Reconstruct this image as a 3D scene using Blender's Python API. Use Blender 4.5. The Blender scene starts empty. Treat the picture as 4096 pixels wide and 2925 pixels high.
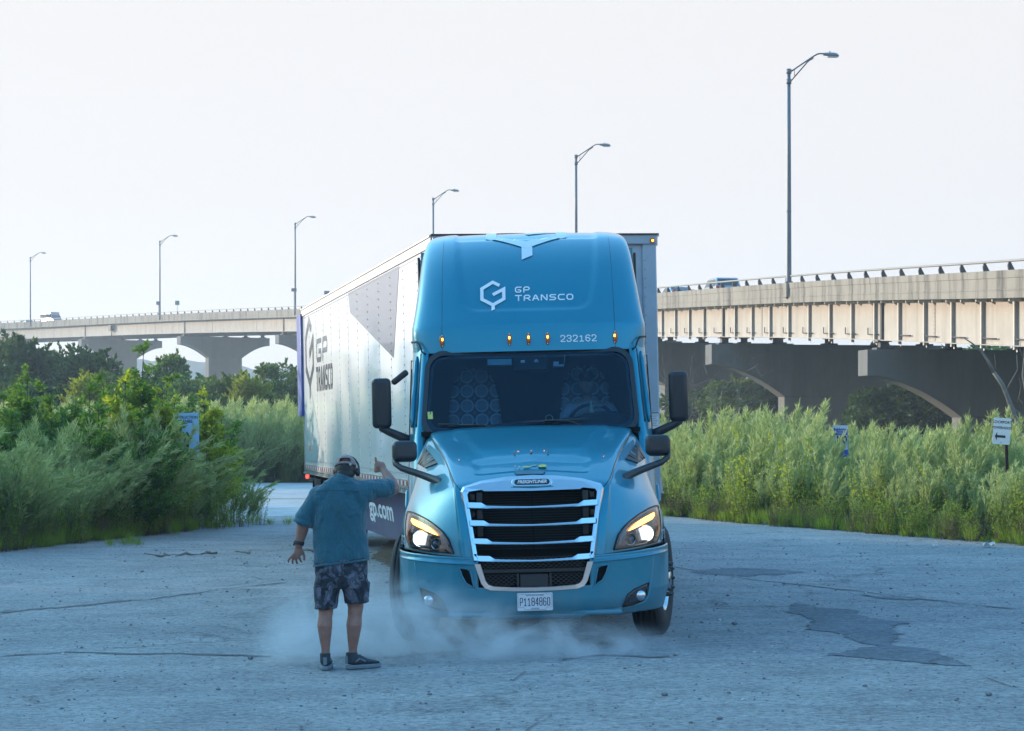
import bpy, bmesh, math, random
import numpy as np
from mathutils import Vector, Matrix, Euler
R = math.radians
random.seed(7); RNG = np.random.default_rng(7)
sc = bpy.context.scene
COL = sc.collection
# ------------------------------------------------------------------ camera
F = 8700.0; CX = 2048.0; HY = 1722.0; CH = 1.915       # focal length in px of the 4096 px wide photograph
cam = bpy.data.cameras.new('camera'); cam_o = bpy.data.objects.new('camera', cam); COL.objects.link(cam_o)
cam_o.location = (0, 0, CH); cam_o.rotation_euler = (R(90), 0, 0)
cam.sensor_width = 36.0; cam.lens = F / 4096 * 36.0; cam.shift_y = (HY - 1462.5) / 4096
cam.clip_start = 0.1; cam.clip_end = 5000
sc.camera = cam_o
sc.render.resolution_x = 1024; sc.render.resolution_y = 731
# ------------------------------------------------------------------ sky, sun, exposure
SUN_AZ = -58.0; SUN_EL = 9.0                            # azimuth from +Y (positive to +X)
w = bpy.data.worlds.new('World'); sc.world = w; w.use_nodes = True
nt = w.node_tree; nt.nodes.clear()
out = nt.nodes.new('ShaderNodeOutputWorld'); bg = nt.nodes.new('ShaderNodeBackground')
sky = nt.nodes.new('ShaderNodeTexSky'); sky.sky_type = 'NISHITA'; sky.sun_disc = False
sky.sun_elevation = R(SUN_EL); sky.sun_rotation = R(SUN_AZ)
sky.air_density = 1.0; sky.dust_density = 3.5; sky.ozone_density = 3.0; sky.altitude = 180
bg.inputs['Strength'].default_value = 0.15
# hazy summer evening: the blue of the upper sky pales evenly into white haze near the horizon
_tc = nt.nodes.new('ShaderNodeTexCoord'); _sx = nt.nodes.new('ShaderNodeSeparateXYZ'); _mr = nt.nodes.new('ShaderNodeMapRange'); _mx = nt.nodes.new('ShaderNodeMix')
_mr.interpolation_type = 'SMOOTHSTEP'; _mr.inputs['From Min'].default_value = 0.19; _mr.inputs['From Max'].default_value = 0.50; _mr.inputs['To Min'].default_value = 1.0; _mr.inputs['To Max'].default_value = 0.0
_mx.data_type = 'RGBA'; _mx.inputs[7].default_value = (2.24, 2.19, 2.20, 1)
nt.links.new(_tc.outputs['Generated'], _sx.inputs[0]); nt.links.new(_sx.outputs[2], _mr.inputs[0]); nt.links.new(_mr.outputs[0], _mx.inputs[0])
_tn = nt.nodes.new('ShaderNodeMix'); _tn.data_type = 'RGBA'; _tn.blend_type = 'MULTIPLY'; _tn.inputs[0].default_value = 1.0; _tn.inputs[7].default_value = (1.45, 2.36, 2.36, 1)
nt.links.new(sky.outputs[0], _tn.inputs[6]); nt.links.new(_tn.outputs[2], _mx.inputs[6]); nt.links.new(_mx.outputs[2], bg.inputs['Color']); nt.links.new(bg.outputs[0], out.inputs['Surface'])
sl = bpy.data.lights.new('sun', 'SUN'); sl.energy = 2.3; sl.angle = R(0.8); sl.color = (1.0, 0.83, 0.66)
sun_o = bpy.data.objects.new('sun', sl); COL.objects.link(sun_o)
_sd = Vector((math.sin(R(SUN_AZ)) * math.cos(R(SUN_EL)), math.cos(R(SUN_AZ)) * math.cos(R(SUN_EL)), math.sin(R(SUN_EL))))
sun_o.rotation_euler = _sd.to_track_quat('Z', 'Y').to_euler(); sun_o.location = (-60, 40, 60)
vs = sc.view_settings; vs.view_transform = 'Standard'; vs.look = 'None'; vs.gamma = 1.0; vs.use_curve_mapping = False
vs.exposure = 1.42
sc.render.engine = 'CYCLES'
cy = sc.cycles
cy.max_bounces = 8; cy.diffuse_bounces = 3; cy.glossy_bounces = 4; cy.transmission_bounces = 4
cy.transparent_max_bounces = 12; cy.volume_bounces = 1; cy.use_denoising = True
cy.sample_clamp_indirect = 6.0; cy.caustics_reflective = False; cy.caustics_refractive = False

def PX(px, py, Y):
    s = F / Y
    return Vector(((px - CX) / s, Y, CH + (HY - py) / s))
# ------------------------------------------------------------------ materials
MATS = {}
class NT:
    def __init__(s, m):
        m.use_nodes = True; s.t = m.node_tree; s.t.nodes.clear()
        s.out = s.n('ShaderNodeOutputMaterial')
    def n(s, typ, **kw):
        nd = s.t.nodes.new(typ)
        for k, v in kw.items():
            if k.startswith('_'): setattr(nd, k[1:], v)
            else:
                nd.inputs[k.replace('__', ' ')].default_value = v
        return nd
    def l(s, a, b): s.t.links.new(a, b)
def _o(x): return x if isinstance(x, bpy.types.NodeSocket) else x.outputs[0]
def mixc(g, fac, a, b, mode='MIX'):
    m = g.t.nodes.new('ShaderNodeMix'); m.data_type = 'RGBA'; m.blend_type = mode; m.clamp_factor = True
    for sock, v in ((m.inputs[0], fac), (m.inputs[6], a), (m.inputs[7], b)):
        if isinstance(v, (int, float)): sock.default_value = v
        elif isinstance(v, tuple): sock.default_value = (*v[:3], 1)
        else: g.l(_o(v), sock)
    return m.outputs[2]
def math_n(g, op, a, b=0.0, c=None, clamp=False):
    m = g.t.nodes.new('ShaderNodeMath'); m.operation = op; m.use_clamp = clamp
    for i, v in enumerate((a, b) if c is None else (a, b, c)):
        if isinstance(v, (int, float)): m.inputs[i].default_value = v
        else: g.l(_o(v), m.inputs[i])
    return m.outputs[0]
def noise(g, scale, detail=4, rough=0.55, vec=None, dist=0.0):
    n = g.n('ShaderNodeTexNoise', Scale=scale, Detail=detail, Roughness=rough, Distortion=dist)
    if vec is not None: g.l(_o(vec), n.inputs['Vector'])
    return n.outputs['Fac']
def ramp(g, fac, stops):
    r = g.t.nodes.new('ShaderNodeValToRGB'); e = r.color_ramp.elements
    while len(e) < len(stops): e.new(0.5)
    for i, (p, c) in enumerate(stops):
        e[i].position = p; e[i].color = (*c, 1) if isinstance(c, tuple) else (c, c, c, 1)
    g.l(_o(fac), r.inputs[0]); return r.outputs[0]
def coords(g, which='Object', scale=None):
    t = g.n('ShaderNodeTexCoord'); o = t.outputs[which]
    if scale is not None:
        m = g.n('ShaderNodeMapping'); m.inputs['Scale'].default_value = scale; g.l(o, m.inputs[0]); o = m.outputs[0]
    return o
def bumpn(g, h, strength=0.3, dist=0.01):
    b = g.n('ShaderNodeBump', Strength=strength, Distance=dist); g.l(_o(h), b.inputs['Height']); return b.outputs[0]
def mat(name, col=(0.5, 0.5, 0.5), rough=0.5, metal=0.0, var=0.12, vscale=6.0, bump=0.0, bscale=60.0, coat=0.0, spec=0.5,
        dirt=None, dirt_amt=0.3, emit=None, estr=0.0, bdist=0.004):
    if name in MATS: return MATS[name]
    m = bpy.data.materials.new(name); g = NT(m); MATS[name] = m
    p = g.n('ShaderNodeBsdfPrincipled'); g.l(p.outputs[0], g.out.inputs[0])
    co = coords(g)
    n1 = noise(g, vscale, 5, 0.6, co)
    hi = tuple(min(1, c * (1 + var)) for c in col); lo = tuple(c * (1 - var) for c in col)
    c = ramp(g, n1, [(0.3, lo), (0.7, hi)])
    if dirt:
        n2 = noise(g, vscale * 0.4, 6, 0.65, co, 0.4)
        k = ramp(g, n2, [(0.45, 0.0), (0.75, dirt_amt)])
        c = mixc(g, k, c, dirt)
    g.l(c, p.inputs['Base Color'])
    p.inputs['Roughness'].default_value = rough; p.inputs['Metallic'].default_value = metal
    p.inputs['Coat Weight'].default_value = coat; p.inputs['Coat Roughness'].default_value = 0.04
    p.inputs['Specular IOR Level'].default_value = spec
    if rough > 0.05:
        rr = math_n(g, 'MULTIPLY_ADD', n1, rough * 0.4, rough * 0.8); g.l(rr, p.inputs['Roughness'])
    if bump > 0:
        g.l(bumpn(g, noise(g, bscale, 5, 0.6, co), bump, bdist), p.inputs['Normal'])
    if emit:
        p.inputs['Emission Color'].default_value = (*emit, 1); p.inputs['Emission Strength'].default_value = estr
    return m
def leafmat(name, col, col2, trans=0.35, rough=0.55, hue=0.35):
    if name in MATS: return MATS[name]
    m = bpy.data.materials.new(name); g = NT(m); MATS[name] = m
    geo = g.n('ShaderNodeNewGeometry')
    oi = g.n('ShaderNodeObjectInfo')
    r = math_n(g, 'FRACT', math_n(g, 'ADD', geo.outputs['Random Per Island'], oi.outputs['Random']))
    c = mixc(g, r, col, col2)
    c = mixc(g, math_n(g, 'MULTIPLY', oi.outputs['Random'], hue), c, tuple(x * 0.55 for x in col))
    d = g.n('ShaderNodeBsdfPrincipled', Roughness=rough); d.inputs['Specular IOR Level'].default_value = 0.3
    t = g.n('ShaderNodeBsdfTranslucent')
    g.l(c, d.inputs['Base Color'])
    g.l(mixc(g, 0.5, c, (col2[0] * 1.6, col2[1] * 1.5, col2[2] * 0.6)), t.inputs['Color'])
    mx = g.n('ShaderNodeMixShader'); mx.inputs[0].default_value = trans
    g.l(d.outputs[0], mx.inputs[1]); g.l(t.outputs[0], mx.inputs[2]); g.l(mx.outputs[0], g.out.inputs[0])
    return m
# ------------------------------------------------------------------ mesh helpers
def tag(o, label=None, cat=None, group=None, kind=None):
    if label: o['label'] = label
    if cat: o['category'] = cat
    if group: o['group'] = group
    if kind: o['kind'] = kind
    return o
def empty(name, loc=(0, 0, 0), rot=(0, 0, 0), parent=None):
    o = bpy.data.objects.new(name, None); COL.objects.link(o); o.location = loc; o.rotation_euler = rot
    o.empty_display_size = 0.2
    if parent: o.parent = parent
    return o
def link_mesh(name, me, parent=None, loc=None, rot=None, scale=None):
    o = bpy.data.objects.new(name, me); COL.objects.link(o)
    if parent: o.parent = parent
    if loc is not None: o.location = loc
    if rot is not None: o.rotation_euler = rot
    if scale is not None: o.scale = scale if hasattr(scale, '__len__') else (scale,) * 3
    return o
def np_mesh(name, V, FA, mats, smooth=False, mi=None):
    """V (n,3) array, FA (m,k) array of same-length faces"""
    me = bpy.data.meshes.new(name); V = np.asarray(V, dtype=np.float32); FA = np.asarray(FA, dtype=np.int32)
    me.vertices.add(len(V)); me.vertices.foreach_set('co', V.ravel())
    k = FA.shape[1]; me.loops.add(FA.size); me.loops.foreach_set('vertex_index', FA.ravel())
    me.polygons.add(len(FA)); me.polygons.foreach_set('loop_start', np.arange(0, FA.size, k, dtype=np.int32))
    if mi is not None: me.polygons.foreach_set('material_index', np.asarray(mi, dtype=np.int32))
    me.update(calc_edges=True); me.validate()
    for m in (mats if isinstance(mats, (list, tuple)) else [mats]): me.materials.append(m)
    if smooth: me.polygons.foreach_set('use_smooth', np.ones(len(FA), dtype=bool))
    return me
class MB:
    def __init__(s): s.v = []; s.f = []; s.m = []; s.sm = []
    def add(s, V, FA, mi=0, smooth=False):
        b = len(s.v); s.v.extend([tuple(p) for p in V])
        for f in FA: s.f.append(tuple(b + i for i in f)); s.m.append(mi); s.sm.append(smooth)
    def box(s, c, size, rot=None, mi=0, taper=None):
        hx, hy, hz = (d / 2 for d in size); P = []
        for z in (-1, 1):
            k = taper if (taper and z > 0) else 1.0
            for x, y in ((-1, -1), (1, -1), (1, 1), (-1, 1)): P.append(Vector((x * hx * k, y * hy * k, z * hz)))
        if rot is not None:
            Mx = rot if isinstance(rot, Matrix) else Euler(rot).to_matrix()
            P = [Mx @ p for p in P]
        c = Vector(c); P = [p + c for p in P]
        s.add(P, [(0, 3, 2, 1), (4, 5, 6, 7), (0, 1, 5, 4), (1, 2, 6, 5), (2, 3, 7, 6), (3, 0, 4, 7)], mi)
        return s
    def tube(s, pts, r, n=8, mi=0, cap=True, smooth=True, flat=1.0):
        pts = [Vector(p) for p in pts]; rs = r if hasattr(r, '__len__') else [r] * len(pts); V = []; FA = []
        up = Vector((0, 0, 1)); prev = None
        for i, p in enumerate(pts):
            d = (pts[min(i + 1, len(pts) - 1)] - pts[max(i - 1, 0)])
            d = d.normalized() if d.length > 1e-9 else Vector((0, 0, 1))
            if prev is None:
                a = d.cross(up)
                if a.length < 0.05: a = d.cross(Vector((1, 0, 0)))
            else: a = prev - d * prev.dot(d)
            a.normalize(); b = d.cross(a); prev = a
            for j in range(n):
                t = 2 * math.pi * j / n; V.append(p + (a * math.cos(t) + b * math.sin(t) * flat) * rs[i])
        for i in range(len(pts) - 1):
            for j in range(n):
                k = (j + 1) % n; FA.append((i * n + j, i * n + k, (i + 1) * n + k, (i + 1) * n + j))
        s.add(V, FA, mi, smooth)
        if cap:
            b = len(s.v) - len(V)
            for q in (tuple(range(n - 1, -1, -1)), tuple((len(pts) - 1) * n + j for j in range(n))):
                s.f.append(tuple(b + i for i in q)); s.m.append(mi); s.sm.append(False)
        return s
    def lathe(s, prof, c=(0, 0, 0), axis='X', n=32, mi=0, smooth=True, closed=False, rot=None):
        """prof: list of (along axis, radius)"""
        V = []; FA = []; c = Vector(c)
        for (a, r) in prof:
            for j in range(n):
                t = 2 * math.pi * j / n; x, y = r * math.cos(t), r * math.sin(t)
                p = Vector((a, x, y)) if axis == 'X' else (Vector((x, a, y)) if axis == 'Y' else Vector((x, y, a)))
                if rot is not None: p = rot @ p
                V.append(p + c)
        m = len(prof)
        for i in range(m - (0 if closed else 1)):
            i2 = (i + 1) % m
            for j in range(n):
                k = (j + 1) % n; FA.append((i * n + j, i * n + k, i2 * n + k, i2 * n + j))
        s.add(V, FA, mi, smooth)
        return s
    def prism(s, poly, d0, d1, fn=None, mi=0):
        """poly: list of 2d points; extruded between d0 and d1; fn(a,b,d)->3d (default x=a, z=b, y=d)"""
        fn = fn or (lambda a, b, d: (a, d, b)); n = len(poly)
        V = [fn(a, b, d0) for a, b in poly] + [fn(a, b, d1) for a, b in poly]
        s.add(V, [tuple(range(n)), tuple(range(2 * n - 1, n - 1, -1))] + [(i, i + n, (i + 1) % n + n, (i + 1) % n) for i in range(n)], mi)
        return s
    def grid(s, P, mi=0, smooth=True, skip=None, closed_u=False):
        """P[i][j] -> 3d"""
        n, m = len(P), len(P[0]); V = [p for row in P for p in row]; FA = []
        for i in range(n - 1):
            for j in range(m if closed_u else m - 1):
                if skip and skip(i, j): continue
                k = (j + 1) % m; FA.append((i * m + j, i * m + k, (i + 1) * m + k, (i + 1) * m + j))
        s.add(V, FA, mi, smooth); return s
    def mesh(s, name, mats):
        me = bpy.data.meshes.new(name); me.from_pydata([tuple(v) for v in s.v], [], s.f)
        for m in (mats if isinstance(mats, (list, tuple)) else [mats]): me.materials.append(m)
        me.polygons.foreach_set('material_index', s.m); me.polygons.foreach_set('use_smooth', s.sm)
        me.update(); return me
    def build(s, name, mats, parent=None, bevel=0.0, seg=2, loc=None, rot=None, fix=True, subsurf=0):
        me = s.mesh(name, mats)
        if fix:
            bm = bmesh.new(); bm.from_mesh(me); bmesh.ops.recalc_face_normals(bm, faces=bm.faces); bm.to_mesh(me); bm.free()
        o = link_mesh(name, me, parent, loc, rot)
        if bevel > 0:
            b = o.modifiers.new('bevel', 'BEVEL'); b.width = bevel; b.segments = seg; b.limit_method = 'ANGLE'; b.angle_limit = R(35)
            me.polygons.foreach_set('use_smooth', [True] * len(me.polygons))
            b.harden_normals = False
            me.set_sharp_from_angle(angle=R(35))
        if subsurf:
            m = o.modifiers.new('subsurf', 'SUBSURF'); m.levels = subsurf; m.render_levels = subsurf
        return o
def cr(P, t):
    """Catmull-Rom through rows P at param t in [0,len-1]"""
    n = len(P); i = min(int(t), n - 2); f = t - i
    p0 = P[max(i - 1, 0)] if i > 0 else 2 * P[0] - P[1]
    p1, p2 = P[i], P[i + 1]
    p3 = P[i + 2] if i + 2 < n else 2 * P[n - 1] - P[n - 2]
    return 0.5 * ((2 * p1) + (-p0 + p2) * f + (2 * p0 - 5 * p1 + 4 * p2 - p3) * f * f + (-p0 + 3 * p1 - 3 * p2 + p3) * f ** 3)
def lerp_tab(tab, x):
    return float(np.interp(x, [a for a, b in tab], [b for a, b in tab]))
def sweep(path, prof, closed=True, cap=True):
    """path: list of (point, rightnormal); prof: list of (offset right, dz). returns V, F"""
    V = []; FA = []; m = len(prof)
    for p, nrm in path:
        for a, b in prof: V.append(p + nrm * a + Vector((0, 0, b)))
    for i in range(len(path) - 1):
        for j in range(m if closed else m - 1):
            k = (j + 1) % m; FA.append((i * m + j, i * m + k, (i + 1) * m + k, (i + 1) * m + j))
    if cap and closed:
        FA.append(tuple(range(m))); FA.append(tuple((len(path) - 1) * m + j for j in range(m - 1, -1, -1)))
    return V, FA
# ------------------------------------------------------------------ stroke letters (square techno face)
GL = {
 'G': [[(1, 1), (0, 1), (0, 0), (1, 0), (1, .46), (.5, .46)]],
 'P': [[(0, 0), (0, 1), (1, 1), (1, .42), (0, .42)]],
 'T': [[(0, 1), (1, 1)], [(.5, 1), (.5, 0)]],
 'R': [[(0, 0), (0, 1), (1, 1), (1, .42), (0, .42)], [(.55, .42), (1, 0)]],
 'A': [[(0, 0), (.42, 1), (.58, 1), (1, 0)], [(.15, .32), (.85, .32)]],
 'N': [[(0, 0), (0, 1), (.12, 1), (.88, 0), (1, 0), (1, 1)]],
 'S': [[(1, 1), (0, 1), (0, .5), (1, .5), (1, 0), (0, 0)]],
 'C': [[(1, 1), (0, 1), (0, 0), (1, 0)]],
 'O': [[(.5, 1), (0, 1), (0, 0), (1, 0), (1, 1), (.5, 1)]],
 '0': [[(.5, 1), (0, 1), (0, 0), (1, 0), (1, 1), (.5, 1)]],
 '1': [[(.1, .75), (.5, 1), (.5, 0)], [(.1, 0), (.9, 0)]],
 '2': [[(0, .78), (0, 1), (1, 1), (1, .55), (0, .1), (0, 0), (1, 0)]],
 '3': [[(0, .8), (0, 1), (1, 1), (1, .52), (.35, .52)], [(.35, .52), (1, .52), (1, 0), (0, 0), (0, .2)]],
 '4': [[(.8, 0), (.8, 1), (.7, 1), (0, .35), (0, .25), (1, .25)]],
 '6': [[(1, .85), (.8, 1), (0, 1), (0, 0), (1, 0), (1, .55), (0, .55)]],
 '8': [[(.5, .54), (0, .54), (0, 1), (1, 1), (1, .54), (0, .54), (0, 0), (1, 0), (1, .54)]],
}
def _chamfer(pl, c, w, h):
    pts = [Vector((x * w, y * h)) for x, y in pl]; o = [pts[0]]
    for i in range(1, len(pts) - 1):
        a = (pts[i - 1] - pts[i]); b = (pts[i + 1] - pts[i]); la, lb = a.length, b.length
        if la < 1e-6 or lb < 1e-6: continue
        if a.normalized().dot(b.normalized()) < -0.95: o.append(pts[i]); continue
        k = min(c, la * .45, lb * .45); o.append(pts[i] + a.normalized() * k); o.append(pts[i] + b.normalized() * k)
    o.append(pts[-1]); return o
def letters(txt, w, h, gap, th, chamfer=0.2, space=0.6):
    """returns list of quads (4 2-d points) for the text, origin bottom left"""
    Q = []; x = 0
    for ch in txt:
        if ch == ' ': x += w * space + gap; continue
        ww = w
        for pl in GL[ch]:
            p = _chamfer(pl, chamfer * min(w, h), ww - th, h - th)
            L = []
            for i, q in enumerate(p):
                d0 = (q - p[i - 1]).normalized() if i else (p[1] - p[0]).normalized()
                d1 = (p[i + 1] - q).normalized() if i < len(p) - 1 else d0
                nn = Vector((-d0.y - d1.y, d0.x + d1.x))
                if nn.length < 1e-6: nn = Vector((-d0.y, d0.x))
                nn.normalize(); k = 1 / max(0.5, nn.dot(Vector((-d0.y, d0.x))))
                e = Vector((0, 0))
                if i == 0: e = -d0 * th / 2
                if i == len(p) - 1: e = d0 * th / 2
                off = Vector((x + th / 2, th / 2)) + e
                L.append((q + nn * th / 2 * k + off, q - nn * th / 2 * k + off))
            for i in range(len(L) - 1): Q.append((L[i][0], L[i][1], L[i + 1][1], L[i + 1][0]))
        x += ww + gap
    return Q, x - gap
def decal(name, Q, fn, m, parent):
    mb = MB()
    for q in Q:
        q = [(p[0], p[1]) for p in q]; L = max(math.hypot(q[1][0] - q[2][0], q[1][1] - q[2][1]), math.hypot(q[0][0] - q[3][0], q[0][1] - q[3][1])); n = max(1, min(14, int(L / .03))); G = []
        for i in range(n + 1):
            f = i / n; a = [q[0][k] + (q[3][k] - q[0][k]) * f for k in (0, 1)]; b = [q[1][k] + (q[2][k] - q[1][k]) * f for k in (0, 1)]; w2 = math.hypot(a[0] - b[0], a[1] - b[1]); m2 = max(1, min(4, int(w2 / .03)))
            G.append([a, b] if False else [[a[k] + (b[k] - a[k]) * j / 2 for k in (0, 1)] for j in range(3)])
        mb.grid([[fn(p[0], p[1]) for p in row] for row in G], smooth=False)
    return mb.build(name, m, parent, fix=False)
def hexlogo(W):
    """the hexagonal G mark, width W, origin at its centre: list of quads / polys"""
    h = W * 0.56; t = W * 0.15
    c30 = W / 2
    o = [(c30 * .62, h * .70), (0, h * 1.0), (-c30, h * .45), (-c30, -h * .45), (0, -h * 1.0 + t * .2), (c30, -h * .45), (c30, h * .38), (0.0, -h * .08)]
    Q = []; P = [Vector(a) for a in o]; L = []
    for i, q in enumerate(P):
        d0 = (q - P[i - 1]).normalized() if i else (P[1] - P[0]).normalized()
        d1 = (P[i + 1] - q).normalized() if i < len(P) - 1 else d0
        nn = Vector((-d0.y - d1.y, d0.x + d1.x)).normalized(); k = 1 / max(0.5, nn.dot(Vector((-d0.y, d0.x))))
        L.append((q + nn * t / 2 * k, q - nn * t / 2 * k))
    for i in range(len(L) - 1): Q.append((L[i][0], L[i][1], L[i + 1][1], L[i + 1][0]))
    Q.append([(-t * .45, -h * .95), (-t * .45, -h * 1.45), (t * .55, -h * 1.33), (t * .55, -h * .95)])
    return Q
def text_mesh(txt, size, align='CENTER', bold=0.0, shear=0.0, sx=1.0, space=1.0):
    cu = bpy.data.curves.new('lettering', 'FONT'); cu.body = txt; cu.size = size; cu.align_x = align; cu.align_y = 'CENTER'
    cu.offset = bold; cu.shear = shear; cu.space_line = 1.0; cu.space_character = space; cu.resolution_u = 3
    o = bpy.data.objects.new('lettering', cu); COL.objects.link(o)
    me = bpy.data.meshes.new_from_object(o); bpy.data.objects.remove(o); bpy.data.curves.remove(cu)
    for v in me.vertices: v.co.x *= sx
    return me
def text_obj(name, txt, size, m, parent, fn, **kw):
    me = text_mesh(txt, size, **kw)
    for v in me.vertices: v.co = Vector(fn(v.co.x, v.co.y))
    me.materials.clear(); me.materials.append(m); me.name = name
    return link_mesh(name, me, parent)
# ---- ground height: the lot rises a little to the right
def gz(x, y=0):
    return 0.024 * max(0.0, min(2.8, x + 1.0)) 
# ================================================================== SETTING
def ground_mat(name='worn_paving', tint=None):
    m = bpy.data.materials.new(name); g = NT(m)
    p = g.n('ShaderNodeBsdfPrincipled'); g.l(p.outputs[0], g.out.inputs[0])
    co = coords(g)
    big = noise(g, 0.22, 5, 0.6, co, 0.6); mid = noise(g, 1.3, 6, 0.65, co); fine = noise(g, 17, 5, 0.8, co)
    str_ = noise(g, 1.0, 5, 0.6, coords(g, 'Object', (0.25, 1.6, 1)), 0.5)
    base = ramp(g, big, [(0.32, (0.31, 0.335, 0.35)), (0.5, (0.42, 0.44, 0.455)), (0.7, (0.50, 0.515, 0.525))])
    base = mixc(g, ramp(g, mid, [(0.35, 0.55), (0.6, 0.0)]), base, (0.20, 0.22, 0.245))
    base = mixc(g, ramp(g, str_, [(0.5, 0.0), (0.72, 0.45)]), base, (0.50, 0.49, 0.48))
    base = mixc(g, ramp(g, fine, [(0.41, 0.7), (0.49, 0.0)]), base, (0.14, 0.15, 0.165))
    base = mixc(g, ramp(g, fine, [(0.55, 0.0), (0.66, 0.75)]), base, (0.66, 0.67, 0.67))
    vo = g.n('ShaderNodeTexVoronoi', Scale=30.0); g.l(co, vo.inputs['Vector'])
    sp = ramp(g, vo.outputs['Distance'], [(0.10, 0.75), (0.22, 0.0)])
    base = mixc(g, math_n(g, 'MULTIPLY', sp, ramp(g, noise(g, 5, 2, 0.5, co), [(0.48, 0.0), (0.6, 1.0)])), base, (0.09, 0.10, 0.12))
    # fine cracks
    vc = g.n('ShaderNodeTexVoronoi', Scale=0.45); vc.feature = 'DISTANCE_TO_EDGE'
    wv = g.n('ShaderNodeVectorMath', _operation='ADD'); nz = g.n('ShaderNodeTexNoise', Scale=1.6, Detail=6.0, Roughness=0.7)
    g.l(co, nz.inputs['Vector']); g.l(co, wv.inputs[0]); g.l(nz.outputs['Color'], wv.inputs[1]); g.l(wv.outputs[0], vc.inputs['Vector'])
    cr_ = ramp(g, vc.outputs['Distance'], [(0.003, 0.5), (0.016, 0.0)])
    cr_ = math_n(g, 'MULTIPLY', cr_, ramp(g, noise(g, 0.5, 2, 0.5, co), [(0.5, 0.0), (0.6, 1.0)]))
    base = mixc(g, cr_, base, (0.08, 0.08, 0.09))
    blot = noise(g, 5.5, 6, 0.8, coords(g, 'Object', (0.7, 1.3, 1)), 0.8)
    base = mixc(g, ramp(g, blot, [(0.34, 0.55), (0.47, 0.0)]), base, (0.20, 0.215, 0.23))
    base = mixc(g, ramp(g, blot, [(0.55, 0.0), (0.68, 0.5)]), base, (0.62, 0.63, 0.635))
    # pinkish streak of sunlight painted into the paving on the left
    sxy = g.n('ShaderNodeSeparateXYZ'); g.l(co, sxy.inputs[0])
    band = math_n(g, 'ABSOLUTE', math_n(g, 'SUBTRACT', sxy.outputs[1], math_n(g, 'MULTIPLY_ADD', noise(g, .5, 3, .5, co), 2.4, 25.2)))
    bk = ramp(g, band, [(0.0, 0.75), (0.45, 0.0)]); lx = g.n('ShaderNodeMapRange'); g.l(sxy.outputs[0], lx.inputs[0]); lx.inputs['From Min'].default_value = -1.6; lx.inputs['From Max'].default_value = -3.0
    base = mixc(g, math_n(g, 'MULTIPLY', math_n(g, 'MULTIPLY', bk, lx.outputs[0]), ramp(g, str_, [(.35, 0.0), (.6, 1.0)])), base, (0.66, 0.54, 0.52))
    if tint: base = mixc(g, 1.0, base, tint, 'MULTIPLY')
    g.l(base, p.inputs['Base Color']); p.inputs['Roughness'].default_value = 0.88
    h = math_n(g, 'ADD', math_n(g, 'MULTIPLY', noise(g, 28, 6, 0.75, co), 1.0), math_n(g, 'MULTIPLY', noise(g, 3.0, 5, 0.6, co), 2.2))
    h = math_n(g, 'SUBTRACT', h, math_n(g, 'MULTIPLY', cr_, 1.5))
    g.l(bumpn(g, h, 1.0, 0.05), p.inputs['Normal'])
    return m
M_GROUND = ground_mat()
M_DARKPAVE = ground_mat('dark_damp_paving', (0.52, 0.59, 0.66))
M_SOIL = mat('dry_soil', (0.16, 0.14, 0.10), 0.95, var=0.3, vscale=2, bump=0.6, bscale=12, bdist=0.03)
M_GRASSF = mat('rough_grass_ground', (0.075, 0.10, 0.045), 0.95, var=0.35, vscale=0.6, bump=0.8, bscale=3, bdist=0.1)
def ground_height(x, y): return gz(x, y)
xs = np.concatenate([np.linspace(-1190, -60, 12), np.linspace(-50, -14, 10), np.linspace(-12, 14, 66), np.linspace(18, 60, 10), np.linspace(80, 1190, 12)])
ys = np.concatenate([np.linspace(-1190, -30, 10), np.linspace(-20, 10, 10), np.linspace(11, 60, 60), np.linspace(70, 200, 10), np.linspace(260, 1190, 12)])
mb = MB(); mb.grid([[(x, y, gz(x, y) - 0.012) for x in xs] for y in ys], smooth=True)
o = mb.build('ground', M_GRASSF, fix=False); tag(o, kind='structure', label='open ground beneath the lot and the bridge')
def sheet(name, poly_rows, m, lift, label):
    mb = MB(); mb.grid(poly_rows, smooth=True); o = mb.build(name, m, fix=False); tag(o, kind='structure', label=label); return o
# paved lot: runs from behind the camera to the weed edges
EDGE_L = [(-60, -30), (-8.0, -30.0), (-14.0, -10), (-13.0, 10), (-10.5, 28.0), (-8.1, 34.4), (-6.9, 39.0), (-5.9, 42.6), (-4.9, 44.8)]
def lot_rows():
    rows = []
    for y in list(np.linspace(-25, 12, 20)) + list(np.linspace(12.3, 48.5, 150)):
        xl = np.interp(y, [-25, 10, 28, 34.4, 39, 42.6, 44.8, 46, 48.5], [-30, -22, -12, -8.4, -7.3, -6.4, -6.5, -9, -13])
        xr = np.interp(y, [-25, 10, 30, 34.8, 40, 46.5, 48.5], [26, 16, 10.4, 8.5, 6.3, 3.7, 3.0])
        rows.append([(x, y, gz(x, y) + 0.004 * 0) for x in np.linspace(xl, xr, 110)])
    return rows
sheet('paved_lot', lot_rows(), M_GROUND, 0, 'worn pale grey paving of the lot')
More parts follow.
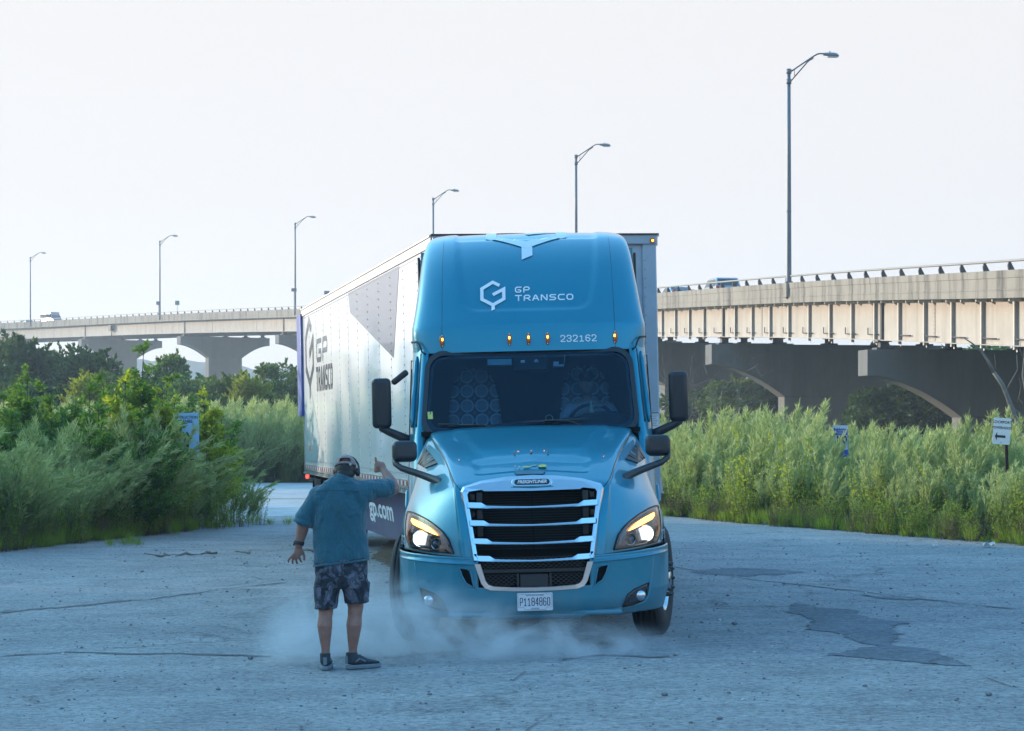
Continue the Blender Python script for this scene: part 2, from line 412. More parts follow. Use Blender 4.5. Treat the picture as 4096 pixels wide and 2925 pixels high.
# road beyond, slightly lower behind a joint
rows = []
for y in np.linspace(48.52, 79.5, 24):
    rows.append([(x, y, gz(x, y) - 0.03 if False else gz(x, y) + 0.002) for x in np.linspace(-60, np.interp(y, [48.5, 60, 80], [3.0, 1.0, -1.0]), 60)])
M_ROAD = mat('pale_road_asphalt', (0.40, 0.41, 0.42), 0.9, var=0.18, vscale=1.3, bump=0.7, bscale=20, bdist=0.02, dirt=(0.2, 0.2, 0.2), dirt_amt=0.4)
sheet('road', rows, M_ROAD, 0, 'pale road passing behind the trailer')
M_YEL = mat('faded_yellow_line_paint', (0.55, 0.33, 0.12), 0.85, var=0.3, vscale=5, dirt=(0.4, 0.38, 0.36), dirt_amt=0.9)
for k, yy in enumerate((60.6, 61.0)):
    mb = MB(); mb.grid([[(x, yy + dy, gz(x) + 0.008) for x in np.linspace(-40, -2, 30)] for dy in (0, 0.16)])
    tag(mb.build('road_line', M_YEL, fix=False), kind='structure', label='faded yellow centre line on the road')
# dark damp patches and the long repair seam on the lot
M_PATCH = M_DARKPAVE
M_TAR = mat('crack_filler_dirt', (0.15, 0.15, 0.155), 0.95, var=0.3, vscale=8, bump=0.8, bscale=40, bdist=0.01)
def GP(px, py):
    Y = F * CH / (py - HY); X = (px - CX) / F * Y
    for _ in range(3):
        Y = F * (CH - gz(X)) / (py - HY); X = (px - CX) / F * Y
    return X, Y
def patch(name, pts, m, lift, jag, seed, label):
    rnd = random.Random(seed); P = [GP(*p) for p in pts]; Q = []
    for i in range(len(P)):
        a, b = P[i], P[(i + 1) % len(P)]; L = math.hypot(b[0] - a[0], b[1] - a[1]); n = max(1, int(L / 0.09))
        for k in range(n):
            t = k / n; Q.append((a[0] + (b[0] - a[0]) * t + rnd.gauss(0, jag * .6), a[1] + (b[1] - a[1]) * t + rnd.gauss(0, jag)))
    me = bpy.data.meshes.new(name); bm = bmesh.new()
    vs_ = [bm.verts.new((x, y, gz(x) + lift)) for x, y in Q]; f = bm.faces.new(vs_); bmesh.ops.triangulate(bm, faces=[f])
    bm.to_mesh(me); bm.free(); me.materials.append(m); o = link_mesh(name, me)
    return tag(o, kind='structure', label=label)
patch('asphalt_patch', [(3190, 2412), (3260, 2430), (3420, 2440), (3440, 2465), (3520, 2478), (3640, 2486), (3560, 2505), (3600, 2540), (3570, 2585), (3720, 2600), (3820, 2640), (3900, 2668), (3700, 2655), (3540, 2640), (3290, 2620), (3420, 2600), (3500, 2588), (3400, 2555), (3300, 2525), (3240, 2520), (3250, 2480), (3150, 2450)], M_PATCH, 0.005, 0.05, 3, 'dark damp patch worn into the paving right of the truck')
M_DIRT = mat('brown_gravel_dirt', (0.17, 0.125, 0.095), 0.95, var=.5, vscale=9, bump=1.0, bscale=22, bdist=.03)
patch('dirt_patch', [(1490, 2235), (1560, 2160), (1700, 2140), (1900, 2150), (1900, 2330), (1800, 2350), (1720, 2300), (1640, 2290), (1560, 2265)], M_DIRT, 0.005, 0.06, 9, 'brown churned dirt between the man and the truck')
for yy, sd in ((0, 21), (1, 22), (2, 23)):
    seam([(1480 + 20 * yy, 2245 + 20 * yy), (1600, 2235 + 22 * yy), (1780, 2222 + 24 * yy)], 0.10, sd, 'tyre mark pressed into the dirt beside the truck', M_PATCH) if False else None
patch('asphalt_patch', [(2760, 2290), (2900, 2272), (3060, 2276), (3230, 2290), (3120, 2300), (2960, 2303), (2840, 2300)], M_PATCH, 0.005, 0.09, 4, 'low dark patch beyond the right front wheel')
patch('asphalt_patch', [(3450, 2380), (3560, 2390), (3700, 2402), (3600, 2400), (3500, 2396)], M_PATCH, 0.005, 0.06, 5, 'thin dark patch in the paving')
def seam(pts, wid, seed, label, m=M_TAR):
    rnd = random.Random(seed); P = [GP(*p) for p in pts]; C = []
    for i in range(len(P) - 1):
        a, b = P[i], P[i + 1]; n = max(2, int(math.hypot(b[0] - a[0], b[1] - a[1]) / 0.12))
        for k in range(n):
            t = k / n; C.append((a[0] + (b[0] - a[0]) * t, a[1] + (b[1] - a[1]) * t))
    mb = MB(); r0 = []; r1 = []; j = 0; ww_ = .6
    for (x, y) in C:
        j = 0.8 * j + rnd.gauss(0, wid * .25); ww_ = .82 * ww_ + .18 * rnd.gauss(.5, 1.3); wv = wid * max(0.0, min(1.3, ww_ + .25 * rnd.random()))
        r0.append((x, y + j - wv / 2, gz(x) + 0.006)); r1.append((x, y + j + wv / 2, gz(x) + 0.006))
    mb.grid([r0, r1]); tag(mb.build('paving_crack', m, fix=False), kind='structure', label=label)
seam([(0, 2453), (300, 2425), (620, 2395), (900, 2352), (1170, 2330)], 0.22, 1, 'long dirt filled seam across the lot left of the man')
seam([(0, 2630), (260, 2612), (600, 2618), (900, 2622), (1150, 2628)], 0.10, 2, 'second seam low on the left of the lot')
seam([(2250, 2640), (2400, 2622), (2600, 2630), (2760, 2628)], 0.10, 3, 'crumbled joint in front of the truck')
seam([(2050, 2725), (2090, 2700), (2110, 2680)], 0.10, 4, 'short crack in the paving near the dust')
seam([(1300, 2106), (1150, 2100), (900, 2098)], 0.25, 6, 'joint between the lot and the road')
seam([(2100, 2925), (2180, 2880), (2220, 2850)], 0.12, 5, 'short crack at the near edge of the lot')
seam([(3850, 2660), (3960, 2720), (4096, 2765)], 0.16, 7, 'crumbling crack running off the damp patch')
seam([(2700, 2270), (3000, 2320), (3300, 2350), (3700, 2400), (4096, 2440)], 0.12, 8, 'thin long crack across the lot right of the truck')
seam([(1200, 2195), (1000, 2215), (700, 2240), (500, 2250)], 0.08, 9, 'thin crack across the far lot')
# far wooded hills
M_HILL = leafmat('far_woodland', (0.03, 0.07, 0.05), (0.04, 0.09, 0.06), 0.1)
def hill(name, x0, x1, Y, base, amp, seed, label):
    rnd = random.Random(seed); n = 260; ph = [rnd.random() * 6 for _ in range(6)]; top = []
    for i in range(n):
        t = i / (n - 1); h = base + amp * (math.sin(3 * t + ph[0]) * .5 + math.sin(7 * t + ph[1]) * .25) + rnd.random() * 1.6 + 1.0 * math.sin(60 * t + ph[2]) + 1.0 * math.sin(33 * t + ph[3])
        top.append((x0 + (x1 - x0) * t, h * min(1, 20 * t, 20 * (1 - t))))
    mb = MB(); mb.grid([[(x, Y - 50, -1) for x, h in top], [(x, Y - 25, h * .6 + rnd.random() * 2) for x, h in top], [(x, Y, h) for x, h in top], [(x, Y + 80, -1) for x, h in top]], smooth=False)
    tag(mb.build(name, M_HILL, fix=False), kind='structure', label=label)
hill('hills', -420, 420, 860, 26, 8, 5, 'far wooded rise under the bridge')
hill('hills', -700, 300, 1080, 34, 10, 8, 'farthest wooded rise')
# ================================================================== BRIDGE
def conc(name, c1, c2, streak=1.0, var=0.5):
    m = bpy.data.materials.new(name); g = NT(m); MATS[name] = m
    p = g.n('ShaderNodeBsdfPrincipled', Roughness=0.9); g.l(p.outputs[0], g.out.inputs[0]); co = coords(g)
    n = noise(g, 0.9, 6, 0.65, co); st = noise(g, 1.0, 6, 0.7, coords(g, 'Object', (1.1, 1.1, 0.12)), 0.3)
    c = ramp(g, n, [(0.3, tuple(x * (1 - var * .3) for x in c1)), (0.7, c1)])
    c = mixc(g, ramp(g, st, [(0.48, 0.0), (0.66, streak)]), c, c2)
    g.l(c, p.inputs['Base Color']); g.l(bumpn(g, noise(g, 6, 5, 0.7, co), 0.4, 0.02), p.inputs['Normal']); return m
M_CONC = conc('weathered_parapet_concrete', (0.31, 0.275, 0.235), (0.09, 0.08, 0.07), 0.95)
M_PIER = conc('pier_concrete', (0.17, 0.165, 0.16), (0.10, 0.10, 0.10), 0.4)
M_GIRD = conc('cream_girder_paint', (0.50, 0.445, 0.395), (0.34, 0.28, 0.23), 0.55)
M_RAIL = mat('dull_rail_metal', (0.26, 0.24, 0.22), 0.6, 0.3, bump=0.0)
M_DKST = mat('weathered_and_shaded_steel', (0.06, 0.055, 0.055), 0.7, 0.1)  # own dark tone of the fittings, painted shade on the inner girders
M_STIFF = mat('painted_stiffener_steel', (0.50, 0.47, 0.44), 0.6, var=0.1)
M_DECK = mat('bridge_deck_concrete', (0.22, 0.21, 0.2), 0.9)
CP = [(34.5, -40, 3.8), (32.5, 0, 5.0), (29, 40, 6.3), (25.6, 63, 7.3), (21.3, 90, 8.6), (16.2, 128, 10.6), (5.5, 190, 13.4), (-9.3, 254, 16.5), (-31.7, 317, 19.6), (-60, 370, 21.6), (-94, 424, 23.1), (-150, 490, 24.4)]
CPa = [np.array(p, float) for p in CP]
_s = []; 
for i in range(0, (len(CPa) - 1) * 120 + 1): _s.append(cr(CPa, i / 120))
_s = np.array(_s); _d = np.concatenate([[0], np.cumsum(np.linalg.norm(np.diff(_s[:, :2], axis=0), axis=1))])
BL = _d[-1]
def bp(d):
    """point on the near parapet top at distance d, with the unit normal to the far side"""
    p = Vector([float(np.interp(d, _d, _s[:, k])) for k in range(3)])
    q = Vector([float(np.interp(min(d + 1, BL), _d, _s[:, k])) for k in range(3)]); r = Vector([float(np.interp(max(d - 1, 0), _d, _s[:, k])) for k in range(3)])
    t = (q - r); t.z = 0; t.normalize(); return p, Vector((t.y, -t.x, 0)), t
def bpath(d0, d1, n): return [bp(d0 + (d1 - d0) * i / (n - 1))[:2] for i in range(n)]
def d_at_Y(Y): return float(np.interp(Y, _s[:, 1], _d))
BR = empty('highway_bridge', (16.2, 128, 0)); tag(BR, 'long concrete and steel highway bridge curving away behind the truck', 'bridge')
BO = Vector(BR.location)
def bbuild(name, V, FA, m, smooth=False):
    mb = MB(); mb.add([Vector(v) - BO for v in V], FA, 0, smooth); return mb.build(name, m, BR)
DW = 16.5
V, FA = sweep(bpath(0, BL, 130), [(0.02, -0.86), (DW, -0.86), (DW, -1.18), (0.02, -1.18)]); bbuild('deck_slab', V, FA, M_CONC)
V, FA = sweep(bpath(0, BL, 130), [(DW - .35, 0), (DW, 0), (DW, -0.857), (DW - .35, -0.857)]); bbuild('far_parapet', V, FA, M_CONC)
L = 4.6; k = 0
while k * L < BL - L:
    a, b = k * L + 0.012, (k + 1) * L - 0.012
    V, FA = sweep(bpath(a, b, 3), [(0, 0), (.30, 0), (.34, -.40), (.40, -.857), (.0, -.857), (0, -.80), (0.03, -.79), (0.03, -.33), (0, -.32)])
    bbuild('parapet_panel', V, FA, M_CONC); k += 1
# rail tube and its posts
mb = MB(); mb.tube([bp(i * BL / 160)[0] + bp(i * BL / 160)[1] * .16 + Vector((0, 0, .40)) - BO for i in range(161)], 0.055, 8); mb.build('handrail', M_RAIL, BR)
pm = MB(); pm.prism([(-.02, 0), (.26, 0), (.10, .30), (.07, .40), (-.0, .40), (-.05, .2)], -.05, .05); post_me = pm.mesh('rail_post', M_DKST)
d = 2.0
while d < BL - 2:
    p, nrm, t = bp(d); link_mesh('rail_post', post_me, BR, p + nrm * .12 - BO, (0, 0, math.atan2(nrm.y, nrm.x))); d += 3.05
# girders
def girder(off, d0, d1, m, n, zt=-1.185, zb=-3.25):
    mb = MB()
    for prof in ([(off - .01, zt - .03), (off + .01, zt - .03), (off + .01, zb + .04), (off - .01, zb + .04)], [(off - .22, zt), (off + .22, zt), (off + .22, zt - .03), (off - .22, zt - .03)], [(off - .26, zb + .04), (off + .26, zb + .04), (off + .26, zb), (off - .26, zb)]):
        V, FA = sweep(bpath(d0, d1, n), prof); mb.add([v - BO for v in V], FA)
    mb.build('girder', m, BR)
pier_Y = [83, 113, 146, 179, 212, 245, 284, 324, 362, 404, 447]
pd = [0.5] + [d_at_Y(y) for y in pier_Y] + [BL - .5]
for i in range(len(pd) - 1):
    girder(0.95, pd[i] + .12, pd[i + 1] - .12, M_GIRD, 9)
for off in (4.6, 8.25, 11.9, 15.5): girder(off, 0, BL, M_DKST, 60)  # inner girders: shade under the deck is put into their dark colour
# web seam lines (rust coloured field splices)
M_SEAM = mat('rust_brown_splice_rivet', (0.22, 0.17, 0.13), 0.8)  # rust brown of the splice rivets
for i in range(len(pd) - 1):
    for f in (0.28, 0.72):
        d = pd[i] + (pd[i + 1] - pd[i]) * f; p, nrm, t = bp(d); mb = MB()
        mb.box(p + nrm * .925 + Vector((0, 0, -2.22)) - BO, (.16, .02, 1.9), (0, 0, math.atan2(t.y, t.x))); mb.build('splice_plate', M_GIRD, BR)
        mb = MB()
        for q in range(9): 
            for sgn in (-.05, .05): mb.box(p + nrm * .912 + t * sgn + Vector((0, 0, -1.45 - q * .19)) - BO, (.03, .02, .03), (0, 0, math.atan2(t.y, t.x)))
        ob = mb.build('rivets', M_SEAM, BR); ob['kind'] = 'stuff'
# stiffeners: bold projecting posts on the nearer spans, dark bearing stiffeners over every pier
st_me = MB(); st_me.box((-.08, 0, -2.27), (.14, .03, 2.25)); st_me.box((-.155, 0, -2.27), (.02, .17, 2.25)); st_me.box((-.005, 0, -2.35), (.02, .15, 2.3)); st_me = st_me.mesh('stiffener', M_STIFF)
d = 1.5
while d < d_at_Y(205):
    if all(abs(d - q) > .9 for q in pd):
        p, nrm, t = bp(d); link_mesh('stiffener', st_me, BR, p + nrm * .93 - BO, (0, 0, math.atan2(nrm.y, nrm.x)))
    d += 4.15
bs_me = MB(); bs_me.box((-.06, 0, -2.2), (.16, .28, 2.0)); bs_me = bs_me.mesh('bearing_stiffener', M_DKST)
for q in pd[1:-1]:
    p, nrm, t = bp(q); link_mesh('bearing_stiffener', bs_me, BR, p + nrm * .95 - BO, (0, 0, math.atan2(nrm.y, nrm.x)))
# drip brackets under the slab
br_me = MB(); br_me.box((-.22, 0, -1.26), (.5, .12, .12)); br_me = br_me.mesh('bracket', M_STIFF)
d = 1.0
while d < d_at_Y(215):
    p, nrm, t = bp(d); link_mesh('bracket', br_me, BR, p + nrm * .72 - BO, (0, 0, math.atan2(nrm.y, nrm.x))); d += 2.07
# inspection pipe on the near girders
for i in range(1, 4):
    d = pd[i]
    while d < pd[i + 1] - 3:
        mb = MB(); a = bp(d + .4); b = bp(d + 2.3); z = Vector((0, 0, -2.95))
        mb.tube([a[0] + a[1] * .83 + z - BO, b[0] + b[1] * .83 + z - BO], .035, 6); mb.tube([b[0] + b[1] * .83 + z - BO, b[0] + b[1] * .83 + z + Vector((0, 0, .35)) - BO], .03, 6)
        mb.build('pipe_bracket', M_DKST, BR); d += 4.15
# piers: hammerheads
def pier(Y):
    q = d_at_Y(Y); p, nrm, t = bp(q); z_top = p.z - 3.25 - .50; e = empty('pier', (0, 0, 0), parent=BR); e.location = p - BO; e.rotation_euler = (0, 0, math.atan2(nrm.y, nrm.x))
    zt = z_top - p.z; W = 15.8; cxx = W / 2; hw = 3.0; ch = 3.5; eh = 1.35; x0 = -.15
    pts = [(x0, zt), (x0, zt - eh)]
    for k in range(1, 15):
        f = k / 14; pts.append((x0 + f * (cxx - hw - x0), zt - eh - (ch - eh) * (1 - math.sqrt(max(0, 1 - f ** 1.9)) if f < 1 else 1) * 1.0 if False else zt - eh - (ch - eh) * (f ** 1.75)))
    R_ = [(2 * cxx - x, z) for x, z in reversed(pts)]
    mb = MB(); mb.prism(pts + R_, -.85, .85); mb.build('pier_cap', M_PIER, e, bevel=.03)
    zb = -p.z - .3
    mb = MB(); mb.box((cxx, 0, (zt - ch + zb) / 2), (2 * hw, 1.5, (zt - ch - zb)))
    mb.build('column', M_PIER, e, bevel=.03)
    for gx in (-.9, -.45, 0, .45, .9):
        mb = MB(); mb.box((cxx + gx, -.755, (zt - ch + zb) / 2 - .3), (.16, .05, zt - ch - zb - .8)); mb.build('rib', M_PIER, e)
    for off in (0.95, 4.6, 8.25, 11.9, 15.0):
        mb = MB(); mb.box((off, 0, zt + .06), (.95, .9, .12)); mb.box((off, 0, zt + .27), (.45, .5, .3)); mb.box((off, 0, zt + .46), (.75, .7, .08)); mb.build('bearing', M_DKST, e)
for Y in pier_Y: pier(Y)
# drain box hung below the parapet
q = d_at_Y(392); p, nrm, t = bp(q); mb = MB(); mb.box(p + nrm * .5 + Vector((0, 0, -1.9)) - BO, (1.2, .6, 1.0), (0, 0, math.atan2(t.y, t.x))); mb.tube([p + nrm * .6 + Vector((0, 0, -2.3)) - BO, p + nrm * .6 + Vector((0, 0, -4.0)) - BO], .08, 6); mb.build('drain_box', M_DKST, BR)
# --------------------------------------------------- lamp posts on the parapet
M_POLE = mat('blue_grey_lamp_pole_paint', (0.11, 0.135, 0.16), 0.5, 0.3)
M_LAMP = mat('grey_lamp_housing', (0.16, 0.22, 0.27), 0.45, 0.3)
M_LENS = mat('dull_lamp_glass', (0.35, 0.38, 0.4), 0.2)
M_SGB = mat('sign_back_aluminium', (0.14, 0.17, 0.21), 0.5, 0.4)
def lamp_meshes():
    H = 12.6; D = {}
    mb = MB(); mb.tube([(0, 0, -.95), (0, 0, 0), (0, 0, H * .6), (0, 0, H)], [.16, .155, .125, .10], 12); mb.tube([(0, 0, 0), (0, 0, .08)], .24, 12); mb.tube([(0, 0, H * .33), (0, 0, H * .33 + .1)], .15, 12); D['pole'] = mb.mesh('pole', M_POLE)
    mb = MB(); z = lambda a, b: (a, 0, H + b)
    mb.tube([z(.06, -.2), z(1.47, .757), z(1.62, .85), z(1.75, .91), z(1.88, .945), z(2.16, .94)], .045, 8)
    mb.tube([z(.06, -.79), z(1.12, .42), z(1.28, .55), z(1.5, .68)], .04, 8); mb.tube([z(.34, -.02), z(.34, -.46)], .022, 6)
    mb.box(z(1.36, .61), (.12, .05, .12)); mb.tube([z(0, -.30), z(0, -.02)], .15, 10); mb.tube([z(0, -.89), z(0, -.62)], .15, 10); D['arm'] = mb.mesh('arm', M_POLE)
    mb = MB(); P = []
    for (x, w_, zt, zb) in ((2.08, .07, .98, .85), (2.12, .12, 1.0, .83), (2.4, .17, 1.02, .80), (2.75, .20, 1.03, .76), (2.93, .17, .98, .75), (3.02, .10, .90, .77), (3.05, .03, .86, .81)):
        row = []
        for j in range(12):
            a = 2 * math.pi * j / 12; zc = (zt + zb) / 2; row.append((x, math.cos(a) * w_, H + zc + math.sin(a) * (zt - zb) / 2))
        P.append(row)
    mb.grid(P, closed_u=True); mb.f.append(tuple(range(12))); mb.m.append(0); mb.sm.append(False); D['lamp_head'] = mb.mesh('lamp_head', M_LAMP)
    mb = MB(); mb.box((2.66, 0, H + .765), (.6, .28, .05)); D['lens'] = mb.mesh('lens', M_LENS)
    mb = MB(); mb.tube([(2.5, 0, H + 1.02), (2.5, 0, H + 1.10)], .035, 8); D['photocell'] = mb.mesh('photocell', M_DKST)
    return D
LM = lamp_meshes()
LPOS = [((16.2, 128), 'nearest and tallest bridge lamp post, standing above the right hand spans'), ((5.5, 190), 'bridge lamp post rising directly behind the truck roof'),
        ((-9.3, 254), 'bridge lamp post rising behind the front corner of the trailer roof'), ((-31.7, 317), 'bridge lamp post just left of the trailer, with a small sign back on it'),
        ((-60, 370), 'bridge lamp post beside the small green sign'), ((-94, 424), 'farthest bridge lamp post, at the far left by the white van')]
for i, ((lx, ly), lab) in enumerate(LPOS):
    p, nrm, t = bp(d_at_Y(ly)); e = empty('lamp_post', p + nrm * .1, (0, 0, math.atan2(nrm.y, nrm.x) if i == 0 else math.atan2(nrm.y, nrm.x) * .6)); tag(e, lab, 'lamp post', 'lamp posts along the bridge parapet')
    for nme, me in LM.items(): link_mesh(nme, me, e)
    mb = MB(); mb.box(p + nrm * -.08 + Vector((0, 0, -.45)) - BO, (.7, .16, .8), (0, 0, math.atan2(t.y, t.x))); mb.build('lamp_pilaster', M_CONC, BR)
def small_sign(px, py, Yd, w_, h_, m, lab, post=True, name='road_sign'):
    p, nrm, t = bp(d_at_Y(Yd)); q = PX(px, py, p.y); e = empty(name, (q.x, q.y, p.z)); tag(e, lab, 'sign', 'small signs along the bridge')
    mb = MB(); mb.box((0, 0, q.z - p.z), (w_, .04, h_)); mb.build('panel', m, e)
    mb = MB(); mb.box((0, .05, (q.z - p.z) / 2), (.06, .05, q.z - p.z + .2)); mb.build('bracket', M_POLE, e)
M_GRN = mat('green_road_sign', (0.01, 0.22, 0.17), 0.4)
small_sign(634, 1213, 370, .75, .62, M_SGB, 'grey sign back fixed low on the bridge lamp post beside the green sign')
small_sign(1176, 1160, 317, .78, .48, M_SGB, 'grey sign back fixed low on the lamp post just left of the trailer')
small_sign(1307, 1171, 300, .72, .5, M_SGB, 'grey sign back showing just above the rear edge of the trailer roof')
small_sign(709, 1212, 360, .70, .72, M_GRN, 'small square green sign on the bridge parapet')
# --------------------------------------------------- cars on the deck
M_TYRE = mat('tyre_rubber', (0.022, 0.022, 0.024), 0.8, bump=0.3, bscale=90)
M_CGL = mat('car_window_glass', (0.02, 0.05, 0.07), 0.05, spec=0.8)
M_RED = mat('red_tail_lamp', (0.45, 0.02, 0.01), 0.2)
def car(d, off, kind, col, lab, cat, flip=False):
    p, nrm, t = bp(d); base = p + nrm * off + Vector((0, 0, -.86)); nm = {'suv': 'parked_car', 'sedan': 'car', 'van': 'van'}[kind].replace('parked_', '')
    e = empty(nm, base, (0, 0, math.atan2(t.y, t.x) + (math.pi if flip else 0))); tag(e, lab, cat, 'vehicles crossing the bridge')
    m = mat('car_paint_' + nm + '_%d' % int(col[0] * 100), col, 0.25, 0.2, coat=0.8)
    prof = {'suv': [(-2.3, .35), (-2.35, .9), (-2.25, 1.15), (-1.95, 1.72), (-1.6, 1.8), (.2, 1.8), (.5, 1.74), (1.15, 1.18), (2.15, 1.0), (2.35, .75), (2.35, .35)],
            'sedan': [(-2.3, .35), (-2.35, .8), (-2.2, 1.02), (-1.55, 1.08), (-.9, 1.45), (.2, 1.48), (.4, 1.45), (1.1, 1.02), (2.1, .9), (2.3, .7), (2.3, .35)],
            'van': [(-3.2, .4), (-3.2, 2.6), (-3.1, 2.7), (1.3, 2.7), (1.4, 2.6), (1.45, 2.1), (2.1, 1.35), (2.9, 1.15), (3.0, .9), (3.0, .4)]}[kind]
    belt = {'suv': 1.12, 'sedan': 1.0, 'van': 1.35}[kind]; hw = {'suv': .93, 'sedan': .9, 'van': 1.1}[kind]
    P = []
    for wy in (-1, -.93, -.5, 0, .5, .93, 1):
        row = []
        for (x, z) in prof:
            k = 1 - .16 * max(0, (z - belt)) / .7 if z > belt else 1
            row.append((x * (1 if abs(wy) < .99 else .985), wy * hw * max(.8, k), z - (.03 if abs(wy) > .99 and z > .6 else 0)))
        P.append(row)
    mb = MB(); mb.grid(P, smooth=False, closed_u=True)
    for r_ in (0, 6): mb.f.append(tuple(r_ * len(prof) + j for j in range(len(prof)))); mb.m.append(0); mb.sm.append(False)
    mb.build('body', m, e, bevel=.03)
    top = max(z for x, z in prof)
    for s_ in (-1, 1):
        pts = {'suv': [(-1.95, 1.2), (-1.75, 1.62), (.25, 1.66), (.85, 1.2)], 'sedan': [(-1.2, 1.06), (-.85, 1.38), (.2, 1.4), (.75, 1.06)], 'van': [(1.0, 1.5), (1.0, 2.2), (1.4, 2.15), (1.95, 1.5)]}[kind]
        V = []
        for sg in (0, 1):
            for (x, z) in pts:
                k = max(.8, 1 - .16 * max(0, z - belt) / .7); V.append((x, s_ * (hw * k + .004 + .01 * sg), z))
        mb = MB(); mb.add(V, [(0, 1, 2, 3), (7, 6, 5, 4), (0, 4, 5, 1), (1, 5, 6, 2), (2, 6, 7, 3), (3, 7, 4, 0)]); mb.build('side_window', M_CGL, e)
        if kind == 'van':
            for xa_, xb_ in ((-3.0, -1.9), (-1.8, -.6), (-.5, .8)): mb = MB(); mb.box(((xa_ + xb_) / 2, s_ * 1.1 * .93, 2.0), (xb_ - xa_, .2, .75)); mb.build('side_window', M_CGL, e)
        mb = MB(); mb.box((-2.31 if kind != 'van' else -3.19, s_ * hw * .86, 1.0), (.1, .22, .3)); mb.build('tail_lamp', M_RED, e)
        for ax in (-1.4, 1.4):
            mb = MB(); mb.lathe([(s_ * (hw - .22), .05), (s_ * (hw - .22), .33), (s_ * hw, .33), (s_ * (hw + .01), .2), (s_ * (hw + .01), .02)], (ax, 0, .34), 'Y', 20); mb.build('wheel', M_TYRE, e)
    for (xa, za, xb, zb) in ({'suv': [(-2.24, 1.2, -1.98, 1.66), (1.13, 1.2, .55, 1.7)], 'sedan': [(-1.58, 1.1, -.95, 1.41), (1.07, 1.05, .45, 1.42)], 'van': [(2.08, 1.42, 1.48, 2.1)]}[kind]):
        sg = -1 if xa < xb else 1; ww = hw * .8; o_ = .012 * sg
        mb = MB(); mb.add([(xa + o_, -ww, za), (xa + o_, ww, za), (xb + o_, ww * .93, zb), (xb + o_, -ww * .93, zb), (xa + 2 * o_, -ww, za + .005), (xa + 2 * o_, ww, za + .005), (xb + 2 * o_, ww * .93, zb + .005), (xb + 2 * o_, -ww * .93, zb + .005)], [(0, 1, 2, 3), (7, 6, 5, 4), (0, 4, 5, 1), (1, 5, 6, 2), (2, 6, 7, 3), (3, 7, 4, 0)]); mb.build('windscreen', M_CGL, e)
def d_for_px(px, off):
    best = min(((abs(CX + F * (bp(q)[0] + bp(q)[1] * off).x / (bp(q)[0] + bp(q)[1] * off).y - px), q) for q in np.arange(20, BL - 5, 1.0))); return float(best[1])
car(d_for_px(2875, 3.2), 3.2, 'suv', (0.25, 0.32, 0.36), 'silver blue estate car on the bridge just right of the trailer', 'car', flip=False)
car(d_for_px(2708, 3.2), 3.2, 'sedan', (0.45, 0.48, 0.5), 'pale sedan on the bridge directly beside the trailer edge', 'car', flip=False)
car(d_for_px(205, 3.0), 3.0, 'van', (0.2, 0.24, 0.27), 'white box van on the bridge at the far left', 'van', flip=True)
car(d_for_px(108, 3.0), 3.0, 'sedan', (0.04, 0.13, 0.25), 'blue car following behind the white van on the bridge', 'car', flip=True)
# ================================================================== VEGETATION
M_SAGE = leafmat('sage_green_plume', (0.28, 0.36, 0.14), (0.50, 0.56, 0.28), 0.30)
M_SAGE2 = leafmat('dark_sage_stem_leaf', (0.10, 0.15, 0.045), (0.19, 0.25, 0.08), 0.30)
M_LEAFY = leafmat('fresh_green_leaf', (0.13, 0.22, 0.03), (0.26, 0.36, 0.05), 0.4)
M_YELLOW = leafmat('yellow_green_leaf', (0.19, 0.28, 0.03), (0.36, 0.42, 0.05), 0.45)
M_DRY = leafmat('dry_brown_stem', (0.13, 0.09, 0.06), (0.22, 0.16, 0.10), 0.15)
M_TREE = leafmat('deep_green_tree_leaf', (0.040, 0.085, 0.030), (0.085, 0.150, 0.045), 0.3, hue=.6)
M_TREE2 = leafmat('mid_green_tree_leaf', (0.075, 0.14, 0.035), (0.14, 0.22, 0.05), 0.35, hue=.5)
M_BARK = mat('grey_brown_bark', (0.10, 0.085, 0.07), 0.9, var=.3, bump=.6, bscale=14, bdist=.02)
def slivers(rng, base, direc, length, width):
    """triangular leaf slivers: arrays of base points, unit directions"""
    n = len(base); side = np.cross(direc, rng.normal(size=(n, 3))); side /= np.linalg.norm(side, axis=1)[:, None] + 1e-9
    w_ = (width * side); tip = base + direc * length[:, None]; mid = base + direc * (length * .45)[:, None]
    V = np.stack([base, mid + w_, tip, mid - w_], 1).reshape(-1, 3); i = np.arange(n)[:, None] * 4
    return V, np.concatenate([i, i + 1, i + 2, i + 3], 1)
def cat_mesh(name, parts, mats):
    V = []; FA = []; MI = []; b = 0
    for (v, f, m) in parts: V.append(v); FA.append(f + b); MI.append(np.full(len(f), m)); b += len(v)
    return np_mesh(name, np.concatenate(V), np.concatenate(FA), mats, mi=np.concatenate(MI))
def ribbon(pts, w_):
    """pts (k,3) -> quad strip in a vertical-ish plane crossing"""
    k = len(pts); d = np.gradient(pts, axis=0); s = np.cross(d, np.array([.3, .8, .1])); s /= np.linalg.norm(s, axis=1)[:, None] + 1e-9
    s2 = np.cross(d, s); s2 /= np.linalg.norm(s2, axis=1)[:, None] + 1e-9
    wv = np.linspace(w_, w_ * .3, k)[:, None]; V = []; FA = []
    for sd in (s, s2):
        b = len(V) * 2 * k; V.append(np.stack([pts + sd * wv, pts - sd * wv], 1).reshape(-1, 3))
        for i in range(k - 1): FA.append([b + 2 * i, b + 2 * i + 1, b + 2 * i + 3, b + 2 * i + 2])
    return np.concatenate(V), np.array(FA)
